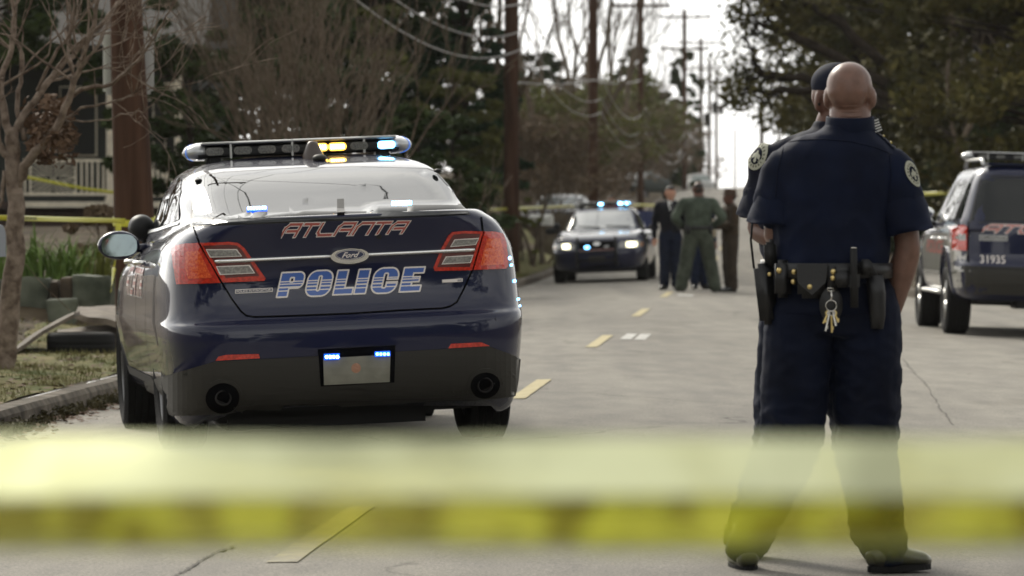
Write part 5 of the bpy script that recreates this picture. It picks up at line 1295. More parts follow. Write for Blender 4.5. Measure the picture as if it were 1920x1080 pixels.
def build_group():
    r = far_person(1257, 530, 72.5, 1.71, 'dark haired person in black jacket facing the group, white shirt collar showing', M_SKIN3, M_JACKET, cloth('navy_suit_trousers', (.008, .012, .028)), -.10, look=.35, hair='short', jacket=.06, arms='down', leg=.10, build=1.0)
    root, body, shirt = r[0], r[1], r[2]; on = On(root, [shirt]); q = r[6]
    bm = bmesh.new(); vs = [bm.verts.new(on.hit(Vector((x * q, -.5, z * q)), (0, 1, 0), .012)[0]) for x, z in ((-.045, 1.52), (.055, 1.52), (.045, 1.42), (.005, 1.33), (-.03, 1.42))]; bm.faces.new(vs); mk('shirt_front', bm, M_WHITE, shirt)
    r = far_person(1309, 545, 70.5, 1.77, 'broad officer in olive green uniform seen from behind, black belt', M_SKIN2, M_GREEN, M_GREENP, pi + .05, look=.1, hair='fuzz', arms='hips', leg=.24, build=1.16, wide=1.12, leg_w=1.05)
    root, body, shirt, tr = r[:4]; on = On(root, [shirt, tr]); gun_belt(on, root, 1.02 * r[6], 0, .2, .15)
    for x in (.17, -.19):
        bm = bmesh.new(); l, n = on.hit((x, .6, 1.0), (0, -1, 0)); box(bm, l + Vector((0, .03, -.02)), (.07, .05, .15), bev=.012); mk('holster', bm, M_LEATH, root, True)
    far_person(1312, 531, 73.5, 1.60, 'person in dark blue hidden behind the olive green officer, only legs showing', M_SKIN2, cloth('dark_blue_coat', (.012, .016, .035)), cloth('dark_blue_trousers', (.008, .014, .035)), .2, arms='down', leg=.09, build=.95, hair='short')
    r = far_person(1369, 542, 71.0, 1.66, 'person in brown suit and flat topped hat standing with arms folded', M_SKIN2, M_BROWN, M_BROWNP, -1.25, look=-.15, arms='folded', leg=.07, build=1.05, jacket=.13, hair='fuzz')
    root, body, shirt, tr, rot, hc, q = r
    bm = bmesh.new()
    lathe(bm, [(.001, .135), (.072, .132), (.084, .12), (.088, .055), (.090, .050), (.128, .042), (.130, .036), (.088, .040), (.001, .045)], 32, Matrix.Translation(hc) @ rot.to_4x4() @ Matrix.Rotation(-.12, 4, 'X') @ Matrix.Diagonal((1, 1.18, 1, 1)))
    bmesh.ops.recalc_face_normals(bm, faces=bm.faces); mk('hat', bm, mat('brown_felt', (.055, .03, .016), .9), body, True)
    bm = bmesh.new(); box(bm, (-.02, -.27, 1.02), (.20, .012, .26), Matrix.Rotation(.3, 3, 'Y'), .003); mk('paper_folder', bm, mat('manila_card', (.40, .34, .24), .8), root)
build_group()
# ---------------------------------------------------------------- poles, wires, tape, signs
M_POLE = mat('creosoted_pole_wood', (0.040, 0.020, 0.012), 0.9, col2=(0.085, 0.045, 0.028), vscale=9, det=8, stretch=(1, 1, .08), bump=.6, bscale=30, spec=.15)
M_WIRE = mat('weathered_cable', (0.05, 0.05, 0.05), 0.6)
M_WIREP = mat('pale_service_cable', (0.30, 0.29, 0.27), 0.5)
M_TAPE = mat('yellow_barrier_tape', (0.62, 0.60, 0.06), 0.4, coat=.3)
M_INK = mat('black_tape_ink', (0.01, 0.01, 0.008), 0.6)
M_SIGNB = mat('bare_sign_aluminium', (0.50, 0.50, 0.48), 0.6, metal=0)
M_SIGNLIT = mat('lit_sign_back', (0.82, 0.84, 0.76), 0.5)  # back of the left plate, light falling on it painted in as a paler tone
POLES = []
def pole(px, D, r, top_z, label, arms=(), lean=0.0, transformer=None, tp=((0, 1), (.15, .97), (.35, .92), (.6, .87), (.8, .83), (1, .78))):
    b = P(px, 500, D); x, y = b.x, D; z0 = gz(x, y) - .2
    root = empty('utility_pole', (x, y, z0), 0, label, 'utility pole', 'utility poles along the street')
    h = top_z - z0; bm = bmesh.new()
    tube(bm, [(lean * h * t, 0, h * t) for t, _ in tp], [r * q for _, q in tp], 20)
    mk('pole_shaft', bm, M_POLE, root, True)
    for az, w in arms:
        bm = bmesh.new(); zz = az - z0; xx = lean * zz
        box(bm, (xx, -r * .9, zz), (w, .09, .11)); tube(bm, [(xx - w * .3, -r, zz), (xx, -r * .8, zz - .6)], .018, 6); tube(bm, [(xx + w * .3, -r, zz), (xx, -r * .8, zz - .6)], .018, 6)
        a = mk('cross_arm', bm, M_POLE, root)
        for q in (-.46, -.25, .25, .46):
            bm = bmesh.new(); lathe(bm, [(.001, 0), (.035, 0), (.045, .03), (.03, .05), (.045, .08), (.025, .12), (.001, .13)], 10, Matrix.Translation(Vector((xx + q * w, -r * .9, zz + .055)))); mk('insulator', bm, mat('grey_porcelain', (.2, .2, .2), .3), a, True)
    if transformer:
        bm = bmesh.new(); zz = transformer - z0; lathe(bm, [(.001, -.45), (.24, -.45), (.25, .40), (.26, .42), (.001, .46)], 18, Matrix.Translation(Vector((r + .28, 0, zz)))); mk('transformer', bm, M_CLAD, root, True)
    POLES.append((x + lean * h, y, r)); return root
pole(262, 38, .195, 10.2, 'thick brown wooden pole behind the left front of the near police sedan', [(9.7, 2.2)], lean=-.036, tp=((0, 1), (.12, .90), (.30, .70), (.6, .62), (1, .52)))
pole(959, 98, .178, 10.4, 'dark brown wooden pole standing just right of the near police sedan', [(9.9, 2.4)])
pole(1112, 132, .155, 11.0, 'brown wooden pole rising directly behind the facing patrol car', [(10.5, 2.4)])
pole(1201, 176, .135, 11.2, 'wooden pole with cross arm near the top, behind blue bins', [(9.4, 2.3), (10.9, 2.2)])
pole(1283, 238, .14, 12.1, 'pole whose whole top and two cross arms show against white sky, left of the others', [(11.7, 2.8), (10.0, 2.6)])
pole(1314, 300, .15, 13.0, 'second distant pole with a transformer, nearest right of the taller topped pole', [(12.7, 3.0), (10.9, 2.6)], transformer=7.5)
pole(1330, 345, .15, 13.2, 'third distant pole in the row against the white sky', [(12.6, 3.0), (9.4, 2.6)], transformer=9.4)
pole(1343, 420, .17, 14.4, 'farthest pole at the right end of the row against the white sky', [(13.7, 3.0)], transformer=11.0)
pole(1378, 300, .07, 6.9, 'thin lone pole above the crest of the road, over the brown hat')
pole(1428, 190, .10, 6.2, 'thin pole behind the capped officer, right side of the road')

def cable(pts, sag, r, m, label, n=18):
    bm = bmesh.new(); ps = []
    for a, b in zip(pts, pts[1:]):
        a, b = Vector(a), Vector(b)
        for i in range(n): t = i / n; p = a.lerp(b, t); p.z -= sag * 4 * t * (1 - t) * ((b - a).length / 42.0); ps.append(p)
    ps.append(Vector(pts[-1])); tube(bm, ps, r, 6); o = mk('overhead_cable', bm, m, None, True); tag(o, label, 'cable', 'overhead cables'); return o
PX = lambda i: POLES[i][0]
near0 = (-4.9, -6.0)
for k, (dz, dx, r_, m_, lb) in enumerate(((5.75, .22, .016, M_WIREP, 'thick pale cable, highest of the three sagging along the poles'), (5.15, .20, .012, M_WIREP, 'pale cable, middle of the three sagging along the poles'), (4.75, .18, .013, M_WIREP, 'pale cable, lowest of the three sagging along the poles'))):
    hs = [dz + .3, dz + .1, dz - .55, dz - .35, dz + .1, dz + 1.6]
    cable([(near0[0] + dx, near0[1], dz)] + [(POLES[i][0] + POLES[i][2] + dx * .5, POLES[i][1], hs[i]) for i in range(6)], .75, r_, m_, lb)
for k, q in enumerate((-1.0, -.5, .5, 1.0)):
    cable([(near0[0] + q, near0[1], 9.8)] + [(POLES[i][0] + q * 1.1, POLES[i][1] - .15, (9.85, 10.05, 10.65, 10.95, 10.85, 12.05, 12.75, 13.85)[i]) for i in range(8)], .55, .008, M_WIRE,
          ('far left', 'inner left', 'inner right', 'far right')[k] + ' power line strung between the cross arm ends')
cable([P(960, 153, 98.5), P(1112, 150, 131), P(1201, 150, 175)], .12, .02, M_WIREP, 'straight pale cable crossing from the second pole to the fourth')
cable([(POLES[0][0], 38, 8.4), (6.5, 22, 8.0)], .5, .010, M_WIRE, 'dark service wire crossing over the near police sedan')
cable([(POLES[0][0], 38, 8.0), (4.5, 12, 8.6)], .6, .012, M_WIRE, 'dark service wire crossing above the street towards the camera')

def tape(name, pts, w, label, texts=None, sag=.0, twist=None, m=M_TAPE, n=14, wob=.004):
    """thin plastic ribbon through pts; texts = [(s0, s1)] stretches along it that carry the printed warning"""
    P3 = []
    for a, b in zip(pts, pts[1:]):
        a, b = Vector(a), Vector(b)
        for i in range(n): t = i / n; p = a.lerp(b, t); p.z -= sag * 4 * t * (1 - t); P3.append(p)
    P3.append(Vector(pts[-1])); L = [0.0]
    for a, b in zip(P3, P3[1:]): L.append(L[-1] + (b - a).length)
    def at(s, v, off=0.0):
        s = max(0, min(L[-1], s)); i = 0
        while i < len(L) - 2 and L[i + 1] < s: i += 1
        t = (s - L[i]) / max(1e-9, L[i + 1] - L[i]); p = P3[i].lerp(P3[i + 1], t); d = (P3[i + 1] - P3[i]).normalized()
        nrm = d.cross(Vector((0, 0, 1)));
        nrm = nrm.normalized() if nrm.length > .05 else Vector((0, -1, 0))
        if nrm.y > 0: nrm = -nrm
        up = Vector((0, 0, 1)) if abs(d.z) < .9 else Vector((1, 0, 0)); tw = (twist(s / L[-1]) if twist else 0)
        u = up * cos(tw) + nrm * sin(tw); return p + u * (v - .5) * w + nrm * (off + wob * sin(s * 5.1 + v * 1.2))
    vs, fs = [], []; N = len(P3)
    for i in range(N):
        for v in (0, .33, .66, 1): vs.append(at(L[i], v))
    for i in range(N - 1):
        for j in range(3): a = i * 4 + j; fs.append((a, a + 4, a + 5, a + 1))
    o = pyd(name, vs, fs, m, smooth=True)
    md = o.modifiers.new('s', 'SOLIDIFY'); md.thickness = .0012; evaluated(o)
    tag(o, label, 'barrier tape', 'yellow police tape')
    for s0, s1 in (texts or []):
        v2, fc, _ = text_mesh('POLICE LINE DO NOT CROSS', 0, .02)
        pyd('printed_warning', [at(s0 + u * (s1 - s0), .22 + v * .56, .004) for u, v in v2], fc, M_INK, o)
    return o
lp = POLES[0]
pz = lambda y, px, D: P(px, y, D)
tape('barrier_tape', [P(-260, 402, 33.6), P(30, 409, 33.2), P(236, 414, 37.75)], .042, 'yellow tape stretched from the bare tree to the thick pole, black lettering', [(1.42, 2.05), (.25, .9)], twist=lambda t: .25 * sin(t * 9))
tape('barrier_tape', [P(262, 412, 37.9), P(420, 408, 46), P(660, 402, 62), P(952, 392, 97.7)], .06, 'yellow tape running behind the near sedan between the first two poles', [(.3, 1.4)])
bm = bmesh.new()
for dz in (0, .022, -.02):
    lathe(bm, [(.181 + dz * .05, -.022), (.184, 0), (.181, .022)], 24, Matrix.Translation(Vector((lp[0] + .036 * 9.05, 38, 1.135 + dz))) @ Matrix.Rotation(.12 + dz * 4, 4, 'X'))
tag(mk('tape_knot', bm, M_TAPE, None, True), 'yellow tape wound round the thick left pole', 'barrier tape', 'yellow police tape')
tape('barrier_tape', [P(222, 420, 37.6), P(221, 470, 37.6), P(214, 500, 37.62), P(208, 548, 37.6)], .05, 'loose yellow tape end hanging down beside the thick pole', sag=0, twist=lambda t: 2.2 * t)
tape('barrier_tape', [P(40, 330, 70), P(105, 343, 70), P(160, 354, 70), P(225, 362, 70)], .05, 'yellow tape across the white porch railing')
tape('barrier_tape', [P(968, 391, 98), P(1035, 388, 112), P(1112, 385, 131.6)], .075, 'yellow tape behind the facing patrol car, left of it')
tape('barrier_tape', [P(1116, 385, 132), P(1201, 384, 175), P(1262, 386, 180)], .08, 'yellow tape just right of the facing patrol car')
tape('barrier_tape', [P(1700, 366, 92), P(1765, 362, 90), P(1830, 357, 88), P(1990, 352, 86)], .08, 'yellow tape before dark trees, left of the utility vehicle')

# close yellow tape across the foreground, folded along its lower edge
def near_tape_mat():
    m = bpy.data.materials.new('thin_yellow_film'); m.use_nodes = True; n, l = m.node_tree.nodes, m.node_tree.links; n.clear()
    out = n.new('ShaderNodeOutputMaterial'); d = n.new('ShaderNodeBsdfDiffuse'); t = n.new('ShaderNodeBsdfTranslucent'); g = n.new('ShaderNodeBsdfGlossy'); tr = n.new('ShaderNodeBsdfTransparent')
    d.inputs[0].default_value = (.42, .40, .03, 1); t.inputs[0].default_value = (.46, .43, .03, 1); g.inputs[0].default_value = (.56, .58, .37, 1); g.inputs['Roughness'].default_value = .28; tr.inputs[0].default_value = (.85, .83, .25, 1)
    a = n.new('ShaderNodeMixShader'); a.inputs[0].default_value = .5; l.new(d.outputs[0], a.inputs[1]); l.new(t.outputs[0], a.inputs[2])
    fr = n.new('ShaderNodeFresnel'); fr.inputs[0].default_value = 1.42; b = n.new('ShaderNodeMixShader'); l.new(fr.outputs[0], b.inputs[0]); l.new(a.outputs[0], b.inputs[1]); l.new(g.outputs[0], b.inputs[2])
    c = n.new('ShaderNodeMixShader'); tc = n.new('ShaderNodeTexCoord'); mp = n.new('ShaderNodeMapping'); mp.inputs['Scale'].default_value = (1, .2, .6); nz = n.new('ShaderNodeTexNoise'); nz.inputs['Scale'].default_value = 11; nz.inputs['Detail'].default_value = 2; rp = n.new('ShaderNodeMapRange'); rp.inputs[1].default_value = .35; rp.inputs[2].default_value = .65; rp.inputs[3].default_value = .52; rp.inputs[4].default_value = .90
    l.new(tc.outputs['Object'], mp.inputs[0]); l.new(mp.outputs[0], nz.inputs['Vector']); l.new(nz.outputs['Fac'], rp.inputs[0]); l.new(rp.outputs[0], c.inputs[0])
    nb = n.new('ShaderNodeTexNoise'); nb.inputs['Scale'].default_value = 23; nb.inputs['Detail'].default_value = 1; l.new(mp.outputs[0], nb.inputs['Vector'])
    cr = n.new('ShaderNodeValToRGB'); cr.color_ramp.elements[0].position = .42; cr.color_ramp.elements[0].color = (.22, .20, .02, 1); cr.color_ramp.elements[1].position = .56; cr.color_ramp.elements[1].color = (.60, .62, .07, 1); l.new(nb.outputs['Fac'], cr.inputs[0]); l.new(cr.outputs[0], d.inputs[0]); l.new(cr.outputs[0], t.inputs[0])
    l.new(tr.outputs[0], c.inputs[1]); l.new(b.outputs[0], c.inputs[2]); l.new(c.outputs[0], out.inputs[0]); return m
def near_tape():
    D = 3.0; s = FPX / D; zz = lambda py: CAMH - (py - HY) / s
    vs, fs = [], []; N = 260; prof_ = 12
    for i in range(N + 1):
        x = -1.6 + 3.2 * i / N; px = 960 + x * s
        w1 = noise.noise(Vector((x * 5, 0, 0))); w2 = noise.noise(Vector((x * 14, 3, 0)))
        left = smooth01((330 - px) / 330)                      # the strip lies flatter towards the left
        top = zz(834 - 4 * w1); mid = zz(950 + 4 * left); bot = zz(1032 + 8 * w1 + 3 * w2)
        for k in range(prof_ + 1):
            t = k / prof_
            if t < .62:
                q = t / .62; z = top + (mid - top) * q; y = D + .085 * (1 - q) * (1 + .38 * left) + .003 * w2
            else:
                q = (t - .62) / .38; z = mid + (bot - mid) * q; y = D + .016 * sin(q * pi) + (.010 * w2 + .012 * w1) * q
            vs.append((x, y, z))
    w = prof_ + 1
    for i in range(N):
        for k in range(prof_): a = i * w + k; fs.append((a, a + w, a + w + 1, a + 1))
    o = pyd('barrier_tape', vs, fs, near_tape_mat(), smooth=True)
    tag(o, 'wide out of focus yellow tape stretched across the whole foreground', 'barrier tape', 'yellow police tape')
near_tape()

# two signs back to back on the thick pole
r_ = empty('road_sign', (lp[0] + .0, 38.0, 0), 0, 'rectangular metal signs fixed behind the thick left pole, seen from the back', 'road sign')
def plate(name, x0, x1, y0, y1, z0, z1, m, par):
    bm = bmesh.new(); d = Vector((x1 - x0, y1 - y0, 0)); a = math.atan2(d.y, d.x); box(bm, ((x0 + x1) / 2, (y0 + y1) / 2, (z0 + z1) / 2), (d.length, .004, z1 - z0), Matrix.Rotation(a, 3, 'Z'), 0)
    es = [e for e in bm.edges if abs((e.verts[0].co - e.verts[1].co).z) < .001 and (e.verts[0].co - e.verts[1].co).length < .01]
    bmesh.ops.bevel(bm, geom=es, offset=.03, segments=4, affect='EDGES'); return mk(name, bm, m, par)
k = 38 / FPX; xo = lp[0]
plate('sign_plate', (193 - 960) * k - xo, (236 - 960) * k - xo, .05, .20, CAMH + (400 - 178) * k, CAMH + (400 - 58) * k, M_SIGNLIT, r_)
plate('sign_plate', (238 - 960) * k - xo, (286 - 960) * k - xo, .21, .17, CAMH + (400 - 176) * k, CAMH + (400 - 57) * k, M_SIGNB, r_)
bm = bmesh.new(); tube(bm, [((268 - 960) * k - xo, .05, 0.1), ((270 - 960) * k - xo, .05, 2.25)], .012, 8); mk('conduit', bm, M_ALU, r_, True)

# ---------------------------------------------------------------- house with a porch
M_HWHITE = mat('cream_trim_paint', (0.72, 0.65, 0.51), 0.7, var=.12, vscale=6)
M_SIDING = mat('dark_green_siding', (0.030, 0.034, 0.028), 0.8, var=.2, vscale=3, stretch=(1, 1, 12))
M_PANE = mat('dark_window_pane', (.02, .022, .02), .35, spec=.2)
M_ROOF = mat('asphalt_shingle', (0.05, 0.045, 0.04), 0.9, var=.3, vscale=12)
M_BRICKD = mat('dark_foundation', (0.05, 0.03, 0.022), 0.9, var=.3, vscale=9)
def house():
    D = 75.0; k = D / FPX; X = lambda px: (px - 960) * k; Z = lambda py: CAMH + (400 - py) * k
    h = empty('house', (X(190), D, 0), 0, 'dark house with cream porch columns and white railing, behind the bare tree', 'house'); x0 = X(190)
    def B(name, xa, xb, ya, yb, za, zb, m, par=None, bev=0): bm = bmesh.new(); box(bm, ((xa + xb) / 2 - x0, (ya + yb) / 2 - D, (za + zb) / 2), (xb - xa, yb - ya, zb - za), None, bev); return mk(name, bm, m, par or h)
    B('wall', X(-260), X(355), 77.2, 86, .5, 4.3, M_SIDING)
    bm = bmesh.new(); v = [bm.verts.new(q) for q in ((X(-300) - x0, -1.0, 4.0), (X(390) - x0, -1.0, 4.0), (X(390) - x0, 12, 4.0), (X(-300) - x0, 12, 4.0), (X(-300) - x0, 5.5, 6.6), (X(390) - x0, 5.5, 6.6))]
    for f in ((0, 1, 5, 4), (2, 3, 4, 5), (1, 2, 5), (3, 0, 4), (3, 2, 1, 0)): bm.faces.new([v[i] for i in f])
    mk('roof', bm, M_ROOF, h)
    B('porch_floor', X(-200), X(350), 74.9, 77.19, Z(392), Z(379), M_BRICKD); B('porch_fascia', X(42), X(214), 74.86, 74.9, Z(389), Z(378), M_HWHITE); B('porch_fascia', X(284), X(345), 74.86, 74.9, Z(389), Z(378), M_HWHITE)
    B('foundation', X(-200), X(350), 75.1, 77.1, .3, Z(393), M_BRICKD)
    for a, b in ((200, 214), (328, 341), (-150, -134)): c = B('porch_column', X(a), X(b), 74.95, 75.08, Z(371), 4.0, M_HWHITE, bev=.006); B('column_base', X(a - 2), X(b + 2), 74.93, 75.1, Z(378), Z(371), M_HWHITE, c)
    # railing: patterned panel then balusters
    bm = bmesh.new(); y = 75.0 - D
    def bar(ax, az, bx, bz, w=.022): 
        a = Vector((X(ax) - x0, y, Z(az))); b = Vector((X(bx) - x0, y, Z(bz))); box(bm, (a + b) / 2, ((b - a).length, .03, w), Matrix.Rotation(-math.atan2(b.z - a.z, b.x - a.x), 3, 'Y'))
    bar(44, 301, 199, 301, .05); bar(44, 364, 199, 364, .05)
    for x in (47, 57, 142, 153, 163, 173, 184, 194): bar(x, 303, x, 362, .03)
    for i in range(5):
        d = i * 10; bar(59 + d, 303, 99, 333 - d * .72, .016) if i < 4 else None; bar(140 - d, 303, 101, 333 - d * .72, .016) if i < 4 else None
        bar(59 + d, 361, 99, 335 + d * .62, .016) if i < 4 else None; bar(140 - d, 361, 101, 335 + d * .62, .016) if i < 4 else None
        if i < 3: bar(59, 312 + d * .9, 88 - d * .7, 332, .016); bar(140, 312 + d * .9, 112 + d * .7, 332, .016); bar(59, 352 - d * .9, 88 - d * .7, 336, .016); bar(140, 352 - d * .9, 112 + d * .7, 336, .016)
    mk('porch_railing', bm, M_HWHITE, h)
    bm = bmesh.new()
    bar(284, 314, 310, 314, .05); bar(284, 366, 330, 366, .05)
    for x in range(287, 330, 9): bar(x, 314, x, 366, .045)
    mk('porch_railing', bm, M_HWHITE, h)
    for a, b, t, u in ((88, 160, 215, 290), (240, 270, 240, 330)):
        w = B('window', X(a), X(b), 77.12, 77.2, Z(u), Z(t - 60), M_HWHITE); B('pane', X(a + 3), X(b - 3), 77.08, 77.115, Z(u - 3), Z(t - 57), M_PANE, w)
    d = B('door', X(290), X(322), 77.12, 77.2, Z(376), Z(376) + 2.05, M_HWHITE); B('door_panel', X(294), X(318), 77.08, 77.115, Z(372), Z(376) + 1.9, M_PANE, d)
    B('steps', X(285), X(330), 74.2, 74.85, .5, 1.0, M_BRICKD)
house()

# ---------------------------------------------------------------- wall, debris, small things by the kerb
M_MOSS = mat('mossy_stone', (0.035, 0.042, 0.028), 0.95, col2=(0.14, 0.15, 0.11), vscale=3, det=8, bump=.8, bscale=12)
M_MOSSB = mat('brown_mossy_stone', (0.05, 0.035, 0.022), 0.95, col2=(0.12, 0.09, 0.06), vscale=4, det=8, bump=.8, bscale=12)
M_PLY = mat('weathered_board', (0.085, 0.065, 0.045), 0.85, col2=(0.19, 0.155, 0.115), vscale=3, det=6, bump=.3, bscale=25)
def blocks():
    D = 42.0; k = D / FPX; X = lambda px: (px - 960) * k; Z = lambda py: CAMH + (400 - py) * k; x0 = X(100)
    w = empty('retaining_wall', (x0, D, 0), 0, 'low mossy green stone block wall below the leafy plants', 'retaining wall')
    for a, b, t, u, dy, m in ((-160, -75, 524, 592, .0, M_MOSS), (-72, 0, 522, 592, -.1, M_MOSS), (2, 88, 521, 590, 0, M_MOSS), (90, 106, 527, 588, .12, M_MOSSB), (112, 134, 520, 590, .08, M_MOSSB), (136, 208, 519, 590, -.08, M_MOSS), (98, 150, 558, 596, -.45, M_MOSS), (206, 262, 512, 590, .6, M_MOSS)):
        bm = bmesh.new(); box(bm, ((X(a) + X(b)) / 2 - x0, dy + .18, (Z(t) + Z(u)) / 2 - .06), (X(b) - X(a), .36, Z(t) - Z(u) + .12)); bmesh.ops.subdivide_edges(bm, edges=bm.edges, cuts=6, use_grid_fill=True)
        for v in bm.verts: q = v.co * 4 + Vector((a, 0, 0)); v.co += Vector((noise.noise(q), noise.noise(q + Vector((9, 0, 0))), noise.noise(q + Vector((0, 9, 0))))) * .03
        mk('wall_block', bm, m, w, True)
blocks()
def boards():
    for name, q, th, lb in (('leaning_board', [(28, 664, 36.6), (36, 652, 37.5), (150, 588, 38.6), (140, 596, 37.6)], .03, 'long thin board leaning up from the grass beside the discarded tyre'),
                            ('weathered_sheet', [(138, 596, 38.8), (238, 626, 38.2), (242, 588, 40.6), (150, 586, 40.6)], .05, 'flat weathered sheet lying behind the discarded tyre'),
                            ('weathered_sheet', [(100, 650, 38.4), (238, 655, 38.4), (240, 622, 39.6), (110, 628, 39.8)], .05, 'lower weathered sheet under the discarded tyre')):
        bm = bmesh.new(); top = [P(*p) for p in q]; n = 10; g = []
        for i in range(n + 1):
            for j in range(n + 1):
                u, v = i / n, j / n; p = (top[0] * (1 - u) + top[1] * u) * (1 - v) + (top[3] * (1 - u) + top[2] * u) * v if name != 'leaning_board' else (top[0] * (1 - u) + top[3] * u) * (1 - v) + (top[1] * (1 - u) + top[2] * u) * v
                p = p + Vector((0, 0, .035 * noise.noise(Vector((u * 2, v * 2, len(lb)))) + .02 * sin(u * 3))); g.append(bm.verts.new(p))
        for i in range(n):
            for j in range(n): a = i * (n + 1) + j; bm.faces.new((g[a], g[a + 1], g[a + n + 2], g[a + n + 1]))
        o = mk(name, bm, M_PLY); md = o.modifiers.new('s', 'SOLIDIFY'); md.thickness = th; evaluated(o); tag(o, lb, 'board', 'discarded boards')
boards()
c = P(152, 645, 37.2); bm = bmesh.new(); R0 = .287
lathe(bm, [(R0 * .60, -.07), (R0 * .66, -.088), (R0 * .86, -.096), (R0 * .95, -.086), (R0 * 1.0, -.065), (R0 * .985, -.04), (R0, -.035), (R0, -.005), (R0 * .985, 0), (R0, .005), (R0, .035), (R0 * .985, .04), (R0 * 1.0, .065), (R0 * .95, .086), (R0 * .86, .096), (R0 * .66, .088), (R0 * .60, .07), (R0 * .66, .05), (R0 * .9, .03), (R0 * .9, -.03), (R0 * .66, -.05), (R0 * .60, -.07)], 56, Matrix.Translation((c.x, 37.2, c.z)))
tag(mk('discarded_tyre', bm, M_RUBBER, None, True), 'old black car tyre lying flat on the grass by the kerb', 'tyre')

def mailbox(px, py, D, label, pale, w=.20, h=.20, l=.48, rot=1.2, post=True):
    p = P(px, py, D); g0 = gz(p.x, D); r = empty('mailbox', (p.x, D, g0), rot, label, 'mailbox'); z = p.z - g0
    bm = bmesh.new(); pts = [(-w / 2, 0), (w / 2, 0), (w / 2, h * .55)] + [(w / 2 * cos(a), h * .55 + w / 2 * sin(a) * .9) for a in [pi * i / 10 for i in range(1, 10)]] + [(-w / 2, h * .55)]
    a = [bm.verts.new((x, -l / 2, z - h / 2 + y)) for x, y in pts]; b = [bm.verts.new((x, l / 2, z - h / 2 + y)) for x, y in pts]; n = len(pts); bm.faces.new(list(reversed(a))); bm.faces.new(b)
    for i in range(n): bm.faces.new((a[i], a[(i + 1) % n], b[(i + 1) % n], b[i]))
    bmesh.ops.recalc_face_normals(bm, faces=bm.faces); bx = mk('box', bm, pale, r)
    bm = bmesh.new(); box(bm, (w / 2 + .006, -.02, z + .01), (.008, .12, .03)); mk('flag', bm, M_BLACKPL, bx)
    bm = bmesh.new(); box(bm, (0, 0, (z - h / 2) / 2 - .1), (.09, .09, z - h / 2 + .2)); mk('post', bm, M_PLY, r)
mailbox(1015, 412, 108, 'white mailbox on a post beside the second pole', mat('mailbox_white', (.8, .8, .76), .5, var=.1), .27, .27, .55)
mailbox(-60, 450, 32, 'grey mailbox cut off at the left edge beside the bare tree', mat('mailbox_grey', (.20, .22, .25), .5), .22, .24, .5, 1.35)

M_BIN = mat('blue_bin_plastic', (0.012, 0.03, 0.14), 0.45, var=.1)
def bin_(px, D, label, first=[None]):
    p = P(px, 400, D); z0 = CAMH + (400 - 381) * D / FPX
    if first[0] is None:
        r = empty('wheeled_bin', (0, 0, 0), 0, label, 'bin', 'blue wheeled bins by the kerb'); bm = bmesh.new(); box(bm, (0, 0, .48), (.56, .62, .92))
        for v in bm.verts:
            if v.co.z < .3: v.co.x *= .82; v.co.y *= .8
        mk('bin_body', bm, M_BIN, r); bm = bmesh.new(); box(bm, (0, 0, .97), (.62, .70, .06), bev=.02); tube(bm, [(-.25, .36, .95), (.25, .36, .95)], .02, 6); mk('lid', bm, M_BIN, r)
        for x in (-.26, .26): bm = bmesh.new(); lathe(bm, [(.001, -.03), (.11, -.03), (.11, .03), (.001, .03)], 16, Matrix.Translation((x, .26, .1)) @ Matrix.Rotation(pi / 2, 4, 'Y')); mk('wheel', bm, M_RUBBER, r)
        first[0] = r
    else: r = copy_tree(first[0])
    r.location = (p.x, D, gz(p.x, D) - .01); r.scale = (.8, .8, .72); r['label'] = label; r.rotation_euler.z = px * .3
bin_(1163, 150, 'blue wheeled bin left of the fourth pole'); bin_(1186, 152, 'blue wheeled bin partly hidden by the fourth pole'); bin_(1212, 153, 'blue wheeled bin right of the fourth pole')

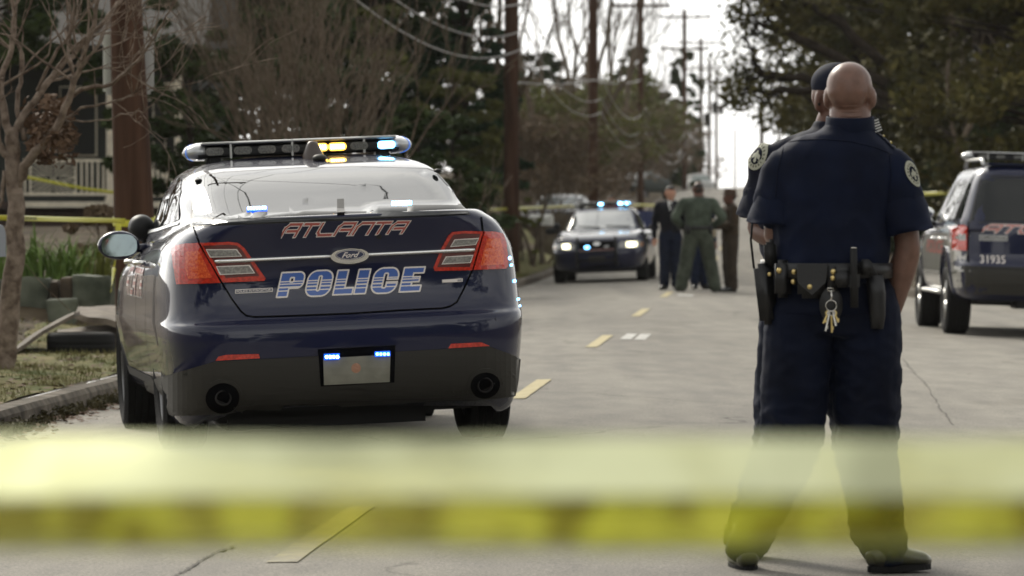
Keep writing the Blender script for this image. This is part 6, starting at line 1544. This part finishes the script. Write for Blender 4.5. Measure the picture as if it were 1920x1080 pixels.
# parked vehicles up the street
def parked(px, py, D, rz, m, glass, label, k=(1, 1, 1)):
    p = P(px, py, D); n = (3.4, 7, 3.2, 7)
    c = Car('parked_car', (p.x, D, gz(p.x, D)), rz, 0, label, 'cars parked beyond the patrol car', 'car')
    rows = [(.22, .15, 4.4, .78), (.4, .03, 4.55, .86), (.6, .0, 4.6, .88), (.8, .06, 4.55, .87), (.92, .12, 4.5, .83), (.96, .2, 4.4, .74), (.975, .4, 4.2, .4), (.98, .6, 4.0, 0)]
    S = lambda rs: [(z * k[2], a * k[1], b * k[1], w * k[0]) for z, a, b, w in rs]
    b = mk('body', slice_body([r + n for r in S(rows)], 1, None, 20), m, c.root, True); c.surf(b)
    cab = [(.9, .7, 3.5, .78), (1.0, .85, 3.3, .76), (1.2, 1.2, 2.9, .68), (1.36, 1.6, 2.6, .6), (1.42, 1.8, 2.4, .4), (1.43, 2.0, 2.2, 0)]
    c.surf(mk('roof', slice_body([r + n for r in S(cab)], 1, None, 20), m, c.root, True))
    for e in (-4, 9): c.patch('windscreen', [(x * k[0], z * k[2]) for x, z in ((-.62, 1.0), (.62, 1.0), (.52, 1.33), (-.52, 1.33))], glass, .006, 0, .15, f=c.end(e))
    for sg in (-1, 1):
        f = c.side(sg)
        c.patch('side_window', [(y * k[1], z * k[2]) for y, z in ((1.0, 1.02), (1.5, 1.33), (2.15, 1.36), (2.15, 1.02))], glass, .006, 0, .2, f=f); c.patch('side_window', [(y * k[1], z * k[2]) for y, z in ((2.22, 1.02), (2.22, 1.36), (2.6, 1.32), (3.1, 1.02))], glass, .006, 0, .2, f=f)
        c.patch('headlight', [(sg * x * k[0], z * k[2]) for x, z in ((.5, .6), (.8, .62), (.78, .74), (.5, .72))], M_CLEAR, .004, .006, .1, f=c.end(9)); c.patch('tail_lamp', [(sg * x * k[0], z * k[2]) for x, z in ((.5, .65), (.8, .65), (.8, .8), (.5, .8))], M_RED, .004, .006, .1, f=c.end(-4))
        for y in (.85, 3.6): c.wheel(sg * .76 * k[0], y * k[1], .32, .2, .2)
    return c
parked(1086, 370, 136, pi - .25, mat('black_car_paint', (.008, .008, .01), .3, coat=1), mat('hazy_glass', (.10, .12, .12), .1, spec=1), 'black parked car behind the patrol car roof, its pale windscreen showing', (1, 1, 1))
parked(1300, 345, 290, pi + .1, mat('white_car_paint', (.4, .4, .39), .7), mat('hazy_green_glass', (.12, .15, .14), .5), 'white van far up the street beside the dark haired person', (1.0, 1.0, 1.05))
parked(1240, 372, 205, pi - .5, mat('dark_green_car_paint', (.02, .03, .025), .7), mat('hazy_glass', (.10, .12, .12), .1, spec=1), 'dark parked car beyond the blue bins', (.85, .85, .8))
far_person(1146, 380, 128, 1.65, 'person in pink jacket standing beyond the patrol car lights', M_SKIN3, cloth('pink_jacket_cloth', (.30, .035, .12)), cloth('grey_trousers', (.05, .05, .06)), .2, arms='down', leg=.1, hair='short', jacket=.05)
# ---------------------------------------------------------------- vegetation
M_BARKP = mat('pale_bark', (0.095, 0.068, 0.050), 0.9, col2=(0.26, 0.205, 0.16), vscale=14, det=6, bump=.4, bscale=60, spec=.15)
M_BARKG = mat('grey_brown_bark', (0.085, 0.064, 0.045), 0.95, col2=(0.17, 0.135, 0.10), vscale=9, det=6, spec=.1)
M_BARKD = mat('dark_bark', (0.020, 0.015, 0.011), 0.95, col2=(0.045, 0.034, 0.025), vscale=9, det=6, spec=.1)
def leaf_mat(name, c1, c2, vs=1.1):
    m = mat(name, c1, .75, spec=.15, col2=c2, vscale=vs, det=3, coords='Object', lo=.3, hi=.7); return m
M_LDARK = leaf_mat('dark_evergreen_leaf', (0.017, 0.031, 0.009), (0.060, 0.082, 0.024))
M_LCED = leaf_mat('cedar_leaf', (0.010, 0.030, 0.013), (0.034, 0.066, 0.026))
M_LOLIVE = leaf_mat('olive_leaf', (0.075, 0.090, 0.024), (0.17, 0.165, 0.052))
M_LOAK = leaf_mat('live_oak_leaf', (0.042, 0.046, 0.011), (0.135, 0.112, 0.030))
M_LBROWN = leaf_mat('dry_brown_leaf', (0.085, 0.050, 0.030), (0.20, 0.13, 0.085), 3)
M_LRUST = leaf_mat('rusty_twig_leaf', (0.095, 0.065, 0.042), (0.19, 0.14, 0.09), 1.5)
M_LGREEN = leaf_mat('fresh_green_blade', (0.075, 0.13, 0.026), (0.17, 0.25, 0.065), 4)
M_LYEL = leaf_mat('yellow_green_leaf', (0.10, 0.12, 0.022), (0.20, 0.20, 0.05), 4)

def leaves_mesh(name, clumps, per, size, m, parent, rng, flat=.6, aspect=1.7):
    """many leaf-sized faces gathered round clump centres (centre, radius)"""
    vs, fs = [], []
    for c, r in clumps:
        n = int(per * max(.35, r))
        for _ in range(n):
            while True:
                o = Vector((rng.uniform(-1, 1), rng.uniform(-1, 1), rng.uniform(-1, 1)))
                if .1 < o.length < 1: break
            p = c + Vector((o.x * r, o.y * r, o.z * r * flat)); s = size * rng.uniform(.5, 1.3)
            a = Vector((rng.gauss(0, 1), rng.gauss(0, 1), rng.gauss(0, .7))).normalized(); b = a.cross(Vector((rng.gauss(0, 1), rng.gauss(0, 1), rng.gauss(0, 1)))).normalized()
            k = len(vs); vs += [p - a * s * aspect * .5, p + b * s * .35, p + a * s * aspect * .5, p - b * s * .35]; fs.append((k, k + 1, k + 2, k + 3))
    return pyd(name, vs, fs, m, parent)
def grow(bm, p, d, L, r, depth, rng, bend=.25, split=(2, 3), spread=.55, up=.12, seg=4, tips=None, shrink=.72, sides=4, minr=.003):
    pts, rad = [p.copy()], [r]
    for i in range(seg):
        d = (d + Vector((rng.gauss(0, bend), rng.gauss(0, bend), rng.gauss(0, bend) + up)) * .5).normalized(); p = p + d * L / seg; pts.append(p.copy()); rad.append(max(minr, r * (1 - .32 * (i + 1) / seg)))
    tube(bm, pts, rad, sides if depth < 2 else max(sides, 6), cap=False)
    if tips is not None and depth <= 1: tips.append(p.copy())
    if depth <= 0: return
    for k in range(rng.randint(*split)):
        t = rng.randint(max(1, seg - 2), seg) if k else seg; q = Vector((rng.gauss(0, 1), rng.gauss(0, 1), rng.gauss(0, .6))).normalized()
        nd = (d + q * spread * rng.uniform(.6, 1.3)).normalized(); grow(bm, pts[t], nd, L * shrink * rng.uniform(.75, 1.2), rad[t] * .68, depth - 1, rng, bend, split, spread, up, seg, tips, shrink, sides, minr)
def bare_tree(loc, h, r, seed, label, depth=5, m=M_BARKG, spread=.5, stems=1, lean=(0, 0), cat='tree', name='bare_tree', group=None, up=.12, first=.35, minr=.006, split=(2, 3), fan=.5, extra=None):
    rng = random.Random(seed); root = empty(name, loc, 0, label, cat, group); bm = bmesh.new(); tips = []
    for s in range(stems):
        a = 2 * pi * s / stems + rng.uniform(-.3, .3); d = Vector((cos(a) * fan * rng.uniform(.4, 1.2), sin(a) * fan * rng.uniform(.4, 1.2), 1)) if stems > 1 else Vector((lean[0], lean[1], 1))
        grow(bm, Vector((0, 0, -.1)), d.normalized(), h * first, r, depth, rng, spread=spread, up=up, tips=tips, minr=minr, split=split)
    mk('trunk', bm, m, root)
    if extra: leaves_mesh('crown', [(t, extra[1]) for t in tips if rng.random() < extra[3]], extra[2], extra[0], extra[4], root, rng)
    return root
def leafy_tree(loc, h, w, seed, label, m=M_LDARK, base=.15, per=260, size=.14, clumps=90, shape='round', trunk_r=.16, cat='tree', name='evergreen_tree', group=None, hole=.0, flat=.55, bark=M_BARKD):
    rng = random.Random(seed); root = empty(name, loc, rng.uniform(0, 6), label, cat, group); cl = []
    bm = bmesh.new(); tube(bm, [(0, 0, -.3), (.05, 0, h * .3), (-.04, .05, h * .6), (0, 0, h * .92)], [trunk_r, trunk_r * .8, trunk_r * .5, .02], 9)
    for _ in range(clumps):
        t = rng.random() ** .8 if shape == 'cone' else rng.random(); z = h * (base + (1 - base) * t)
        env = w * (1 - t) ** .8 + .12 if shape == 'cone' else w * (max(.05, 1 - (abs(t - .45) / .58) ** 2.4)) ** .5
        a = rng.uniform(0, 2 * pi); rr_ = env * rng.uniform(.35, 1.0) ** .6; c = Vector((cos(a) * rr_, sin(a) * rr_, z)); cr = (.22 + .30 * rng.random()) * (w * .42 if shape != 'cone' else max(.35, env * .6)); cl.append((c, cr))
        if rng.random() < .55: tube(bm, [(0, 0, z * .82), tuple(Vector((0, 0, z * .85)).lerp(c, .5) + Vector((0, 0, .1))), tuple(c)], [trunk_r * .22, trunk_r * .14, .012], 5)
    mk('trunk', bm, bark, root, True); leaves_mesh('crown', cl, per, size, m, root, rng, flat); return root
def dupe(o, loc, label, rz=1.0, s=(1, 1, 1)):
    c = copy_tree(o); c.location = loc; c.rotation_euler.z = rz; c.scale = s; c['label'] = label; return c
def G(x, y, dz=0): return (x, y, gz(x, y) + dz)
def GP(px, D, dz=0): x = (px - 960) * D / FPX; return G(x, D, dz)

# bare tree at the left edge, its limbs drawn where the photograph has them
def left_tree():
    D = 33.0; rng = random.Random(5); b = P(8, 700, D); root = empty('bare_tree', (b.x, D, gz(b.x, D)), 0, 'small bare pale barked tree at the left edge in front of the porch', 'tree'); o = Vector(root.location)
    bm = bmesh.new(); tips = []
    def br(pts, r0, r1, dd=0.0, tw=6, depth=2):
        ps = [P(x, y, D + dd * i / len(pts) + .0) - o for i, (x, y) in enumerate(pts)]; n = len(ps); T = [(i, *p) for i, p in enumerate(ps)]; q = [Vector(interp(T, k / 4)) for k in range((n - 1) * 4 + 1)]
        for k in range(1, len(q) - 1): q[k] += Vector((rng.gauss(0, .006), rng.gauss(0, .006), rng.gauss(0, .006)))
        rad = [r0 + (r1 - r0) * (k / (len(q) - 1)) ** .8 for k in range(len(q))]; tube(bm, q, rad, 10 if r0 > .03 else 6)
        for _ in range(tw):
            k = rng.randint(len(q) // 3, len(q) - 1); d = (q[min(k + 1, len(q) - 1)] - q[k - 1]).normalized(); sd = Vector((rng.gauss(0, 1), rng.gauss(0, .8), rng.gauss(.1, .8))).normalized()
            grow(bm, q[k], (d * .8 + sd * .75).normalized(), rng.uniform(.3, .65), max(.004, rad[k] * .5), depth, rng, bend=.3, split=(1, 3), spread=.6, up=.03, seg=4, tips=tips, shrink=.75, sides=4, minr=.0028)
    br([(4, 712), (12, 650), (20, 560), (27, 470), (30, 400), (26, 340), (22, 285), (20, 240)], .090, .050, 0, 0)
    br([(32, 350), (52, 305), (85, 265), (118, 215), (134, 165), (150, 120), (172, 60), (186, -10)], .042, .014, -.6, 9)
    br([(130, 180), (165, 165), (205, 158), (245, 128), (275, 92), (305, 45), (335, -8)], .020, .006, -.8, 8)
    br([(24, 250), (52, 205), (92, 150), (135, 105), (176, 60), (222, 8), (240, -20)], .034, .012, .5, 9)
    br([(22, 262), (6, 200), (2, 150), (22, 90), (26, 30), (20, -30)], .034, .014, .3, 8)
    br([(22, 300), (4, 280), (-20, 250), (-60, 200)], .040, .015, 0, 5)
    br([(46, 262), (34, 190), (42, 120), (28, 60), (30, 0), (50, -40)], .022, .008, .8, 7)
    br([(105, 232), (165, 200), (215, 190), (255, 170), (292, 128)], .013, .004, -.5, 7)
    br([(118, 225), (170, 228), (230, 218), (262, 212), (278, 200)], .008, .003, -.9, 4, 1)
    br([(70, 170), (110, 90), (150, 40), (190, -20)], .014, .006, -.4, 8)
    br([(10, 320), (2, 380), (-10, 420)], .02, .008, 0, 2, 1)
    mk('trunk', bm, M_BARKP, root, True)
    cl = [(P(rng.uniform(55, 125), rng.uniform(190, 300), D + rng.uniform(-.2, .6)) - o, rng.uniform(.06, .13)) for _ in range(26)] + [(P(135, 256, D) - o, .05)]
    leaves_mesh('dry_leaves', cl, 130, .045, M_LBROWN, root, rng, .9)
left_tree()

# the evergreens over the porch and the dark mass behind the car
E1 = leafy_tree(GP(60, 88, 0), 9.5, 3.1, 11, 'dark evergreen above the porch at the left edge', base=.28, per=330, clumps=150, group='evergreen trees on the left', trunk_r=.2)
dupe(E1, GP(330, 86), 'dark evergreen right of the porch, behind the thick pole', 2.4, (1.05, 1, 1.0))
dupe(E1, GP(-60, 66, .6), 'nearest dark evergreen overhanging the porch from the left', 4.0, (.62, .62, .72))
dupe(E1, GP(430, 96), 'tall dark evergreen behind the left half of the wide bare shrub', .9, (.95, 1, 1.25))
dupe(E1, GP(600, 112), 'tall dark evergreen behind the middle of the wide bare shrub', 3.1, (1.0, 1, 1.2))
dupe(E1, GP(160, 100), 'tall dark evergreen behind the house roof', 5.1, (1.2, 1.2, 1.3))
LH = leafy_tree(GP(250, 66, 0), 3.9, 1.0, 12, 'thin dark shrub tree just right of the thick pole', base=.35, per=260, clumps=46, size=.10, trunk_r=.06, cat='shrub', name='evergreen_shrub', group='evergreen trees on the left')
HG = leafy_tree(GP(360, 62, 0), 2.7, 1.15, 13, 'dark hedge shrub behind the sedan roof light bar, far left', base=.02, per=420, clumps=70, size=.09, trunk_r=.05, cat='shrub', name='evergreen_shrub', group='dark shrubs behind the sedan')
dupe(HG, GP(480, 66), 'dark hedge shrub behind the sedan antenna', 1.1, (1.2, 1.2, 1.0)); dupe(HG, GP(640, 68), 'dark hedge shrub behind the lit amber roof lamps', 2.2, (1.2, 1.2, .95)); dupe(HG, GP(780, 70), 'dark hedge shrub right of the blue roof lamp', 3.6, (1.2, 1.2, 1.05))
dupe(E1, GP(690, 108), 'dark evergreen low behind the right half of the wide bare shrub', 4.6, (.9, .9, .62)); dupe(E1, GP(780, 116), 'low dark evergreen left of the cedar', 2.9, (.8, .8, .48)); dupe(E1, GP(500, 104), 'dark evergreen behind the middle of the roof light bar', 1.9, (1, 1, 1.1))
# thin pine with open sky between its boughs
PN = leafy_tree(GP(700, 100), 10.5, 2.6, 14, 'open pine with sky showing through, left of the dark cedar', m=M_LOLIVE, base=.30, per=300, clumps=52, size=.13, trunk_r=.16, name='pine_tree', group='trees behind the sedan', flat=.35)
# wide many stemmed bare shrub
bare_tree(GP(600, 57, 0), 4.6, .034, 21, 'wide bare shrub of many fanning stems behind the near sedan', depth=4, stems=17, m=M_BARKG, spread=.33, fan=.42, up=.17, first=.36, cat='shrub', name='bare_shrub', minr=.004, split=(2, 3))
bare_tree(GP(520, 60, 0), 4.2, .030, 22, 'second bare shrub with upright stems, left behind the sedan', depth=4, stems=10, m=M_BARKG, spread=.33, fan=.40, up=.16, first=.36, cat='shrub', name='bare_shrub', minr=.004)
# dark cedar
leafy_tree(GP(872, 104, 0), 7.7, 1.45, 31, 'dark green conical cedar against the sky, left of the second pole', m=M_LCED, base=.04, per=420, clumps=190, size=.11, shape='cone', trunk_r=.10, name='cedar_tree', flat=.35)
leafy_tree(GP(850, 100, 0), 3.5, 1.4, 32, 'olive green brush below the cedar, right of the sedan', m=M_LOLIVE, base=.02, per=330, clumps=80, size=.10, trunk_r=.05, cat='shrub', name='olive_shrub')
leafy_tree(GP(905, 110, 0), 3.0, .9, 33, 'dark leafy shrub directly behind the second pole', m=M_LDARK, base=.02, per=330, clumps=60, size=.10, trunk_r=.05, cat='shrub', name='evergreen_shrub')
bare_tree(GP(800, 66, 0), 2.6, .018, 34, 'slim bare sapling right of the roof light bar', depth=3, stems=3, m=M_BARKP, fan=.25, up=.15, cat='sapling', name='bare_sapling', minr=.004)
# bare thicket and tall trunks between the second pole and the crest
T1 = bare_tree(GP(1020, 136), 13, .20, 41, 'tall bare tree nearest right of the second pole', depth=6, spread=.42, lean=(-.1, 0), minr=.012, group='bare trees up the left side', m=M_BARKG, up=.16)
T2 = bare_tree(GP(1150, 186), 14, .30, 42, 'tall bare tree with a thick leaning trunk before the fourth pole', depth=6, spread=.28, lean=(-.04, 0), minr=.014, group='bare trees up the left side', m=M_BARKG, up=.16, extra=(.16, .5, 60, .25, M_LOLIVE))
T2.scale = (.5, .6, 1)
for px, D, rz, s, lb, src in ((970, 112, 1.2, (.8, .8, .9), 'bare tree just behind the second pole', T1), (1068, 152, 2.6, (.9, .9, 1.05), 'bare tree left of the third pole', T1), (1118, 172, 4.1, (.6, .6, 1.1), 'bare tree right of the third pole', T1), 
                              (1196, 260, 3.3, (.6, .6, .8), 'far bare tree behind the fourth pole', T1), (1085, 190, 5.2, (1.1, 1.1, 1.1), 'far bare tree showing behind the third pole', T1), ):
    dupe(src, GP(px, D), lb, rz, s)
B1 = bare_tree(GP(1010, 128, 0), 3.9, .03, 51, 'brown bare thicket shrub left above the patrol car', depth=4, stems=12, spread=.5, fan=.55, up=.1, cat='shrub', name='bare_shrub', minr=.007, group='brown thicket shrubs up the left bank', m=M_BARKG, extra=(.085, .26, 34, .7, M_LRUST))
B2 = bare_tree(GP(1062, 150, 0), 3.6, .03, 52, 'green tinged thicket shrub left of the third pole', depth=4, stems=9, spread=.5, fan=.5, up=.12, cat='shrub', name='bare_shrub', minr=.008, group='brown thicket shrubs up the left bank', m=M_BARKP, extra=(.10, .34, 46, .8, M_LOLIVE))
dupe(B2, GP(1102, 168), 'green tinged thicket shrub right of the third pole', 2, (1.2, 1.2, 1.3)); dupe(B2, GP(1172, 200), 'green tinged thicket shrub left of the fourth pole', 3, (1.3, 1.3, 1.5)); dupe(B2, GP(1230, 236), 'green tinged thicket shrub between the fourth and fifth poles', 4, (1.2, 1.2, 1.2)); dupe(B2, GP(1000, 140), 'green tinged thicket shrub right of the second pole', 5, (1.0, 1.0, 1.2))
for i, (px, D, s) in enumerate(((950, 136, .9), (1045, 142, .95), (1085, 158, 1.0), (1122, 176, 1.1), (1156, 196, 1.15), (1188, 214, 1.15), (1216, 232, 1.2), (1244, 252, 1.15), (1268, 276, 1.05), (1290, 304, .85), (1040, 168, 1.3), (1150, 225, 1.4))):
    dupe(B1, GP(px, D, -.1), ('brown thicket shrub directly behind the second pole', 'brown thicket shrub above the parked black car', 'brown thicket shrub behind the third pole', 'brown thicket shrub above the pink jacket', 'brown thicket shrub behind the blue bins', 'brown thicket shrub at the foot of the fourth pole', 'brown thicket shrub right of the fourth pole', 'brown thicket shrub left of the fifth pole', 'brown thicket shrub behind the fifth pole', 'farthest brown thicket shrub below the white sky', 'tall brown thicket shrub behind the black parked car', 'tall brown thicket shrub left of the fourth pole')[i], i * 1.7, (s, s, s))
# foliage that tapers down to the crest
C1 = leafy_tree(GP(1284, 262), 8.0, 1.1, 61, 'dark rounded evergreen behind the fifth pole', m=M_LDARK, base=.02, per=160, clumps=110, size=.22, trunk_r=.15, group='evergreens up the left side', flat=.8)
dupe(C1, GP(1246, 262), 'evergreen between the fourth and fifth poles', 1.0, (1.1, 1.1, .68)); dupe(C1, GP(1302, 300), 'low dark evergreen right of the fifth pole', 2.0, (.8, .8, .50)); dupe(C1, GP(1325, 330), 'last low evergreen beside the crest of the road', 3.0, (.7, .7, .36)); dupe(C1, GP(1188, 262), 'evergreen with vines behind the fourth pole', 4.0, (1.4, 1.4, .95)); dupe(C1, GP(1010, 220), 'evergreen far behind the second pole', 5.0, (1.6, 1.6, .75))
dupe(C1, GP(1090, 260), 'evergreen far behind the third pole', .4, (1.7, 1.7, .62))
# right hand side: big live oak and its neighbours
OAK = leafy_tree(GP(1860, 108), 13.0, 4.9, 71, 'huge dark live oak over the bald officer and the utility vehicle', m=M_LOAK, base=.10, per=210, clumps=300, size=.17, trunk_r=.4, group='dark trees on the right', flat=.55)
dupe(OAK, GP(2020, 88), 'nearest dark tree above the utility vehicle at the right edge', 2.2, (.72, .72, .8))
dupe(OAK, GP(1765, 145), 'dark tree behind the big oak, right of the officers', 4.4, (1.0, 1.0, 1.0))
dupe(OAK, GP(1655, 122), 'dark tree reaching furthest left over the capped officer', 1.4, (.66, .66, .86))
H2 = leafy_tree(GP(1700, 122), 3.6, 2.6, 72, 'dark undergrowth behind the tape, left of the utility vehicle', m=M_LDARK, base=.0, per=170, clumps=120, size=.17, trunk_r=.1, cat='shrub', name='evergreen_shrub', group='dark undergrowth on the right', flat=.8)
dupe(H2, GP(1870, 112), 'dark undergrowth behind the utility vehicle windows', 1.0); dupe(H2, GP(1600, 150), 'dark undergrowth beyond the bald officer', 2.0, (1, 1, 1.0)); dupe(H2, GP(1780, 128, .0), 'dark undergrowth above the utility vehicle mirror', 3.0, (1.1, 1.1, 1.1)); dupe(H2, GP(1960, 100), 'dark undergrowth at the right edge', 3.9)
bare_tree(GP(1790, 96), 8, .11, 73, 'bare twisted tree in front of the dark oak, above the utility vehicle', depth=6, spread=.6, minr=.008, m=M_BARKG, lean=(.1, 0), up=.05)
def reach():                                                    # crooked limbs reaching left from the oak
    rng = random.Random(8); D = 104.0; b = GP(1835, 106); root = empty('oak_limb_tree', b, 0, 'crooked bare limbs reaching left out of the big oak against the sky', 'tree'); o = Vector(b); bm = bmesh.new(); tips = []
    for pts in ([(1835, 240), (1700, 200), (1560, 160), (1470, 148), (1420, 140), (1404, 128), (1396, 92), (1380, 70)], [(1835, 300), (1650, 200), (1500, 168), (1440, 172), (1400, 172), (1385, 160)], [(1650, 160), (1520, 90), (1450, 60), (1415, 45), (1392, 60)], [(1640, 120), (1540, 30), (1480, 0), (1440, -20)]):
        ps = [P(x + 14, y, D) - o for x, y in pts]; T = [(i, *p) for i, p in enumerate(ps)]; q = [Vector(interp(T, k / 4)) + Vector((rng.gauss(0, .03), 0, rng.gauss(0, .03))) for k in range((len(ps) - 1) * 4 + 1)]
        rad = [.12 * (1 - k / len(q)) ** .7 + .018 for k in range(len(q))]; tube(bm, q, rad, 7)
        for _ in range(16):
            k = rng.randint(len(q) // 2, len(q) - 1); grow(bm, q[k], Vector((rng.gauss(-.3, 1), rng.gauss(0, .5), rng.gauss(.1, 1))).normalized(), rng.uniform(.28, .6), rad[k] * .4, 2, rng, bend=.4, split=(1, 3), spread=.8, up=0, tips=tips, minr=.008)
    tube(bm, [(0, 0, -.3), tuple(P(1835, 270, D) - o)], [.4, .3], 10)
    mk('trunk', bm, M_BARKD, root, True); leaves_mesh('crown', [(t, .35) for t in tips if rng.random() < .35], 50, .12, M_LOAK, root, rng)
reach()
dupe(T1, GP(1470, 200), 'pale distant bare tree right of the road, behind the capped officer', 1.9, (.55, .55, .55)); dupe(T1, GP(1530, 170), 'distant bare tree behind the capped officer', 3.9, (.6, .6, .65)); dupe(C1, GP(1515, 190), 'grey green distant tree behind the capped officer', 3.9, (1.2, 1.2, .7))
# planting behind the block wall
def blades(px, D, n, h, seed, label, m, spread=.8, w=.014, name='strap_leaf_plant'):
    rng = random.Random(seed); root = empty(name, GP(px, D), 0, label, 'plant', 'leafy plants above the block wall'); vs, fs = [], []
    for _ in range(n):
        a = rng.uniform(0, 2 * pi); b = Vector((rng.gauss(0, .14), rng.gauss(0, .12), 0)); d = Vector((cos(a), sin(a), 0)); L = h * rng.uniform(.6, 1.15); lean = rng.uniform(.15, 1.0) * spread; q = Vector((-d.y, d.x, 0)); k = len(vs)
        for i in range(6):
            t = i / 5; p = b + d * lean * L * t ** 1.6 + Vector((0, 0, L * (t - .38 * lean * t * t * t))); ww = w * (1 - t ** 2) + .001; vs += [p - q * ww, p + q * ww]
        for i in range(5): fs.append((k + 2 * i, k + 2 * i + 1, k + 2 * i + 3, k + 2 * i + 2))
    pyd('leaves', vs, fs, m, root)
blades(55, 44.5, 90, .62, 1, 'bright green strap leaved clump beside the bare tree', M_LGREEN); blades(110, 44.0, 90, .55, 2, 'bright green strap leaved clump above the middle of the wall', M_LGREEN); blades(150, 44.6, 70, .52, 3, 'green arching clump right of the middle of the wall', M_LGREEN)
blades(195, 44.2, 90, .50, 4, 'yellowing arching clump left of the thick pole', M_LYEL, .7); blades(10, 45, 60, .6, 5, 'green clump behind the trunk at the left edge', M_LGREEN); blades(285, 45, 60, .55, 6, 'yellowing clump just right of the thick pole', M_LYEL)
leafy_tree(GP(180, 46), .75, .55, 81, 'low rusty brown shrub behind the arching plants', m=M_LRUST, base=.0, per=700, clumps=20, size=.05, trunk_r=.02, cat='shrub', name='brown_shrub', bark=M_BARKG)
leafy_tree(GP(978, 106), 1.6, .5, 82, 'yellow green shrub between the second pole and the mailbox', m=M_LYEL, base=.0, per=500, clumps=26, size=.06, trunk_r=.03, cat='shrub', name='yellow_green_shrub', bark=M_BARKG)
bare_tree(GP(998, 106), 3.6, .05, 83, 'slim bare tree between the second pole and the patrol car', depth=4, stems=2, m=M_BARKG, fan=.2, up=.12, first=.42, cat='tree', minr=.005); bare_tree(GP(1020, 109), 2.4, .04, 84, 'small bare shrub under the mailbox', depth=3, stems=3, m=M_BARKG, fan=.35, up=.1, cat='shrub', name='bare_shrub', minr=.005)
def plank_fence():
    r = empty('board_fence', GP(1052, 118), -.2, 'short brown board fence behind the left of the patrol car', 'fence')
    bm = bmesh.new()
    for i in range(9): box(bm, (-.42 + i * .10, 0, .56 + .01 * (i % 3)), (.09, .02, 1.15))
    mk('boards', bm, M_PLY, r); bm = bmesh.new(); box(bm, (-.02, .03, .3), (.9, .03, .07)); box(bm, (-.02, .03, .75), (.9, .03, .07)); mk('rails', bm, M_PLY, r)
plank_fence()
# uncountable ground stuff
def litter():
    rng = random.Random(3); vs, fs = [], []
    def leaf(x, y, z, s):
        a = rng.uniform(0, 6.3); t = rng.uniform(-.5, .5); d = Vector((cos(a), sin(a), t * .5)) * s; q = Vector((-sin(a), cos(a), rng.uniform(-.3, .6))) * s * .6; p = Vector((x, y, z + .008 + abs(t) * s * .4)); k = len(vs); vs.extend([p - d, p + q, p + d, p - q]); fs.append((k, k + 1, k + 2, k + 3))
    for _ in range(9000):
        y = rng.uniform(20, 70); e = roadc(y) + edge_l(y); u = rng.random()
        x = e + abs(rng.gauss(0, .14)) + .01 if u < .40 else (e - .15 - abs(rng.gauss(0, 1.6)))
        leaf(x, y, road_z(x, y) if x > e else gz(x, y), rng.uniform(.015, .04))
    for _ in range(160): y = rng.uniform(18, 60); x = roadc(y) + edge_l(y) + abs(rng.gauss(0, .5)); leaf(x, y, road_z(x, y), rng.uniform(.010, .02))
    tag(pyd('fallen_leaves', vs, fs, M_LBROWN), kind='stuff')
    vs, fs = [], []
    for _ in range(42000):
        y = rng.uniform(22, 95); e = roadc(y) + edge_l(y); x = e - .16 - abs(rng.gauss(0, 1.0))
        if fbm(x * 1.5, y * .8) < -.1: continue
        h = rng.uniform(.015, .045) * (1 + y / 90); a = rng.uniform(0, 6.3); w = .0028 * (1 + y / 40); p = Vector((x, y, gz(x, y))); q = Vector((cos(a) * w, sin(a) * w, 0)); k = len(vs)
        vs.extend([p - q, p + q, p + Vector((rng.gauss(0, .02), rng.gauss(0, .02), h))]); fs.append((k, k + 1, k + 2))
    tag(pyd('grass', vs, fs, leaf_mat('verge_grass_blade', (.10, .115, .035), (.22, .19, .085), .8)), kind='stuff')
    # weeds and moss along the kerb foot
    cl = []
    for _ in range(260): y = rng.uniform(21, 60); e = roadc(y) + edge_l(y); x = e + rng.gauss(.05, .06); cl.append((Vector((x, y, road_z(max(x, e), y) + .03)), rng.uniform(.03, .08)))
    tag(leaves_mesh('kerb_weeds', cl, 220, .022, leaf_mat('kerb_weed', (.035, .035, .014), (.10, .08, .035), 3), None, rng, .8), kind='stuff')
    cl = []
    for _ in range(300): q_ = rng.uniform(-1500, 1225); cl.append((Vector(GP(q_, rng.uniform(300, 420))) + Vector((0, 0, rng.uniform(0, 14 if q_ < 640 else 7))), rng.uniform(1.5, 3.5))) 
    tag(leaves_mesh('distant_and_added_woods', cl, 40, .5, leaf_mat('far_wood', (.045, .038, .026), (.09, .075, .05), .1), None, rng, .8), kind='stuff')
litter()
def added_woods_behind():                                             # unseen woods added behind the camera to darken car reflections and fill
    rng = random.Random(77); cl = []
    for _ in range(260): x = rng.uniform(-45, 45); cl.append((Vector((x, -38 - rng.uniform(0, 8), rng.uniform(0, 9 if abs(x + 2) > 7 else 3.0))), rng.uniform(1.2, 2.4)))
    for _ in range(200): s_ = rng.choice((-1, 1)); cl.append((Vector((s_ * rng.uniform(12, 18) - 1, rng.uniform(-36, 12), rng.uniform(0, 8))), rng.uniform(1.0, 2.0)))
    tag(leaves_mesh('distant_and_added_woods', cl, 70, .45, M_LDARK, None, rng, .8), kind='stuff')
added_woods_behind()
# ---------------------------------------------------------------- the damp air between here and the hill
def haze():
    m = bpy.data.materials.new('damp_air'); m.use_nodes = True; n, l = m.node_tree.nodes, m.node_tree.links; n.clear()
    out = n.new('ShaderNodeOutputMaterial'); v = n.new('ShaderNodeVolumePrincipled'); v.inputs['Color'].default_value = (.97, .97, .95, 1); v.inputs['Density'].default_value = .00010; v.inputs['Anisotropy'].default_value = .3
    l.new(v.outputs[0], out.inputs['Volume'])
    bm = bmesh.new(); box(bm, (0, 200, 20), (1900, 560, 70)); o = mk('haze', bm, m); tag(o, kind='stuff')
haze()
